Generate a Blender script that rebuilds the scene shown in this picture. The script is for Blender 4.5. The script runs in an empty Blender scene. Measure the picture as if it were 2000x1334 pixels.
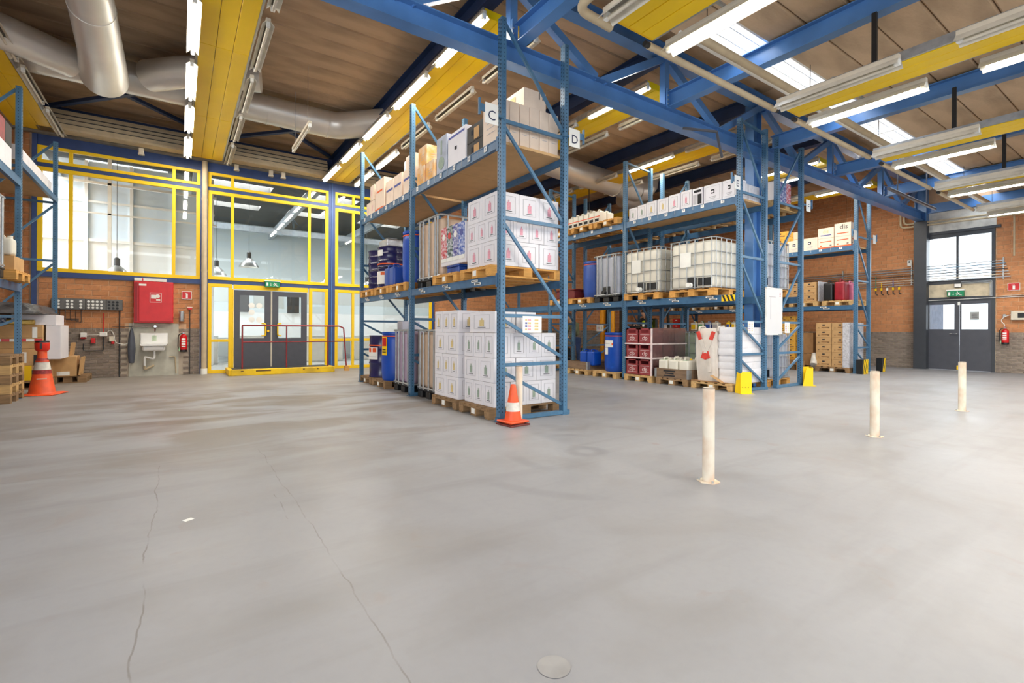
import bpy, bmesh, math, random
from mathutils import Vector, Matrix
R = random.Random(7)
PI = math.pi
sc = bpy.context.scene
# ---------------------------------------------------------------- camera
cam = bpy.data.objects.new('camera', bpy.data.cameras.new('camera'))
sc.collection.objects.link(cam)
cam.data.sensor_width = 36.0
cam.data.lens = 946.0 / 2000.0 * 36.0
cam.data.shift_y = -0.011
cam.data.clip_start = 0.05
YAW = math.atan(650 / 946.0)
cam.matrix_world = Matrix.Translation((0, 0, 1.15)) @ Matrix.Rotation(-YAW, 4, 'Z') @ Matrix.Rotation(PI / 2, 4, 'X') @ Matrix.Rotation(math.radians(0.27), 4, 'Z')
sc.camera = cam
# ---------------------------------------------------------------- view, world and daylight
sc.view_settings.view_transform = 'Standard'
sc.view_settings.look = 'None'
sc.view_settings.gamma = 1.0
sc.view_settings.exposure = 0.17
sc.view_settings.use_curve_mapping = False
sc.cycles.use_denoising = True
sc.cycles.max_bounces = 8
sc.cycles.diffuse_bounces = 5
sc.cycles.glossy_bounces = 4
sc.cycles.transmission_bounces = 4
sc.cycles.transparent_max_bounces = 16
sc.cycles.sample_clamp_indirect = 6.0
sc.cycles.caustics_reflective = False
sc.cycles.caustics_refractive = False
world = bpy.data.worlds.new('overcast_sky')
sc.world = world
world.use_nodes = True
bg = world.node_tree.nodes['Background']
bg.inputs[0].default_value = (0.86, 0.92, 1.0, 1)
bg.inputs[1].default_value = 2.4

def area(name, loc, rot, sx, sy, power, col=(1, 1, 1), parent=None, spread=PI):
    # a rectangular lamp, daylight opening or added fill light
    d = bpy.data.lights.new(name, 'AREA')
    d.shape = 'RECTANGLE'; d.size = sx; d.size_y = sy; d.energy = power; d.color = col; d.spread = spread
    o = bpy.data.objects.new(name, d); sc.collection.objects.link(o)
    o.location = loc; o.rotation_euler = rot
    if parent: o.parent = parent
    return o
K = 1.0
TUBE_W = 36.0 * K
# daylight assumed from unseen openings behind the camera, plus an added overhead strip
area('daylight_rear_doors', (6.5, -6.9, 2.6), (PI / 2, 0, PI), 15.0, 4.0, 900 * K, (0.88, 0.94, 1.0))
area('daylight_rooflight_south', (7.0, -2.6, 5.08), (0, 0, 0), 20.0, 1.2, 300 * K, (0.90, 0.95, 1.0))  # added fill under closed roof planks, no rooflight is built here
area('daylight_rooflight_step', (12.5, 3.8, 5.36), (0, 0, 0), 13.4, 0.4, 260 * K, (0.95, 0.97, 1.0))
area('daylight_side_window', (19.7, 4.45, 3.4), (0, PI / 2, 0), 1.3, 1.5, 34 * K, (0.9, 0.95, 1.0))
area('daylight_left_doors', (-5.9, -1.0, 2.5), (0, -PI / 2, 0), 3.6, 8.0, 420 * K, (0.88, 0.94, 1.0))  # added fill from the left, no source known on that side
area('daylight_hall_left_rooflight', (-6.2, 16.6, 6.15), (0, 0, 0), 5.4, 2.6, 1000 * K, (0.80, 0.91, 1.0))
area('daylight_hall_side_windows', (-8.7, 19.0, 3.4), (0, -PI / 2, 0), 4.0, 7.0, 800 * K, (0.92, 0.97, 1.0))  # added fill to brighten the hall, the side wall here is closed
area('daylight_hall_rooflights', (4.0, 18.4, 6.12), (0, 0, 0), 24.0, 0.8, 1500 * K, (0.95, 0.98, 1.0))
area('daylight_hall_rooflights', (4.0, 21.4, 6.12), (0, 0, 0), 24.0, 0.8, 1500 * K, (0.95, 0.98, 1.0))

# ---------------------------------------------------------------- materials
MATS = {}
def lin(c):
    return tuple((v / 255 / 12.92) if v / 255 <= 0.04045 else ((v / 255 + 0.055) / 1.055) ** 2.4 for v in c) + (1.0,)
def mat(name, rgb, rough=0.6, metal=0.0, var=0.12, scale=6.0, bump=0.0, bscale=40.0, rgb2=None, emit=0.0, rnd=0.0, coat=0.0, stretch=None):
    """Procedural paint or plastic: a base colour with worn variation, optional bump and per-piece tint."""
    if name in MATS: return MATS[name]
    m = bpy.data.materials.new(name); m.use_nodes = True
    nt = m.node_tree; N = nt.nodes; L = nt.links
    b = N['Principled BSDF']
    c1 = lin(rgb)
    c2 = lin(rgb2) if rgb2 else tuple(max(0.0, v * (1 - 2.2 * var)) for v in c1[:3]) + (1,)
    tc = N.new('ShaderNodeTexCoord')
    src = tc.outputs['Object']
    if stretch:
        mp = N.new('ShaderNodeMapping'); mp.inputs['Scale'].default_value = stretch
        L.new(src, mp.inputs[0]); src = mp.outputs[0]
    no = N.new('ShaderNodeTexNoise'); no.inputs['Scale'].default_value = scale; no.inputs['Detail'].default_value = 4
    L.new(src, no.inputs['Vector'])
    rp = N.new('ShaderNodeMapRange'); rp.inputs[1].default_value = 0.42; rp.inputs[2].default_value = 0.72
    L.new(no.outputs['Fac'], rp.inputs[0])
    mx = N.new('ShaderNodeMix'); mx.data_type = 'RGBA'
    mx.inputs['A'].default_value = c1; mx.inputs['B'].default_value = c2
    L.new(rp.outputs[0], mx.inputs['Factor'])
    out = mx.outputs['Result']
    if rnd > 0:
        oi = N.new('ShaderNodeObjectInfo'); ge = N.new('ShaderNodeNewGeometry')
        ad = N.new('ShaderNodeMath'); ad.operation = 'ADD'
        L.new(oi.outputs['Random'], ad.inputs[0]); L.new(ge.outputs['Random Per Island'], ad.inputs[1])
        fr = N.new('ShaderNodeMath'); fr.operation = 'FRACT'; L.new(ad.outputs[0], fr.inputs[0])
        mr = N.new('ShaderNodeMapRange'); mr.inputs[3].default_value = 1 - rnd; mr.inputs[4].default_value = 1 + rnd * 0.6
        L.new(fr.outputs[0], mr.inputs[0])
        hs = N.new('ShaderNodeHueSaturation'); L.new(mr.outputs[0], hs.inputs['Value']); L.new(out, hs.inputs['Color'])
        out = hs.outputs[0]
    L.new(out, b.inputs['Base Color'])
    b.inputs['Roughness'].default_value = rough
    b.inputs['Metallic'].default_value = metal
    b.inputs['Coat Weight'].default_value = coat
    if bump > 0:
        n2 = N.new('ShaderNodeTexNoise'); n2.inputs['Scale'].default_value = bscale; n2.inputs['Detail'].default_value = 5
        L.new(src, n2.inputs['Vector'])
        bp = N.new('ShaderNodeBump'); bp.inputs['Strength'].default_value = bump; bp.inputs['Distance'].default_value = 0.02
        L.new(n2.outputs['Fac'], bp.inputs['Height']); L.new(bp.outputs[0], b.inputs['Normal'])
    if emit:
        b.inputs['Emission Color'].default_value = c1; b.inputs['Emission Strength'].default_value = emit
    MATS[name] = m
    return m
def glassy(name, tint, refl=1.0, haze=0.0, rough=0.02, crinkle=0.0):
    """Thin pane or film: see-through, mirror-like at grazing angles, optionally with a dusty share."""
    if name in MATS: return MATS[name]
    m = bpy.data.materials.new(name); m.use_nodes = True
    nt = m.node_tree; N = nt.nodes; L = nt.links; N.clear()
    o = N.new('ShaderNodeOutputMaterial'); tr = N.new('ShaderNodeBsdfTransparent'); gl = N.new('ShaderNodeBsdfGlossy')
    tr.inputs[0].default_value = tint + (1,); gl.inputs['Roughness'].default_value = rough
    fr = N.new('ShaderNodeFresnel'); fr.inputs[0].default_value = 1.5
    mu = N.new('ShaderNodeMath'); mu.operation = 'MULTIPLY'; mu.inputs[1].default_value = refl; mu.use_clamp = True
    L.new(fr.outputs[0], mu.inputs[0])
    mx = N.new('ShaderNodeMixShader'); L.new(mu.outputs[0], mx.inputs[0]); L.new(tr.outputs[0], mx.inputs[1]); L.new(gl.outputs[0], mx.inputs[2])
    last = mx.outputs[0]
    if haze > 0:
        di = N.new('ShaderNodeBsdfDiffuse'); di.inputs[0].default_value = (0.85, 0.87, 0.88, 1)
        m2 = N.new('ShaderNodeMixShader'); m2.inputs[0].default_value = haze
        L.new(last, m2.inputs[1]); L.new(di.outputs[0], m2.inputs[2]); last = m2.outputs[0]
    if crinkle > 0:
        tc = N.new('ShaderNodeTexCoord'); no = N.new('ShaderNodeTexNoise'); no.inputs['Scale'].default_value = 9; no.inputs['Detail'].default_value = 3
        L.new(tc.outputs['Object'], no.inputs['Vector'])
        bp = N.new('ShaderNodeBump'); bp.inputs['Strength'].default_value = crinkle; bp.inputs['Distance'].default_value = 0.05
        L.new(no.outputs['Fac'], bp.inputs['Height']); L.new(bp.outputs[0], gl.inputs['Normal']); L.new(bp.outputs[0], fr.inputs['Normal'])
    L.new(last, o.inputs[0]); MATS[name] = m
    return m

STEEL_BLUE = mat('girder_blue_paint', (84, 132, 190), 0.3, var=0.1, scale=2)
RAFTER_BLUE = mat('rafter_blue_paint', (44, 66, 108), 0.5, var=0.1, scale=2)  # same paint as the girders, darkened to stand for shade under the roof
FAC_BLUE = mat('facade_blue_paint', (50, 72, 122), 0.5, var=0.08)
RACK = mat('rack_blue_paint', (72, 114, 146), 0.42, var=0.1, scale=9)
RACK_D = mat('rack_blue_paint_shelf_beam', (60, 104, 142), 0.42, var=0.1, scale=9)
SLOT = mat('rack_slot_dark', (22, 34, 46), 0.9)
YEL = mat('yellow_panel_paint', (250, 208, 0), 0.42, var=0.03, scale=1.5)
YELF = mat('yellow_frame_paint', (242, 198, 6), 0.5, var=0.02, scale=5)
WOOD = mat('pallet_wood', (206, 168, 112), 0.8, var=0.15, scale=3, stretch=(1, 6, 6), rnd=0.14, bump=0.15)
WOOD_D = mat('weathered_pallet_wood', (156, 124, 88), 0.85, var=0.18, scale=3, stretch=(1, 6, 6), rnd=0.18, bump=0.2)
WOOD_O = mat('new_pallet_wood', (216, 160, 84), 0.75, var=0.12, scale=3, stretch=(1, 6, 6), rnd=0.12, bump=0.1)
BLACKP = mat('black_plastic', (26, 27, 29), 0.45, var=0.1)
GREYP = mat('dark_grey_plastic', (58, 60, 62), 0.5)
WHITE = mat('white_paint', (232, 230, 224), 0.55, var=0.04)
STICK = mat('white_sticker_paper', (236, 236, 230), 0.7, var=0.03)
GALV = mat('galvanised_steel', (182, 186, 188), 0.38, metal=0.75, var=0.1, scale=12)
DUCT = mat('spiral_duct_metal', (226, 222, 214), 0.38, metal=0.55, var=0.06, scale=1.2, bump=0.05, bscale=3)
CHROME = mat('chrome', (210, 210, 210), 0.15, metal=1.0)
BEIGE = mat('beige_pipe_paint', (196, 178, 146), 0.55, var=0.08)
CREAM = mat('cream_metal', (214, 204, 184), 0.5, var=0.06)
BRICK_O = mat('orange_brick', (200, 138, 92), 0.9, var=0.10, scale=14, rnd=0.14, bump=0.35, bscale=60)
BRICK_G = mat('grey_brown_brick', (146, 132, 120), 0.9, var=0.15, scale=14, rnd=0.24, bump=0.35, bscale=60)
MORTAR_O = mat('warm_mortar', (216, 178, 142), 0.95, var=0.08)
MORTAR_G = mat('grey_mortar', (186, 172, 154), 0.95, var=0.08)
CONC = mat('roof_concrete', (202, 174, 142), 0.92, var=0.16, scale=1.6, rnd=0.06, bump=0.3, bscale=25, stretch=(0.5, 1.6, 1))
GREYD = mat('dark_grey_door_paint', (74, 76, 84), 0.45, var=0.06)
ANTH = mat('anthracite_frame_paint', (58, 62, 68), 0.5, var=0.06)
CARTON = mat('kraft_cardboard', (196, 156, 106), 0.85, var=0.07, rnd=0.08)
CARTON_D = mat('brown_cardboard', (158, 116, 72), 0.85, var=0.1, rnd=0.08)
CARTON_W = mat('white_cardboard', (230, 228, 232), 0.62, var=0.03, scale=3, rnd=0.03)
CARTON_C = mat('cream_cardboard', (236, 216, 196), 0.7, var=0.04, rnd=0.03)
ORANGE = mat('orange_plastic', (238, 92, 34), 0.45, var=0.08)
REDP = mat('red_paint', (200, 30, 32), 0.35, var=0.08)
DKRED = mat('dark_red_rail_paint', (140, 38, 44), 0.45, var=0.12, scale=14)
NAVY = mat('navy_drum_paint', (34, 34, 84), 0.25, var=0.08)
BLUEP = mat('blue_drum_plastic', (10, 74, 178), 0.38, var=0.06)
BLUEC = mat('blue_canister_plastic', (44, 82, 168), 0.4, var=0.06)
GREEN = mat('exit_sign_green', (0, 130, 84), 0.5, var=0.02)
INK = mat('black_ink', (34, 34, 38), 0.8, var=0.02)
INKG = mat('grey_ink', (184, 182, 186), 0.8, var=0.02)
INKR = mat('crimson_ink', (230, 166, 180), 0.8, var=0.1, scale=70)
INKO = mat('orange_ink', (232, 110, 60), 0.8, var=0.15, scale=30)
INKB = mat('blue_ink', (88, 96, 160), 0.8, var=0.1, scale=30)
INKY = mat('gold_ink', (218, 196, 140), 0.8, var=0.1, scale=70)
INKN = mat('green_ink', (156, 172, 156), 0.8, var=0.1, scale=70)
TANK_W = mat('white_tank_plastic', (226, 222, 208), 0.35, var=0.06, scale=2)
TANK_T = mat('tan_tank_plastic', (214, 186, 160), 0.45, var=0.05)
TANK_L = mat('lilac_tank_plastic', (186, 166, 190), 0.45, var=0.05)
TANK_G = mat('grey_tank_plastic', (178, 184, 198), 0.35, var=0.05)
GLASS = glassy('window_glass', (0.95, 0.97, 0.97), 0.75)
FILM = glassy('stretch_film', (0.98, 0.98, 0.99), 0.6, haze=0.015, rough=0.22, crinkle=0.25)
OPAL = glassy('opal_rooflight', (0.9, 0.95, 1.0), 0.2, haze=0.2)
TUBE_ON = mat('lit_fluorescent_tube', (255, 248, 234), 0.4, emit=60.0)
TUBE_OFF = mat('unlit_fluorescent_tube', (214, 206, 188), 0.3)

# ---------------------------------------------------------------- meshes and objects
MESH = {}
def finish(key, bm, m, smooth=False):
    me = bpy.data.meshes.new('mesh'); bmesh.ops.recalc_face_normals(bm, faces=bm.faces[:])
    if smooth:
        for f in bm.faces: f.smooth = True
        for e in bm.edges:
            if len(e.link_faces) == 2 and e.calc_face_angle(0) > 0.7: e.smooth = False
    bm.to_mesh(me); bm.free(); me.materials.append(m)
    if key is not None: MESH[key] = me
    return me
def add_box(bm, x0, y0, z0, x1, y1, z1, M=None):
    vs = [bm.verts.new(Vector(p) if M is None else M @ Vector(p)) for p in ((x0, y0, z0), (x1, y0, z0), (x1, y1, z0), (x0, y1, z0), (x0, y0, z1), (x1, y0, z1), (x1, y1, z1), (x0, y1, z1))]
    for f in ((0, 3, 2, 1), (4, 5, 6, 7), (0, 1, 5, 4), (1, 2, 6, 5), (2, 3, 7, 6), (3, 0, 4, 7)): bm.faces.new([vs[i] for i in f])
    return vs
def boxm(dx, dy, dz, m, bev=0.0):
    """Box resting on z=0, centred in x and y."""
    key = ('b', round(dx, 4), round(dy, 4), round(dz, 4), bev, m.name)
    if key in MESH: return MESH[key]
    bm = bmesh.new(); add_box(bm, -dx / 2, -dy / 2, 0, dx / 2, dy / 2, dz)
    if bev: bmesh.ops.bevel(bm, geom=bm.edges[:], offset=min(bev, min(dx, dy, dz) * 0.45), segments=1, affect='EDGES')
    return finish(key, bm, m)
def multibox(key, boxes, m, bev=0.0):
    if key is not None and ('m', key, m.name) in MESH: return MESH[('m', key, m.name)]
    bm = bmesh.new()
    for b in boxes: add_box(bm, *b)
    if bev: bmesh.ops.bevel(bm, geom=bm.edges[:], offset=bev, segments=1, affect='EDGES')
    return finish(('m', key, m.name) if key is not None else None, bm, m)
def frame_of(d):
    d = Vector(d).normalized(); u = d.cross(Vector((0, 0, 1)))
    if u.length < 1e-4: u = Vector((1, 0, 0))
    u.normalize(); return u, d.cross(u).normalized()
def add_ring_tube(bm, pts, r, seg=10, cap=True):
    pts = [Vector(p) for p in pts]; rings = []
    rr = r if isinstance(r, (list, tuple)) else [r] * len(pts)
    u = None
    for i, p in enumerate(pts):
        a = pts[max(i - 1, 0)]; b = pts[min(i + 1, len(pts) - 1)]
        d = (b - a).normalized()
        if u is None: u, v = frame_of(d)
        else:
            u = (u - d * u.dot(d)).normalized(); v = d.cross(u)
        rings.append([bm.verts.new(p + (u * math.cos(2 * PI * k / seg) + v * math.sin(2 * PI * k / seg)) * rr[i]) for k in range(seg)])
    for a, b in zip(rings, rings[1:]):
        for k in range(seg): bm.faces.new((a[k], a[(k + 1) % seg], b[(k + 1) % seg], b[k]))
    if cap: bm.faces.new(rings[0][::-1]); bm.faces.new(rings[-1])
def tubem(pts, r, m, seg=10, key=None):
    if key is not None and ('t', key, m.name) in MESH: return MESH[('t', key, m.name)]
    bm = bmesh.new(); add_ring_tube(bm, pts, r, seg)
    return finish(('t', key, m.name) if key is not None else None, bm, m, True)
def round_path(pts, rad=0.05, n=4):
    pts = [Vector(p) for p in pts]; out = [pts[0]]
    for i in range(1, len(pts) - 1):
        a, b, c = pts[i - 1], pts[i], pts[i + 1]
        p = b + (a - b).normalized() * min(rad, (a - b).length / 2); q = b + (c - b).normalized() * min(rad, (c - b).length / 2)
        for k in range(n + 1):
            t = k / n; out.append(p * (1 - t) ** 2 + b * 2 * t * (1 - t) + q * t * t)
    out.append(pts[-1]); return out
def lathem(prof, m, seg=24, key=None, smooth=True):
    if key is not None and ('l', key, m.name) in MESH: return MESH[('l', key, m.name)]
    bm = bmesh.new(); rings = []
    for r, z in prof:
        rings.append([bm.verts.new((0, 0, z))] if r < 1e-5 else [bm.verts.new((r * math.cos(2 * PI * k / seg), r * math.sin(2 * PI * k / seg), z)) for k in range(seg)])
    for a, b in zip(rings, rings[1:]):
        for k in range(seg):
            q = [a[k % len(a)], a[(k + 1) % len(a)], b[(k + 1) % len(b)], b[k % len(b)]]
            q = list(dict.fromkeys(q))
            if len(q) > 2: bm.faces.new(q)
    return finish(('l', key, m.name) if key is not None else None, bm, m, smooth)
def barm(p, q, w, h, m):
    """Rectangular bar from p to q: w across (horizontal), h in the other direction."""
    p, q = Vector(p), Vector(q); d = q - p; u, v = frame_of(d)
    bm = bmesh.new(); vs = []
    for c in (p, q):
        for a, b in ((-1, -1), (1, -1), (1, 1), (-1, 1)): vs.append(bm.verts.new(c + u * a * w / 2 + v * b * h / 2))
    for f in ((0, 1, 2, 3), (7, 6, 5, 4), (0, 4, 5, 1), (1, 5, 6, 2), (2, 6, 7, 3), (3, 7, 4, 0)): bm.faces.new([vs[i] for i in f])
    return finish(None, bm, m)
def prismm(poly, axis, a0, a1, m, key=None):
    """Extrude a 2D outline along x ('x'), y or z between a0 and a1."""
    if key is not None and ('p', key, m.name) in MESH: return MESH[('p', key, m.name)]
    bm = bmesh.new()
    f = {'x': lambda u, v, a: (a, u, v), 'y': lambda u, v, a: (u, a, v), 'z': lambda u, v, a: (u, v, a)}[axis]
    A = [bm.verts.new(f(u, v, a0)) for u, v in poly]; B = [bm.verts.new(f(u, v, a1)) for u, v in poly]
    n = len(poly)
    bm.faces.new(A); bm.faces.new(B[::-1])
    for k in range(n): bm.faces.new((A[k], B[k], B[(k + 1) % n], A[(k + 1) % n]))
    return finish(('p', key, m.name) if key is not None else None, bm, m)
OFF = {}
def thing(name, label, cat, loc=(0, 0, 0), group=None, world=False, rz=0.0):
    o = bpy.data.objects.new(name, None); sc.collection.objects.link(o)
    o.empty_display_size = 0.1; o.location = loc; o.rotation_euler = (0, 0, rz)
    o['label'] = label; o['category'] = cat
    if group: o['group'] = group
    OFF[o.name] = Vector(loc) if world else Vector((0, 0, 0))
    return o
def part(name, me, parent, loc=(0, 0, 0), rot=None, label=None, kind=None):
    """A part of a thing; loc is local, or a world place when the thing was made with world=True."""
    o = bpy.data.objects.new(name, me); sc.collection.objects.link(o)
    o.parent = parent; o.location = Vector(loc) - OFF.get(parent.name, Vector((0, 0, 0)))
    if rot: o.rotation_euler = rot
    if label: o['label'] = label
    if kind: o['kind'] = kind
    return o
def solo(name, me, label, cat, loc=(0, 0, 0), rot=None, group=None):
    o = bpy.data.objects.new(name, me); sc.collection.objects.link(o); o.location = loc
    if rot: o.rotation_euler = rot
    o['label'] = label; o['category'] = cat
    if group: o['group'] = group
    return o
def struct(name, me, loc=(0, 0, 0)):
    o = bpy.data.objects.new(name, me); sc.collection.objects.link(o); o.location = loc; o['kind'] = 'structure'
    return o
def dup(root, loc, label, rz=None, group=None, only=None):
    """Copy a thing with its parts and their parts."""
    r = root.copy(); sc.collection.objects.link(r); r.location = loc; r['label'] = label
    if rz is not None: r.rotation_euler = (0, 0, rz)
    if group: r['group'] = group
    todo = [(root, r)]
    while todo:
        a, b = todo.pop()
        for c in a.children:
            if a is root and only is not None and c.name not in only: continue
            d = c.copy(); sc.collection.objects.link(d); d.parent = b
            todo.append((c, d))
    return r
def bx(name, m, parent, x0, y0, z0, x1, y1, z1, bev=0.0, label=None, kind=None):
    return part(name, boxm(x1 - x0, y1 - y0, z1 - z0, m, bev), parent, ((x0 + x1) / 2, (y0 + y1) / 2, z0), label=label, kind=kind)
TEXT = {}
def textm(s, size, m, bold=False):
    """Flat lettering in the xz plane facing -y, centred."""
    key = (s, size, m.name)
    if key in TEXT: return TEXT[key]
    cu = bpy.data.curves.new('t', 'FONT'); cu.body = s; cu.size = size; cu.align_x = 'CENTER'; cu.align_y = 'CENTER'; cu.extrude = 0.0008; cu.resolution_u = 2
    o = bpy.data.objects.new('t', cu); sc.collection.objects.link(o)
    bpy.context.view_layer.update()
    me = bpy.data.meshes.new_from_object(o.evaluated_get(bpy.context.evaluated_depsgraph_get()))
    bpy.data.objects.remove(o); me.materials.clear(); me.materials.append(m)
    me.transform(Matrix.Rotation(PI / 2, 4, 'X'))
    TEXT[key] = me; return me
FACE_X = (0, 0, -PI / 2)   # turns something facing -y so that it faces -x
# ================================================================ SETTING
def floor_material():
    m = bpy.data.materials.new('sealed_concrete_floor'); m.use_nodes = True
    nt = m.node_tree; N = nt.nodes; L = nt.links; b = N['Principled BSDF']
    tc = N.new('ShaderNodeTexCoord'); P = tc.outputs['Object']
    def noise(scale, det=5, dist=0.0, stretch=None):
        n = N.new('ShaderNodeTexNoise'); n.inputs['Scale'].default_value = scale; n.inputs['Detail'].default_value = det; n.inputs['Distortion'].default_value = dist
        if stretch:
            mp = N.new('ShaderNodeMapping'); mp.inputs['Scale'].default_value = stretch; L.new(P, mp.inputs[0]); L.new(mp.outputs[0], n.inputs['Vector'])
        else: L.new(P, n.inputs['Vector'])
        return n.outputs['Fac']
    def rng(v, a, b2, c=0.0, d=1.0):
        r = N.new('ShaderNodeMapRange'); r.inputs[1].default_value = a; r.inputs[2].default_value = b2; r.inputs[3].default_value = c; r.inputs[4].default_value = d
        L.new(v, r.inputs[0]); return r.outputs[0]
    def mix(f, A, B):
        x = N.new('ShaderNodeMix'); x.data_type = 'RGBA'
        if isinstance(f, float): x.inputs['Factor'].default_value = f
        else: L.new(f, x.inputs['Factor'])
        for s, k in ((A, 'A'), (B, 'B')):
            if isinstance(s, tuple): x.inputs[k].default_value = s
            else: L.new(s, x.inputs[k])
        return x.outputs['Result']
    def mul(a, b2):
        x = N.new('ShaderNodeMath'); x.operation = 'MULTIPLY'
        for s, i in ((a, 0), (b2, 1)):
            if isinstance(s, float): x.inputs[i].default_value = s
            else: L.new(s, x.inputs[i])
        return x.outputs[0]
    col = mix(rng(noise(0.35, 6), 0.35, 0.68), lin((147, 148, 151)), lin((136, 136, 139)))
    col = mix(rng(noise(1.3, 8, 0.6), 0.5, 0.75, 0, 0.5), col, lin((124, 119, 114)))
    col = mix(rng(noise(18, 5), 0.45, 0.8, 0, 0.12), col, lin((116, 116, 117)))
    sep = N.new('ShaderNodeSeparateXYZ'); L.new(P, sep.inputs[0]); X, Y = sep.outputs[0], sep.outputs[1]
    # old spills and a traffic-worn brown patch in front of the glazed doors
    vd = N.new('ShaderNodeVectorMath'); vd.operation = 'DISTANCE'; L.new(P, vd.inputs[0]); vd.inputs[1].default_value = (1.2, 8.2, 0)
    col = mix(mul(rng(vd.outputs['Value'], 5.0, 1.2), rng(noise(1.1, 8, 1.0, (0.5, 1.2, 1)), 0.44, 0.58, 0, 0.85)), col, lin((108, 96, 83)))
    col = mix(mul(rng(Y, 9.5, 13.5), 0.5), col, lin((146, 132, 112)))
    col = mix(mul(rng(noise(1.4, 8, 0.4, (0.35, 2.6, 1)), 0.52, 0.72, 0, 0.45), 1.0), col, lin((122, 120, 120)))
    col = mix(mul(rng(noise(2.4, 6, 1.2), 0.62, 0.7, 0, 0.35), rng(noise(0.5, 2), 0.45, 0.6)), col, lin((136, 112, 94)))
    # tyre arcs
    for cx, cy, sc_ in ((3.2, 3.4, 5.0), (5.2, 6.2, 4.0)):
        d = N.new('ShaderNodeVectorMath'); d.operation = 'DISTANCE'; L.new(P, d.inputs[0]); d.inputs[1].default_value = (cx, cy, 0)
        s = N.new('ShaderNodeMath'); s.operation = 'SINE'; L.new(mul(d.outputs['Value'], sc_ * 2.2), s.inputs[0])
        f = mul(mul(rng(s.outputs[0], 0.6, 1.0), rng(d.outputs['Value'], 2.4, 0.9)), rng(noise(1.6, 4), 0.46, 0.62, 0, 0.4))
        col = mix(f, col, lin((112, 112, 114)))
    # hairline joints and cracks running with the slab edges
    wob = N.new('ShaderNodeMath'); wob.operation = 'MULTIPLY_ADD'; L.new(noise(2.2, 6), wob.inputs[0]); wob.inputs[1].default_value = 0.09; wob.inputs[2].default_value = -0.045
    for pos, ax, lo, hi, st in ((-0.13, X, 0.0, 5.0, 0.55), (0.635, X, 0.0, 5.2, 0.42), (0.55, X, 3.2, 3.7, 0.5), (5.08, Y, -9, 9, 0.38), (3.35, X, 5.0, 11, 0.25)):
        a = N.new('ShaderNodeMath'); a.operation = 'ADD'; L.new(ax, a.inputs[0]); L.new(wob.outputs[0], a.inputs[1])
        s = N.new('ShaderNodeMath'); s.operation = 'SUBTRACT'; L.new(a.outputs[0], s.inputs[0]); s.inputs[1].default_value = pos
        ab = N.new('ShaderNodeMath'); ab.operation = 'ABSOLUTE'; L.new(s.outputs[0], ab.inputs[0])
        f = rng(ab.outputs[0], 0.005, 0.0015)
        if ax is X: f = mul(f, mul(rng(Y, hi + 0.02, hi), rng(Y, lo - 0.02, lo)))
        f = mul(mul(f, st * 1.0), rng(noise(3.0, 3), 0.38, 0.52))
        col = mix(f, col, lin((84, 74, 64)))
    L.new(col, b.inputs['Base Color'])
    L.new(rng(noise(0.8, 6, 0.5), 0.3, 0.7, 0.36, 0.56), b.inputs['Roughness'])
    b.inputs['Specular IOR Level'].default_value = 0.42
    bp = N.new('ShaderNodeBump'); bp.inputs['Strength'].default_value = 0.12; bp.inputs['Distance'].default_value = 0.01
    L.new(noise(5.0, 9), bp.inputs['Height']); L.new(bp.outputs[0], b.inputs['Normal'])
    return m
FLOORM = floor_material()
fl_ = struct('floor', multibox(None, [(-6.2, -7.3, -0.2, 19.9, 15.1, 0.0)], FLOORM))
struct('floor_hall_beyond', multibox(None, [(-9, 15.1, -0.2, 22, 27, -0.004)], mat('pale_hall_floor', (176, 176, 172), 0.35)))

# ---- ceiling: concrete planks; a low roof in the south, a high roof in the north, a step with rooflights between
ceil = struct('ceiling', multibox(None, [(-6.2, 4.15, 6.2, 20, 15.2, 6.35), (-6.2, -7.3, 5.27, 20, 3.55, 5.4), (-6.2, 4.05, 5.16, 20, 4.15, 6.35), (-6.2, 3.55, 5.16, 5.6, 4.05, 5.4)], CONC))
slab_n = []
RX_N = [-6.1, -2.65, 0.5, 3.65, 6.85, 10.0, 13.1, 16.2, 19.4]
RX_S = [-6.1, -2.6, 0.55, 3.65, 6.75, 10.0, 12.95, 16.0, 19.4]
far = bmesh.new()
def slab(x0, x1, y0, y1, z):
    w = y1 - y0; poly = [(-w / 2 + 0.006, 0.09), (-w / 2 + 0.006, 0.02), (-w / 2 + 0.026, 0.0), (w / 2 - 0.026, 0.0), (w / 2 - 0.006, 0.02), (w / 2 - 0.006, 0.09)]
    me = prismm(poly, 'x', -(x1 - x0) / 2 + 0.003, (x1 - x0) / 2 - 0.003, CONC, ('slab', round(x1 - x0, 3), round(w, 3)))
    part('slab', me, ceil, ((x0 + x1) / 2, (y0 + y1) / 2, z))
n = 0
y = 4.15
while y < 14.65:
    for a, b_ in zip(RX_N, RX_N[1:]): slab(a, b_, y, y + 0.5, 6.11)
    y += 0.5
y = 3.55
while y > 0.4:
    for a, b_ in zip(RX_S[2:], RX_S[3:]): slab(a, b_, y - 0.5, y, 5.16)
    y -= 0.5
bm = bmesh.new()
while y > -7.2:
    add_box(bm, -6.1, y - 0.494, 5.16, 19.4, y - 0.006, 5.26); y -= 0.5
part('slab', finish(None, bm, CONC), ceil, kind='stuff')
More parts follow.
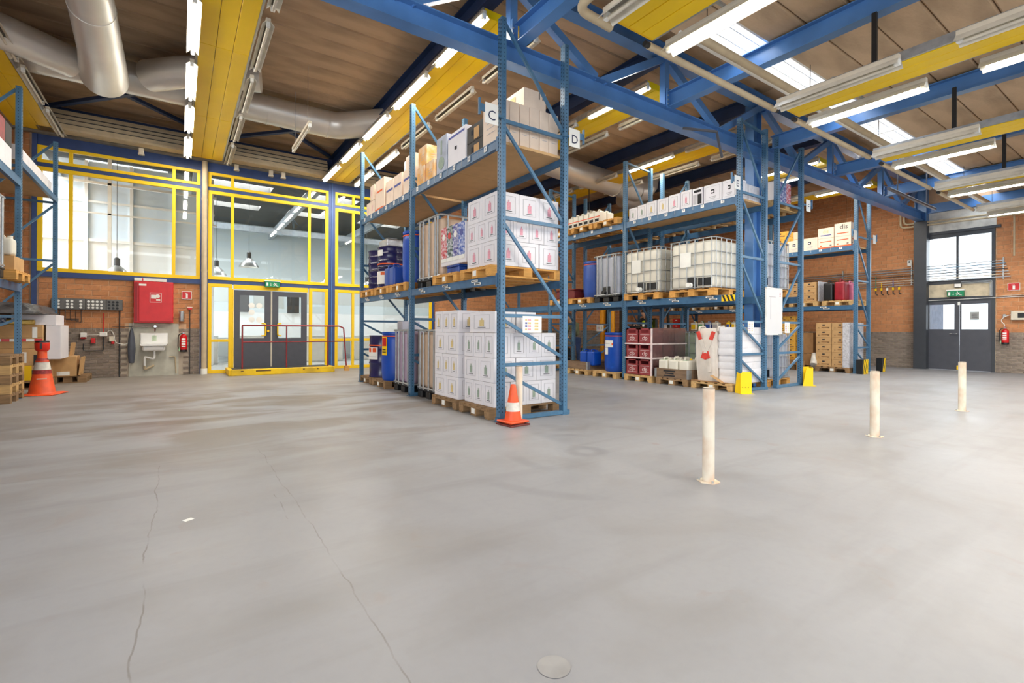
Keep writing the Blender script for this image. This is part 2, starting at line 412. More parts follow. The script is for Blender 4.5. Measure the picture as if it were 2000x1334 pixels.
# rooflight strip in the step
t = struct('window_7', multibox(None, [(5.6, 3.55, 5.16, 5.66, 4.05, 5.26), (5.6, 3.55, 5.2, 19.4, 3.59, 5.26), (5.6, 4.01, 5.2, 19.4, 4.05, 5.26)], WHITE))
x = 5.66
while x < 19.3:
    part('pane', boxm(1.50, 0.42, 0.012, OPAL), t, (x + 0.76, 3.8, 5.25))
    part('glazing_bar', boxm(0.03, 0.44, 0.05, WHITE), t, (x, 3.8, 5.2)); x += 1.53
part('glazing_bar', multibox(None, [(5.7, 3.70, 5.22, 19.3, 3.708, 5.24), (5.7, 3.88, 5.22, 19.3, 3.888, 5.24)], GALV), t)

# ---- brickwork
def brickwork(wall, axis, plane, u0, u1, z0, z1, zd, side, holes=(), single=True, um=0.25, limit=300):
    """Grey brick up to zd with a soldier course, orange blocks above; each block a piece of the wall, or joined when single is False."""
    cells = []
    z = z0; row = 0; p = 0.0672
    while z < zd - 0.13 and z < z1:
        cells.append((z, p, 0.22, row, 'g')); z += p; row += 1
    if zd > z0:
        cells.append((z, zd - z, 0.075, 0, 's')); z = zd
    else: z = max(z0, zd)
    row = 0
    while z < z1 - 0.03:
        cells.append((z, min(0.125, z1 - z), 0.30, row, 'o')); z += 0.125; row += 1
    out = {'g': bmesh.new(), 'o': bmesh.new()}; cnt = 0
    for z, h, w, row, k in cells:
        u = u0 - (w / 2 if row % 2 else 0)
        while u < u1:
            a, b2 = max(u, u0), min(u + w, u1); u += w
            if b2 - a < 0.03: continue
            if any(a < H[1] - 0.01 and b2 > H[0] + 0.01 and z < H[3] - 0.01 and z + h > H[2] + 0.01 for H in holes): continue
            g = 0.006 if k != 'o' else 0.007
            d = 0.012 + R.random() * 0.004
            M_ = BRICK_O if k == 'o' else BRICK_G
            W, Hh = round(b2 - a - 2 * g, 3), round(h - 2 * g, 3)
            if axis == 'x': lo, hi, c = (a + g, plane - (d if side < 0 else 0), z + g), (b2 - g, plane + (0 if side < 0 else d), z + h - g), ((a + b2) / 2, plane + side * 0.004, z + g)
            else: lo, hi, c = (plane - d, a + g, z + g), (plane, b2 - g, z + h - g), (plane + side * 0.004, (a + b2) / 2, z + g)
            if single and cnt < limit:
                me = boxm(W, 0.018, Hh, M_, 0.003) if axis == 'x' else boxm(0.018, W, Hh, M_, 0.003)
                o = part('brick', me, wall, (c[0], c[1] + (R.random() - .5) * 0.003 * (axis == 'x'), c[2]) if axis == 'x' else (c[0] + (R.random() - .5) * 0.003, c[1], c[2]))
                cnt += 1
            else: add_box(out['g' if k != 'o' else 'o'], *lo, *hi)
    for k, M_ in (('g', BRICK_G), ('o', BRICK_O)):
        if out[k].faces: part('brickwork', finish(None, out[k], M_), wall, kind='stuff')
        else: out[k].free()
# back wall (y = 14.7)
YB = 14.7
wb = struct('wall_back', multibox(None, [(-6.2, YB, 1.15, -2.68, 14.95, 6.2), (-2.62, YB, 1.15, 0.45, 14.95, 2.29), (6.95, YB, 1.15, 19.6, 14.95, 6.2), (-2.68, YB, 5.18, 6.95, 14.95, 6.2)], MORTAR_O))
part('plinth_wall', multibox(None, [(-6.2, YB, 0, -2.68, 14.95, 1.15), (-2.62, YB, 0, 0.45, 14.95, 1.15), (6.95, YB, 0, 19.6, 14.95, 1.15)], MORTAR_G), wb)
brickwork(wb, 'x', YB, -2.56, 0.43, 0.0, 2.28, 1.15, -1, holes=((-0.99, -0.01, 0.0, 1.27),), limit=300)
brickwork(wb, 'x', YB, -6.1, -2.7, 0, 6.1, 1.15, -1, single=False)
brickwork(wb, 'x', YB, 6.97, 19.4, 0, 6.1, 1.15, -1, single=False)
part('plaster_panel', boxm(0.98, 0.03, 1.27, mat('grey_plaster', (192, 190, 176), 0.85, var=0.08)), wb, (-0.5, YB - 0.012, 0))
part('blue_fascia', multibox(None, [(-2.66, YB - 0.03, 5.18, 6.95, YB + 0.01, 6.1)], FAC_BLUE), wb)
part('grey_beam', multibox(None, [(-6.1, YB - 0.22, 5.46, 6.95, YB - 0.02, 5.58), (-6.1, YB - 0.2, 5.42, 6.95, YB - 0.03, 5.46)], mat('grey_steel_beam', (150, 146, 134), 0.6)), wb)
# right wall (x = 19.4)
XR = 19.4
wr = struct('wall_right', multibox(None, [(XR, -7.2, 1.15, XR + 0.25, 3.62, 6.2), (XR, 5.46, 1.15, XR + 0.25, 14.9, 6.2), (XR, 3.62, 4.9, XR + 0.25, 5.46, 6.2)], MORTAR_O))
part('plinth_wall', multibox(None, [(XR, -7.2, 0, XR + 0.25, 3.62, 1.15), (XR, 5.46, 0, XR + 0.25, 14.9, 1.15)], MORTAR_G), wr)
brickwork(wr, 'y', XR, 2.4, 3.61, 0, 5.1, 1.15, -1, limit=150)
brickwork(wr, 'y', XR, 5.47, 7.4, 0, 6.05, 1.15, -1, limit=150)
brickwork(wr, 'y', XR, 7.4, 14.7, 0, 6.05, 1.15, -1, single=False)
brickwork(wr, 'y', XR, -7.2, 2.4, 0, 5.1, 1.15, -1, single=False)
wl = struct('wall_left', multibox(None, [(-6.2, 3.2, 0, -6.05, 15, 6.2), (-6.2, -7.3, 0, -6.05, 3.2, 0.6), (-6.2, -7.3, 4.4, -6.05, 3.2, 6.2), (-6.2, -7.3, 0.6, -6.05, -5.2, 4.4)], MORTAR_O))  # southern opening added to go with the left fill light
wf = struct('wall_front', multibox(None, [(-6.2, -7.3, 0, 20, -7.1, 0.6), (-6.2, -7.3, 4.7, 20, -7.1, 5.4), (-6.2, -7.3, 0.6, -1.0, -7.1, 4.7), (14.0, -7.3, 0.6, 20, -7.1, 4.7)], WHITE))

# ---- glazed front of the hall beyond: yellow frames in blue steel
def glazing(name, x0, x1, z0, z1, mull=(), trans=(), fw=0.085, y=YB, open_bottom=False):
    w = struct(name, boxm(x1 - x0, 0.07, fw, YELF, 0.004), ((x0 + x1) / 2, y - 0.02, z1 - fw))
    OFF[w.name] = Vector(w.location)
    def pb(n, a, b, c, d, m=YELF, yy=0.0, th=0.07):
        part(n, boxm(b - a, th, d - c, m, 0.004 if m is YELF else 0), w, ((a + b) / 2, y - 0.02 + yy, c))
    pb('frame_rail', x0, x1, z0, z0 + fw)
    pb('frame_stile', x0, x0 + fw, z0 + fw, z1 - fw); pb('frame_stile', x1 - fw, x1, z0 + fw, z1 - fw)
    ms = [x0 + fw / 2] + list(mull) + [x1 - fw / 2]
    for q in mull: pb('mullion', q - 0.035, q + 0.035, z0 + fw, z1 - fw)
    zs = [z0 + fw / 2] + list(trans) + [z1 - fw / 2]
    for q in trans: 
        for a, b in zip(ms, ms[1:]): pb('transom', a + 0.035, b - 0.035, q - 0.035, q + 0.035)
    for a, b in zip(ms, ms[1:]):
        for c, d in zip(zs, zs[1:]): pb('pane', a, b, c, d, GLASS, 0.015, 0.006)
    return w
glazing('window_1', -2.58, 0.43, 4.80, 5.18, (-2.03, -0.12), fw=0.07)
glazing('window_2', -2.58, 0.43, 2.405, 4.71, (-2.03, -0.12))
glazing('window_3', 0.60, 3.57, 4.80, 5.18, (1.145, 3.05), fw=0.07)
glazing('window_4', 0.60, 3.57, 2.42, 4.71, (1.145, 3.05))
glazing('window_5', 3.76, 6.86, 4.80, 5.18, (4.29, 6.2), fw=0.07)
glazing('window_6', 3.76, 6.86, 2.42, 4.71, (4.29, 6.2))
glazing('window_8', 0.60, 1.145, 0.0, 2.32, (), (0.845,))
glazing('window_9', 3.05, 3.57, 0.0, 2.32, (), (0.845,))
glazing('window_10', 3.76, 6.86, 0.0, 2.32, (4.29, 6.2), (0.845,))
tr = struct('trim_1', multibox(None, [(-2.66, YB - 0.08, 0, -2.58, YB + 0.06, 5.4), (0.43, YB - 0.06, 0, 0.47, YB + 0.06, 5.2), (0.57, YB - 0.06, 0, 0.60, YB + 0.06, 5.2), (3.57, YB - 0.05, 0, 3.76, YB + 0.06, 5.4), (6.86, YB - 0.05, 0, 6.95, YB + 0.06, 5.4), (-2.58, YB - 0.04, 4.70, 6.86, YB + 0.05, 4.81), (-2.58, YB - 0.05, 2.29, 0.43, YB + 0.05, 2.41), (0.6, YB - 0.04, 2.32, 6.86, YB + 0.05, 2.42), (0.47, YB - 0.01, 0, 0.57, YB + 0.05, 5.2)], FAC_BLUE))
part('steel_angle', multibox(None, [(3.655, YB - 0.07, 0, 3.675, YB - 0.05, 5.4)], STEEL_BLUE), tr)
# double door in the glazed front
d1 = struct('door_1', multibox(None, [(1.18, YB - 0.05, 2.20, 3.015, YB + 0.03, 2.32), (1.15, YB - 0.05, 0.08, 1.18, YB + 0.03, 2.2)], YELF))
for i, (a, b, g0, g1, hx) in enumerate(((1.19, 2.06, 1.32, 1.91, 1.93), (2.10, 2.99, 2.25, 2.84, 2.23))):
    leaf = part('door_leaf', multibox(None, [(a, YB - 0.05, 0.12, b, YB, 0.9), (a, YB - 0.05, 2.05, b, YB, 2.18), (a, YB - 0.05, 0.9, g0, YB, 2.05), (g1, YB - 0.05, 0.9, b, YB, 2.05)], GREYD), d1)
    part('pane', boxm(g1 - g0, 0.008, 1.15, GLASS), leaf, ((g0 + g1) / 2, YB - 0.025, 0.9))
    hs = -1 if i == 0 else 1
    part('pull_handle', tubem(round_path([(hx - hs * 0.09 * -1, YB - 0.06, 1.30), (hx - hs * 0.0, YB - 0.10, 1.30), (hx - hs * 0.0, YB - 0.10, 0.97), (hx + hs * 0.09, YB - 0.06, 0.97)], 0.05), 0.02, YELF), leaf)
part('centre_seal', multibox(None, [(2.062, YB - 0.06, 0.12, 2.075, YB, 2.2), (2.085, YB - 0.06, 0.12, 2.098, YB, 2.2)], CREAM), d1)
part('lock', lathem([(0, 0), (0.03, 0), (0.03, 0.02), (0, 0.02)], YELF, 12), d1, (2.0, YB - 0.05, 1.1), (PI / 2, 0, 0))
for dx, dz in ((1.60, 1.78), (1.78, 1.78), (1.60, 1.6), (1.6, 1.4), (1.78, 1.4)):
    part('glass_dot', lathem([(0, 0), (0.075, 0), (0.075, 0.003), (0, 0.003)], STICK, 20, 'dot'), d1, (dx, YB - 0.035, dz), (PI / 2, 0, 0))

# ---- door and window in the right wall
def rw(n, m, par, y0, y1, z0, z1, dx=0.0, th=0.08, **k): return part(n, boxm(th, y1 - y0, z1 - z0, m), par, (XR + dx, (y0 + y1) / 2, z0), **k)
d2 = struct('door_2', multibox(None, [(XR - 0.262, 5.12, 0, XR + 0.05, 5.44, 4.62), (XR - 0.04, 3.62, 0, XR + 0.05, 3.7, 4.25), (XR - 0.03, 3.62, 2.08, XR + 0.05, 5.2, 2.22)], ANTH))
for i, (a, b, g0, g1) in enumerate(((4.40, 5.17, 4.51, 5.10), (3.70, 4.385, 3.77, 4.355))):
    leaf = part('door_leaf', multibox(None, [(XR - 0.03, a, 0.01, XR + 0.03, b, 1.245), (XR - 0.03, a, 2.0, XR + 0.03, b, 2.08), (XR - 0.03, a, 1.245, XR + 0.03, g0, 2.0), (XR - 0.03, g1, 1.245, XR + 0.03, b, 2.0)], GREYD), d2)
    part('pane', boxm(0.008, g1 - g0, 0.755, GLASS), leaf, (XR, (g0 + g1) / 2, 1.245))
part('door_handle', tubem(round_path([(XR - 0.03, 4.43, 1.1), (XR - 0.09, 4.43, 1.1), (XR - 0.09, 4.6, 1.1)], 0.02), 0.013, CHROME), d2)
part('notice', boxm(0.004, 0.2, 0.24, mat('grey_notice_paper', (168, 170, 168), 0.7)), d2, (XR - 0.012, 4.06, 1.52))
for k in range(6): part('notice_line', boxm(0.002, 0.13, 0.012, INK), d2, (XR - 0.016, 4.06, 1.54 + k * 0.035))
part('door_catch', boxm(0.05, 0.05, 0.12, YELF), d2, (XR - 0.05, 4.42, 0.03))
part('door_closer', boxm(0.05, 0.05, 0.09, STICK), d2, (XR - 0.05, 4.4, 1.97))
part('beige_infill', boxm(0.05, 1.5, 0.4, mat('beige_infill_panel', (206, 192, 164), 0.8)), d2, (XR + 0.0, 4.43, 2.22))
w2 = struct('window_11', multibox(None, [(XR - 0.03, 3.62, 4.05, XR + 0.05, 5.2, 4.22), (XR - 0.03, 3.62, 2.62, XR + 0.05, 5.2, 2.76), (XR - 0.03, 4.42, 2.76, XR + 0.05, 4.475, 4.05), (XR - 0.03, 3.64, 2.76, XR + 0.05, 3.68, 4.05), (XR - 0.06, 3.5, 4.17, XR + 0.02, 5.25, 4.25)], ANTH))
for g0, g1 in ((4.475, 5.2), (3.68, 4.42)): part('pane', boxm(0.008, g1 - g0, 1.29, GLASS), w2, (XR, (g0 + g1) / 2, 2.76))
part('white_lintel_panel', multibox(None, [(XR - 0.02, 3.6, 4.25, XR + 0.05, 5.2, 4.545), (XR - 0.02, 3.6, 4.555, XR + 0.05, 5.2, 4.86)], mat('white_lintel_board', (224, 222, 214), 0.7)), w2)
bw = struct('trim_2', multibox(None, [(XR - 0.12, -1.0, 4.86, XR + 0.02, 5.22, 4.885), (XR - 0.05, -1.0, 4.86, XR + 0.0, 5.22, 5.15), (XR - 0.25, 5.13, 4.62, XR - 0.0, 5.16, 6.1), (XR - 0.25, 5.40, 4.62, XR, 5.43, 6.1)], STEEL_BLUE))
part('column_web', multibox(None, [(XR - 0.14, 5.16, 4.62, XR - 0.12, 5.40, 6.1)], STEEL_BLUE), bw)
# what the panes look out on: a yard with a pale block wall, and the sky
struct('ground_outside', multibox(None, [(XR + 0.3, -20, -0.25, 60, 40, -0.05)], mat('wet_yard_paving', (182, 184, 186), 0.6)))
yb = thing('yard_shed', 'grey yard shed seen through the left door pane', 'shed', (24.5, 8.2, -0.05), world=True)
part('shed_wall', boxm(3, 3.2, 2.7, mat('slate_grey_cladding', (120, 124, 138), 0.7)), yb, (24.5, 8.0, -0.05)); part('roof', boxm(3.2, 3.4, 0.12, ANTH), yb, (24.5, 8.0, 2.65))

# ---- the hall beyond the glazing
HW = mat('pale_hall_wall', (196, 202, 200), 0.8, var=0.01); HD = mat('dark_hall_roof', (70, 68, 64), 0.8)
struct('wall_hall_back', multibox(None, [(-9, 25, 0, 22, 25.2, 6.5), (-9, 15.1, 0, -8.8, 25, 6.5), (13, 15.1, 0, 13.2, 25, 6.5)], HW))
bmh = bmesh.new()
for (a, b) in ((15.0, 18.0), (18.8, 21.0), (21.8, 25.2)): add_box(bmh, -3.3 if a < 20 else -9, a, 5.9, 22, b, 6.1)
for k in range(11):
    add_box(bmh, -9 + k * 2.9, 18.0, 5.9, -8.0 + k * 2.9, 18.8, 6.1); add_box(bmh, -9 + k * 2.9, 21.0, 5.9, -8.0 + k * 2.9, 21.8, 6.1)
struct('ceiling_hall_beyond', finish(None, bmh, HD))
struct('trim_3', multibox(None, [(-9 + k * 3.1, 15.4, 5.3, -8.85 + k * 3.1, 25, 5.6) for k in range(9)] + [(-9, 19.9, 4.7, 20, 20.1, 4.9)], mat('grey_hall_steel', (150, 156, 160), 0.6)))
WHW = mat('white_hall_partition', (238, 242, 244), 0.6, var=0.01)
pw_ = struct('wall_hall_partition', multibox(None, [(-8.8, 18.0, 0, 0.9, 18.15, 3.6), (0.9, 19.5, 0.85, 12.8, 19.65, 1.75), (0.9, 19.5, 0, 12.8, 19.65, 0.2)], WHW))
part('grey_counter', multibox(None, [(0.9, 19.3, 0.2, 3.0, 19.6, 0.85), (3.4, 19.3, 0.2, 6.2, 19.6, 0.85), (7.0, 19.3, 0.2, 12, 19.6, 0.85)], mat('grey_counter', (170, 174, 172), 0.6, var=0.02)), pw_)
part('dark_opening', multibox(None, [(1.62, 19.46, 1.75, 2.05, 19.6, 2.5), (3.3, 19.46, 1.75, 3.7, 19.6, 2.4)], HD), pw_)
part('upper_panel', multibox(None, [(0.9, 19.55, 2.1, 1.6, 19.65, 3.1), (2.2, 19.55, 1.9, 3.2, 19.65, 3.0), (4.0, 19.55, 2.1, 12.8, 19.65, 2.9)], HW), pw_)
for xx in (-7.6, -6.2, -4.9): part('white_strip_curtain', boxm(0.9, 0.05, 5.2, WHW), pw_, (xx, 16.9, 0.2))
hp = struct('window_12', multibox(None, [(-3.2 + k * 1.0, 17.92, 2.2, -3.12 + k * 1.0, 18.0, 5.85) for k in range(5)] + [(-8.8, 17.94, 3.6, 0.9, 18.0, 3.68), (-8.8, 17.94, 4.7, 0.9, 18.0, 4.76), (-3.3, 16.9, 5.0, 0.9, 16.96, 5.06), (-3.3, 16.9, 4.2, 0.9, 16.94, 4.24), (-1.6, 16.9, 2.2, -1.52, 16.98, 5.9)], WHITE))
for k in range(4): part('pane', boxm(0.92, 0.01, 2.2, mat('frosted_pane', (214, 228, 240), 0.5, var=0.01)), hp, (-2.66 + k * 1.0, 18.0, 3.65))
# white low partitions and cabinets on the far side
cb = boxm(1.3, 0.5, 0.9, mat('white_cabinet', (226, 228, 228), 0.5), 0.01)
for i, (x, y, z) in enumerate(((0.4, 18.6, 0), (2.2, 18.9, 0), (4.3, 18.4, 0), (6.1, 18.7, 0))):
    c = thing('cabinet', ['white cabinet behind the glazing left of the grey double door', 'white cabinet seen through the left grey door leaf', 'white cabinet behind the glazing right of the blue post', 'white cabinet behind the glazing beyond the tall rack'][i], 'cabinet', (x, y, 0))
    part('body', cb, c); part('top', boxm(1.34, 0.54, 0.03, STICK), c, (0, 0, 0.9)); part('door', boxm(0.6, 0.02, 0.8, WHITE), c, (-0.32, -0.26, 0.05)); part('door', boxm(0.6, 0.02, 0.8, WHITE), c, (0.32, -0.26, 0.05))
for i, (x, y, z, lab) in enumerate(((1.9, 18.2, 3.2, 'largest domed pendant lamp hanging beyond the window above the door'), (1.0, 18.6, 2.9, 'domed pendant lamp beyond the window, left of the largest'), (0.9, 20.5, 2.9, 'small far domed pendant lamp low behind the left one'), (4.9, 20.4, 2.9, 'small domed pendant lamp low right behind the window above the door'), (6.6, 20.6, 2.9, 'small domed pendant lamp behind the narrow pane at the blue post'), (-1.4, 16.9, 2.55, 'domed lamp low behind the large left window'))):
    l = thing('pendant_lamp', lab, 'lamp', (x, y, z), group='pendant lamps in the hall beyond')
    part('shade', lathem([(0.03, 0.32), (0.1, 0.28), (0.2, 0.18), (0.29, 0.04), (0.3, 0.0), (0.28, 0.0), (0.19, 0.16), (0.05, 0.27)], mat('spun_aluminium', (196, 196, 192), 0.3, metal=0.8), 24, 'pend'), l)
    part('gear_housing', lathem([(0, 0.3), (0.07, 0.3), (0.07, 0.48), (0.03, 0.52), (0, 0.52)], GREYP, 14, 'gear'), l)
    part('cable', tubem([(0, 0, 0.5), (0, 0, 5.9 - z)], 0.006, BLACKP, 6), l)
    part('bulb', lathem([(0, 0.03), (0.06, 0.06), (0.06, 0.14), (0, 0.2)], TUBE_ON, 12, 'bulb'), l)

# ---- steelwork
def ibeam(H, B, tf, tw, m, L, key=None, axis='x'):
    a, b, w = H / 2, B / 2, tw / 2
    poly = [(-b, -a), (b, -a), (b, -a + tf), (w, -a + tf), (w, a - tf), (b, a - tf), (b, a), (-b, a), (-b, a - tf), (-w, a - tf), (-w, -a + tf), (-b, -a + tf)]
    return prismm(poly, axis, 0, L, m, key)
YG = 5.28
tg = thing('roof_truss', 'blue lattice roof truss crossing the hall above the rack fronts', 'truss', (-6.1, YG, 4.63), world=True)
part('bottom_chord', ibeam(0.27, 0.19, 0.014, 0.01, STEEL_BLUE, 25.4), tg, (-6.05, YG, 4.765))
part('top_chord', ibeam(0.24, 0.2, 0.014, 0.01, STEEL_BLUE, 25.4), tg, (-6.05, YG, 5.80))
posts = [-2.6, 0.55, 3.6, 6.72, 9.8, 12.9, 15.97, 19.1]
for a in posts[:-1]:
    if a != 9.8: part('post', boxm(0.11, 0.11, 0.8, STEEL_BLUE), tg, (a, YG, 4.9))
for a, b in zip([-5.7] + posts, posts):
    c = (a + b) / 2
    part('diagonal', barm((a + 0.08, YG, 5.70), (c - 0.05, YG, 4.92), 0.10, 0.12, STEEL_BLUE), tg)
    part('diagonal', barm((c + 0.1, YG, 4.92), (b - 0.08, YG, 5.70), 0.10, 0.12, STEEL_BLUE), tg)
for a in posts[1:-1]:
    part('fin_plate', boxm(0.09, 0.02, 0.32, STEEL_BLUE), tg, (a - 0.02, YG - 0.1, 4.86))
    for z in (4.92, 4.99, 5.06): part('bolt', lathem([(0, 0), (0.012, 0), (0.012, 0.015), (0, 0.015)], GALV, 6, 'bolt'), tg, (a - 0.05, YG - 0.11, z), (PI / 2, 0, 0))
where_s = ['far left, over the open floor', 'above the front of the rack signed C', 'above the aisle between signs D and E', 'meeting the blue column', 'above the aisle right of sign F', 'above the rack farthest right']
for i, x in enumerate(RX_S[2:-1]):
    o = solo('roof_beam', ibeam(0.26, 0.16, 0.013, 0.01, STEEL_BLUE, 12.25, 'beam_s', 'y'), 'blue low roof beam running towards the camera, ' + where_s[i], 'beam', (x, YG - 12.36, 5.0), group='low blue roof beams')
for i, x in enumerate(RX_N[1:-1]):
    lab = ['over the leftmost rack', 'over the yellow panel above the sink', 'over the rack signed C', 'over the aisle between racks D and E', 'over the rack signed E', 'over the aisle right of rack F', 'over the rack farthest right'][i]
    o = solo('rafter', ibeam(0.3, 0.2, 0.014, 0.012, RAFTER_BLUE, 9.2, 'beam_n', 'y'), 'dark blue high rafter running to the back, ' + lab, 'beam', (x, 5.42, 5.95), group='high dark rafters')
for i, (p, q) in enumerate((((-2.45, 14.3, 5.9), (0.3, 11.2, 5.9)), ((-2.45, 11.4, 6.0), (0.3, 14.0, 6.0)), ((0.7, 14.2, 5.9), (3.45, 11.2, 5.9)), ((0.7, 11.4, 6.0), (3.45, 14.1, 6.0)))):
    solo('wind_brace', barm(p, q, 0.09, 0.07, RAFTER_BLUE), 'dark blue diagonal wind brace under the roof, ' + ['left bay, rising to the right', 'left bay, falling to the right', 'bay with the white hanging lamp, rising right', 'bay with the white hanging lamp, falling right'][i], 'brace')
col_ = thing('steel_column', 'bright blue steel column between the rack fronts E and F', 'column', (9.79, 5.45, 0), world=True)
part('shaft', multibox(None, [(9.64, 5.36, 0, 9.665, 5.54, 6.1), (9.915, 5.36, 0, 9.94, 5.54, 6.1), (9.665, 5.44, 0, 9.915, 5.46, 6.1)], STEEL_BLUE), col_)
part('base_plate', boxm(0.34, 0.24, 0.02, STEEL_BLUE), col_, (9.79, 5.45, 0))
part('stiffener', multibox(None, [(9.62, 5.30, 4.62, 9.95, 5.4, 4.64), (9.62, 5.30, 4.88, 9.95, 5.4, 4.9)], STEEL_BLUE), col_)

# ---- yellow radiant heating panels, with pipes in the south
def panel(x0, x1, y0, y1, z, lab):
    t = thing('radiant_heater', lab, 'heater', ((x0 + x1) / 2, y0, z), group='yellow radiant heating panels', world=True)
    n = 3; w = (x1 - x0) / n
    ys = [y0]
    while ys[-1] + 2.95 < y1: ys.append(ys[-1] + 2.95)
    ys.append(y1)
    for a, b in zip(ys, ys[1:]):
        for k in range(n):
            part('panel_sheet', boxm(w - 0.006, b - a - 0.006, 0.03, YEL, 0.004), t, (x0 + w * (k + .5), (a + b) / 2, z))
    part('side_channel', boxm(0.03, y1 - y0, 0.1, GALV), t, (x0 - 0.015, (y0 + y1) / 2, z + 0.01)); part('side_channel', boxm(0.03, y1 - y0, 0.1, GALV), t, (x1 + 0.015, (y0 + y1) / 2, z + 0.01))
    part('end_cap', boxm(x1 - x0, 0.02, 0.11, YEL), t, ((x0 + x1) / 2, y0 + 0.01, z)); part('end_cap', boxm(x1 - x0, 0.02, 0.11, YEL), t, ((x0 + x1) / 2, y1 - 0.01, z))
    for k in range(int((y1 - y0) / 2.5)):
        yy = y0 + 1.2 + k * 2.5 if z > 5 else y1 - 0.95 - k * 2.5
        if z < 5: part('hanger', boxm(0.04, 0.05, 4.87 - z - 0.1, BLACKP), t, ((x0 + x1) / 2, yy, z + 0.1))
        else: part('hanger', boxm(0.012, 0.012, 6.1 - z - 0.1, GALV), t, ((x0 + x1) / 2 + 0.2, yy, z + 0.1))
    return t
for i, (cx, lab) in enumerate(((-2.57, 'yellow heater over the leftmost rack'), (0.55, 'wide yellow heater above the sink and red cabinet'), (3.72, 'long yellow heater above the rack signed C, lit lamps along both sides'), (7.03, 'yellow heater between the signs D and E, behind the blue truss'), (10.2, 'yellow heater behind the rack signed E'), (13.4, 'yellow heater at the back right of rack F'), (16.6, 'far yellow heater over the rack farthest right'))):
    panel(cx - 0.33, cx + 0.33, 5.62 if i > 1 else 5.6, 14.3, 5.4, lab)
SPX = [(3.36, 3.90), (6.42, 6.92), (9.45, 9.95), (12.5, 13.0), (15.5, 16.0)]
for i, (a, b) in enumerate(SPX):
    panel(a, b, -5.5, 3.22, 4.06, 'yellow heater in front of the truss, ' + ['nearest, above sign D', 'second from the left', 'third from the left', 'fourth from the left', 'farthest right, near the outer door'][i])
hp_ = thing('heating_pipe', 'beige heating pipe linking the ends of the front yellow panels', 'pipe', (3.1, 3.2, 4.0), world=True)
pr_ = round_path([(3.0, 1.6, 4.18), (3.0, 2.4, 4.18), (2.95, 3.28, 4.06), (3.38, 3.28, 4.04)], 0.12, 5)
part('bend', tubem(pr_, 0.042, BEIGE, 12), hp_)
for (a, b) in ((3.92, 6.4), (6.95, 9.43), (9.98, 12.45), (13.0, 15.45)):
    part('pipe_run', tubem([(a, 3.28, 4.05), (b, 3.28, 4.05)], 0.036, BEIGE, 12), hp_)
    part('coupling', tubem([(a - 0.06, 3.28, 4.05), (a, 3.28, 4.05)], 0.03, BLACKP, 10), hp_); part('coupling', tubem([(b, 3.28, 4.05), (b + 0.06, 3.28, 4.05)], 0.03, BLACKP, 10), hp_)
hp2 = thing('supply_pipe', 'pair of beige supply pipes crossing below the rooflights', 'pipe', (4.9, 3.47, 4.6), world=True)
part('pipe_run', tubem([(4.9, 3.47, 4.62), (18.6, 3.47, 4.62)], 0.05, BEIGE, 12), hp2)
part('pipe_run', tubem([(4.9, 3.63, 4.70), (18.6, 3.63, 4.70)], 0.03, WHITE, 12), hp2)
for k in range(6): part('drop_rod', boxm(0.008, 0.008, 0.5, BLACKP), hp2, (5.2 + k * 2.6, 3.47, 4.66))

# ---- fluorescent fittings
def fitting(x, y0, y1, z, lit, lab, side=0, refl=True, w=0.15, rim=0.006):
    t = thing('strip_light', lab, 'lamp', (x, (y0 + y1) / 2, z), group='fluorescent strip lights')
    L_ = y1 - y0
    part('housing', boxm(0.06, L_, 0.055, CREAM, 0.004), t, (0, 0, 0.05))
    if refl:
        part('reflector', prismm([(-0.03, 0.05), (-w / 2, rim), (-w / 2 - 0.004, rim), (-0.034, 0.055), (0.034, 0.055), (w / 2 + 0.004, rim), (w / 2, rim), (0.03, 0.05)], 'y', -L_ / 2, L_ / 2, mat('white_reflector', (222, 216, 200), 0.35), ('refl', round(L_, 2), w, rim)), t)
    part('tube', tubem([(0, -L_ / 2 + 0.05, -0.004), (0, L_ / 2 - 0.05, -0.004)], 0.019, TUBE_ON if lit else TUBE_OFF, 10, ('tube', round(L_, 2))), t)
    for s in (-1, 1): part('end_cap', boxm(0.05, 0.05, 0.075, STICK, 0.004), t, (0, s * (L_ / 2 - 0.025), -0.01))
    if rim < 0: part('mount_bracket', boxm(0.22, 0.03, 0.02, GALV), t, (0.09 * side, 0, 0.105))
    if lit: area('tube_glow', (0, 0, -0.035), (0, 0, 0), 0.10, L_ - 0.1, TUBE_W, (1.0, 0.95, 0.86), t)
    return t
YS_N = [(5.52, 7.0), (7.35, 8.8), (9.15, 10.6), (10.93, 12.35), (12.72, 14.2)]
nm = ['nearest', 'second', 'third', 'fourth', 'farthest']
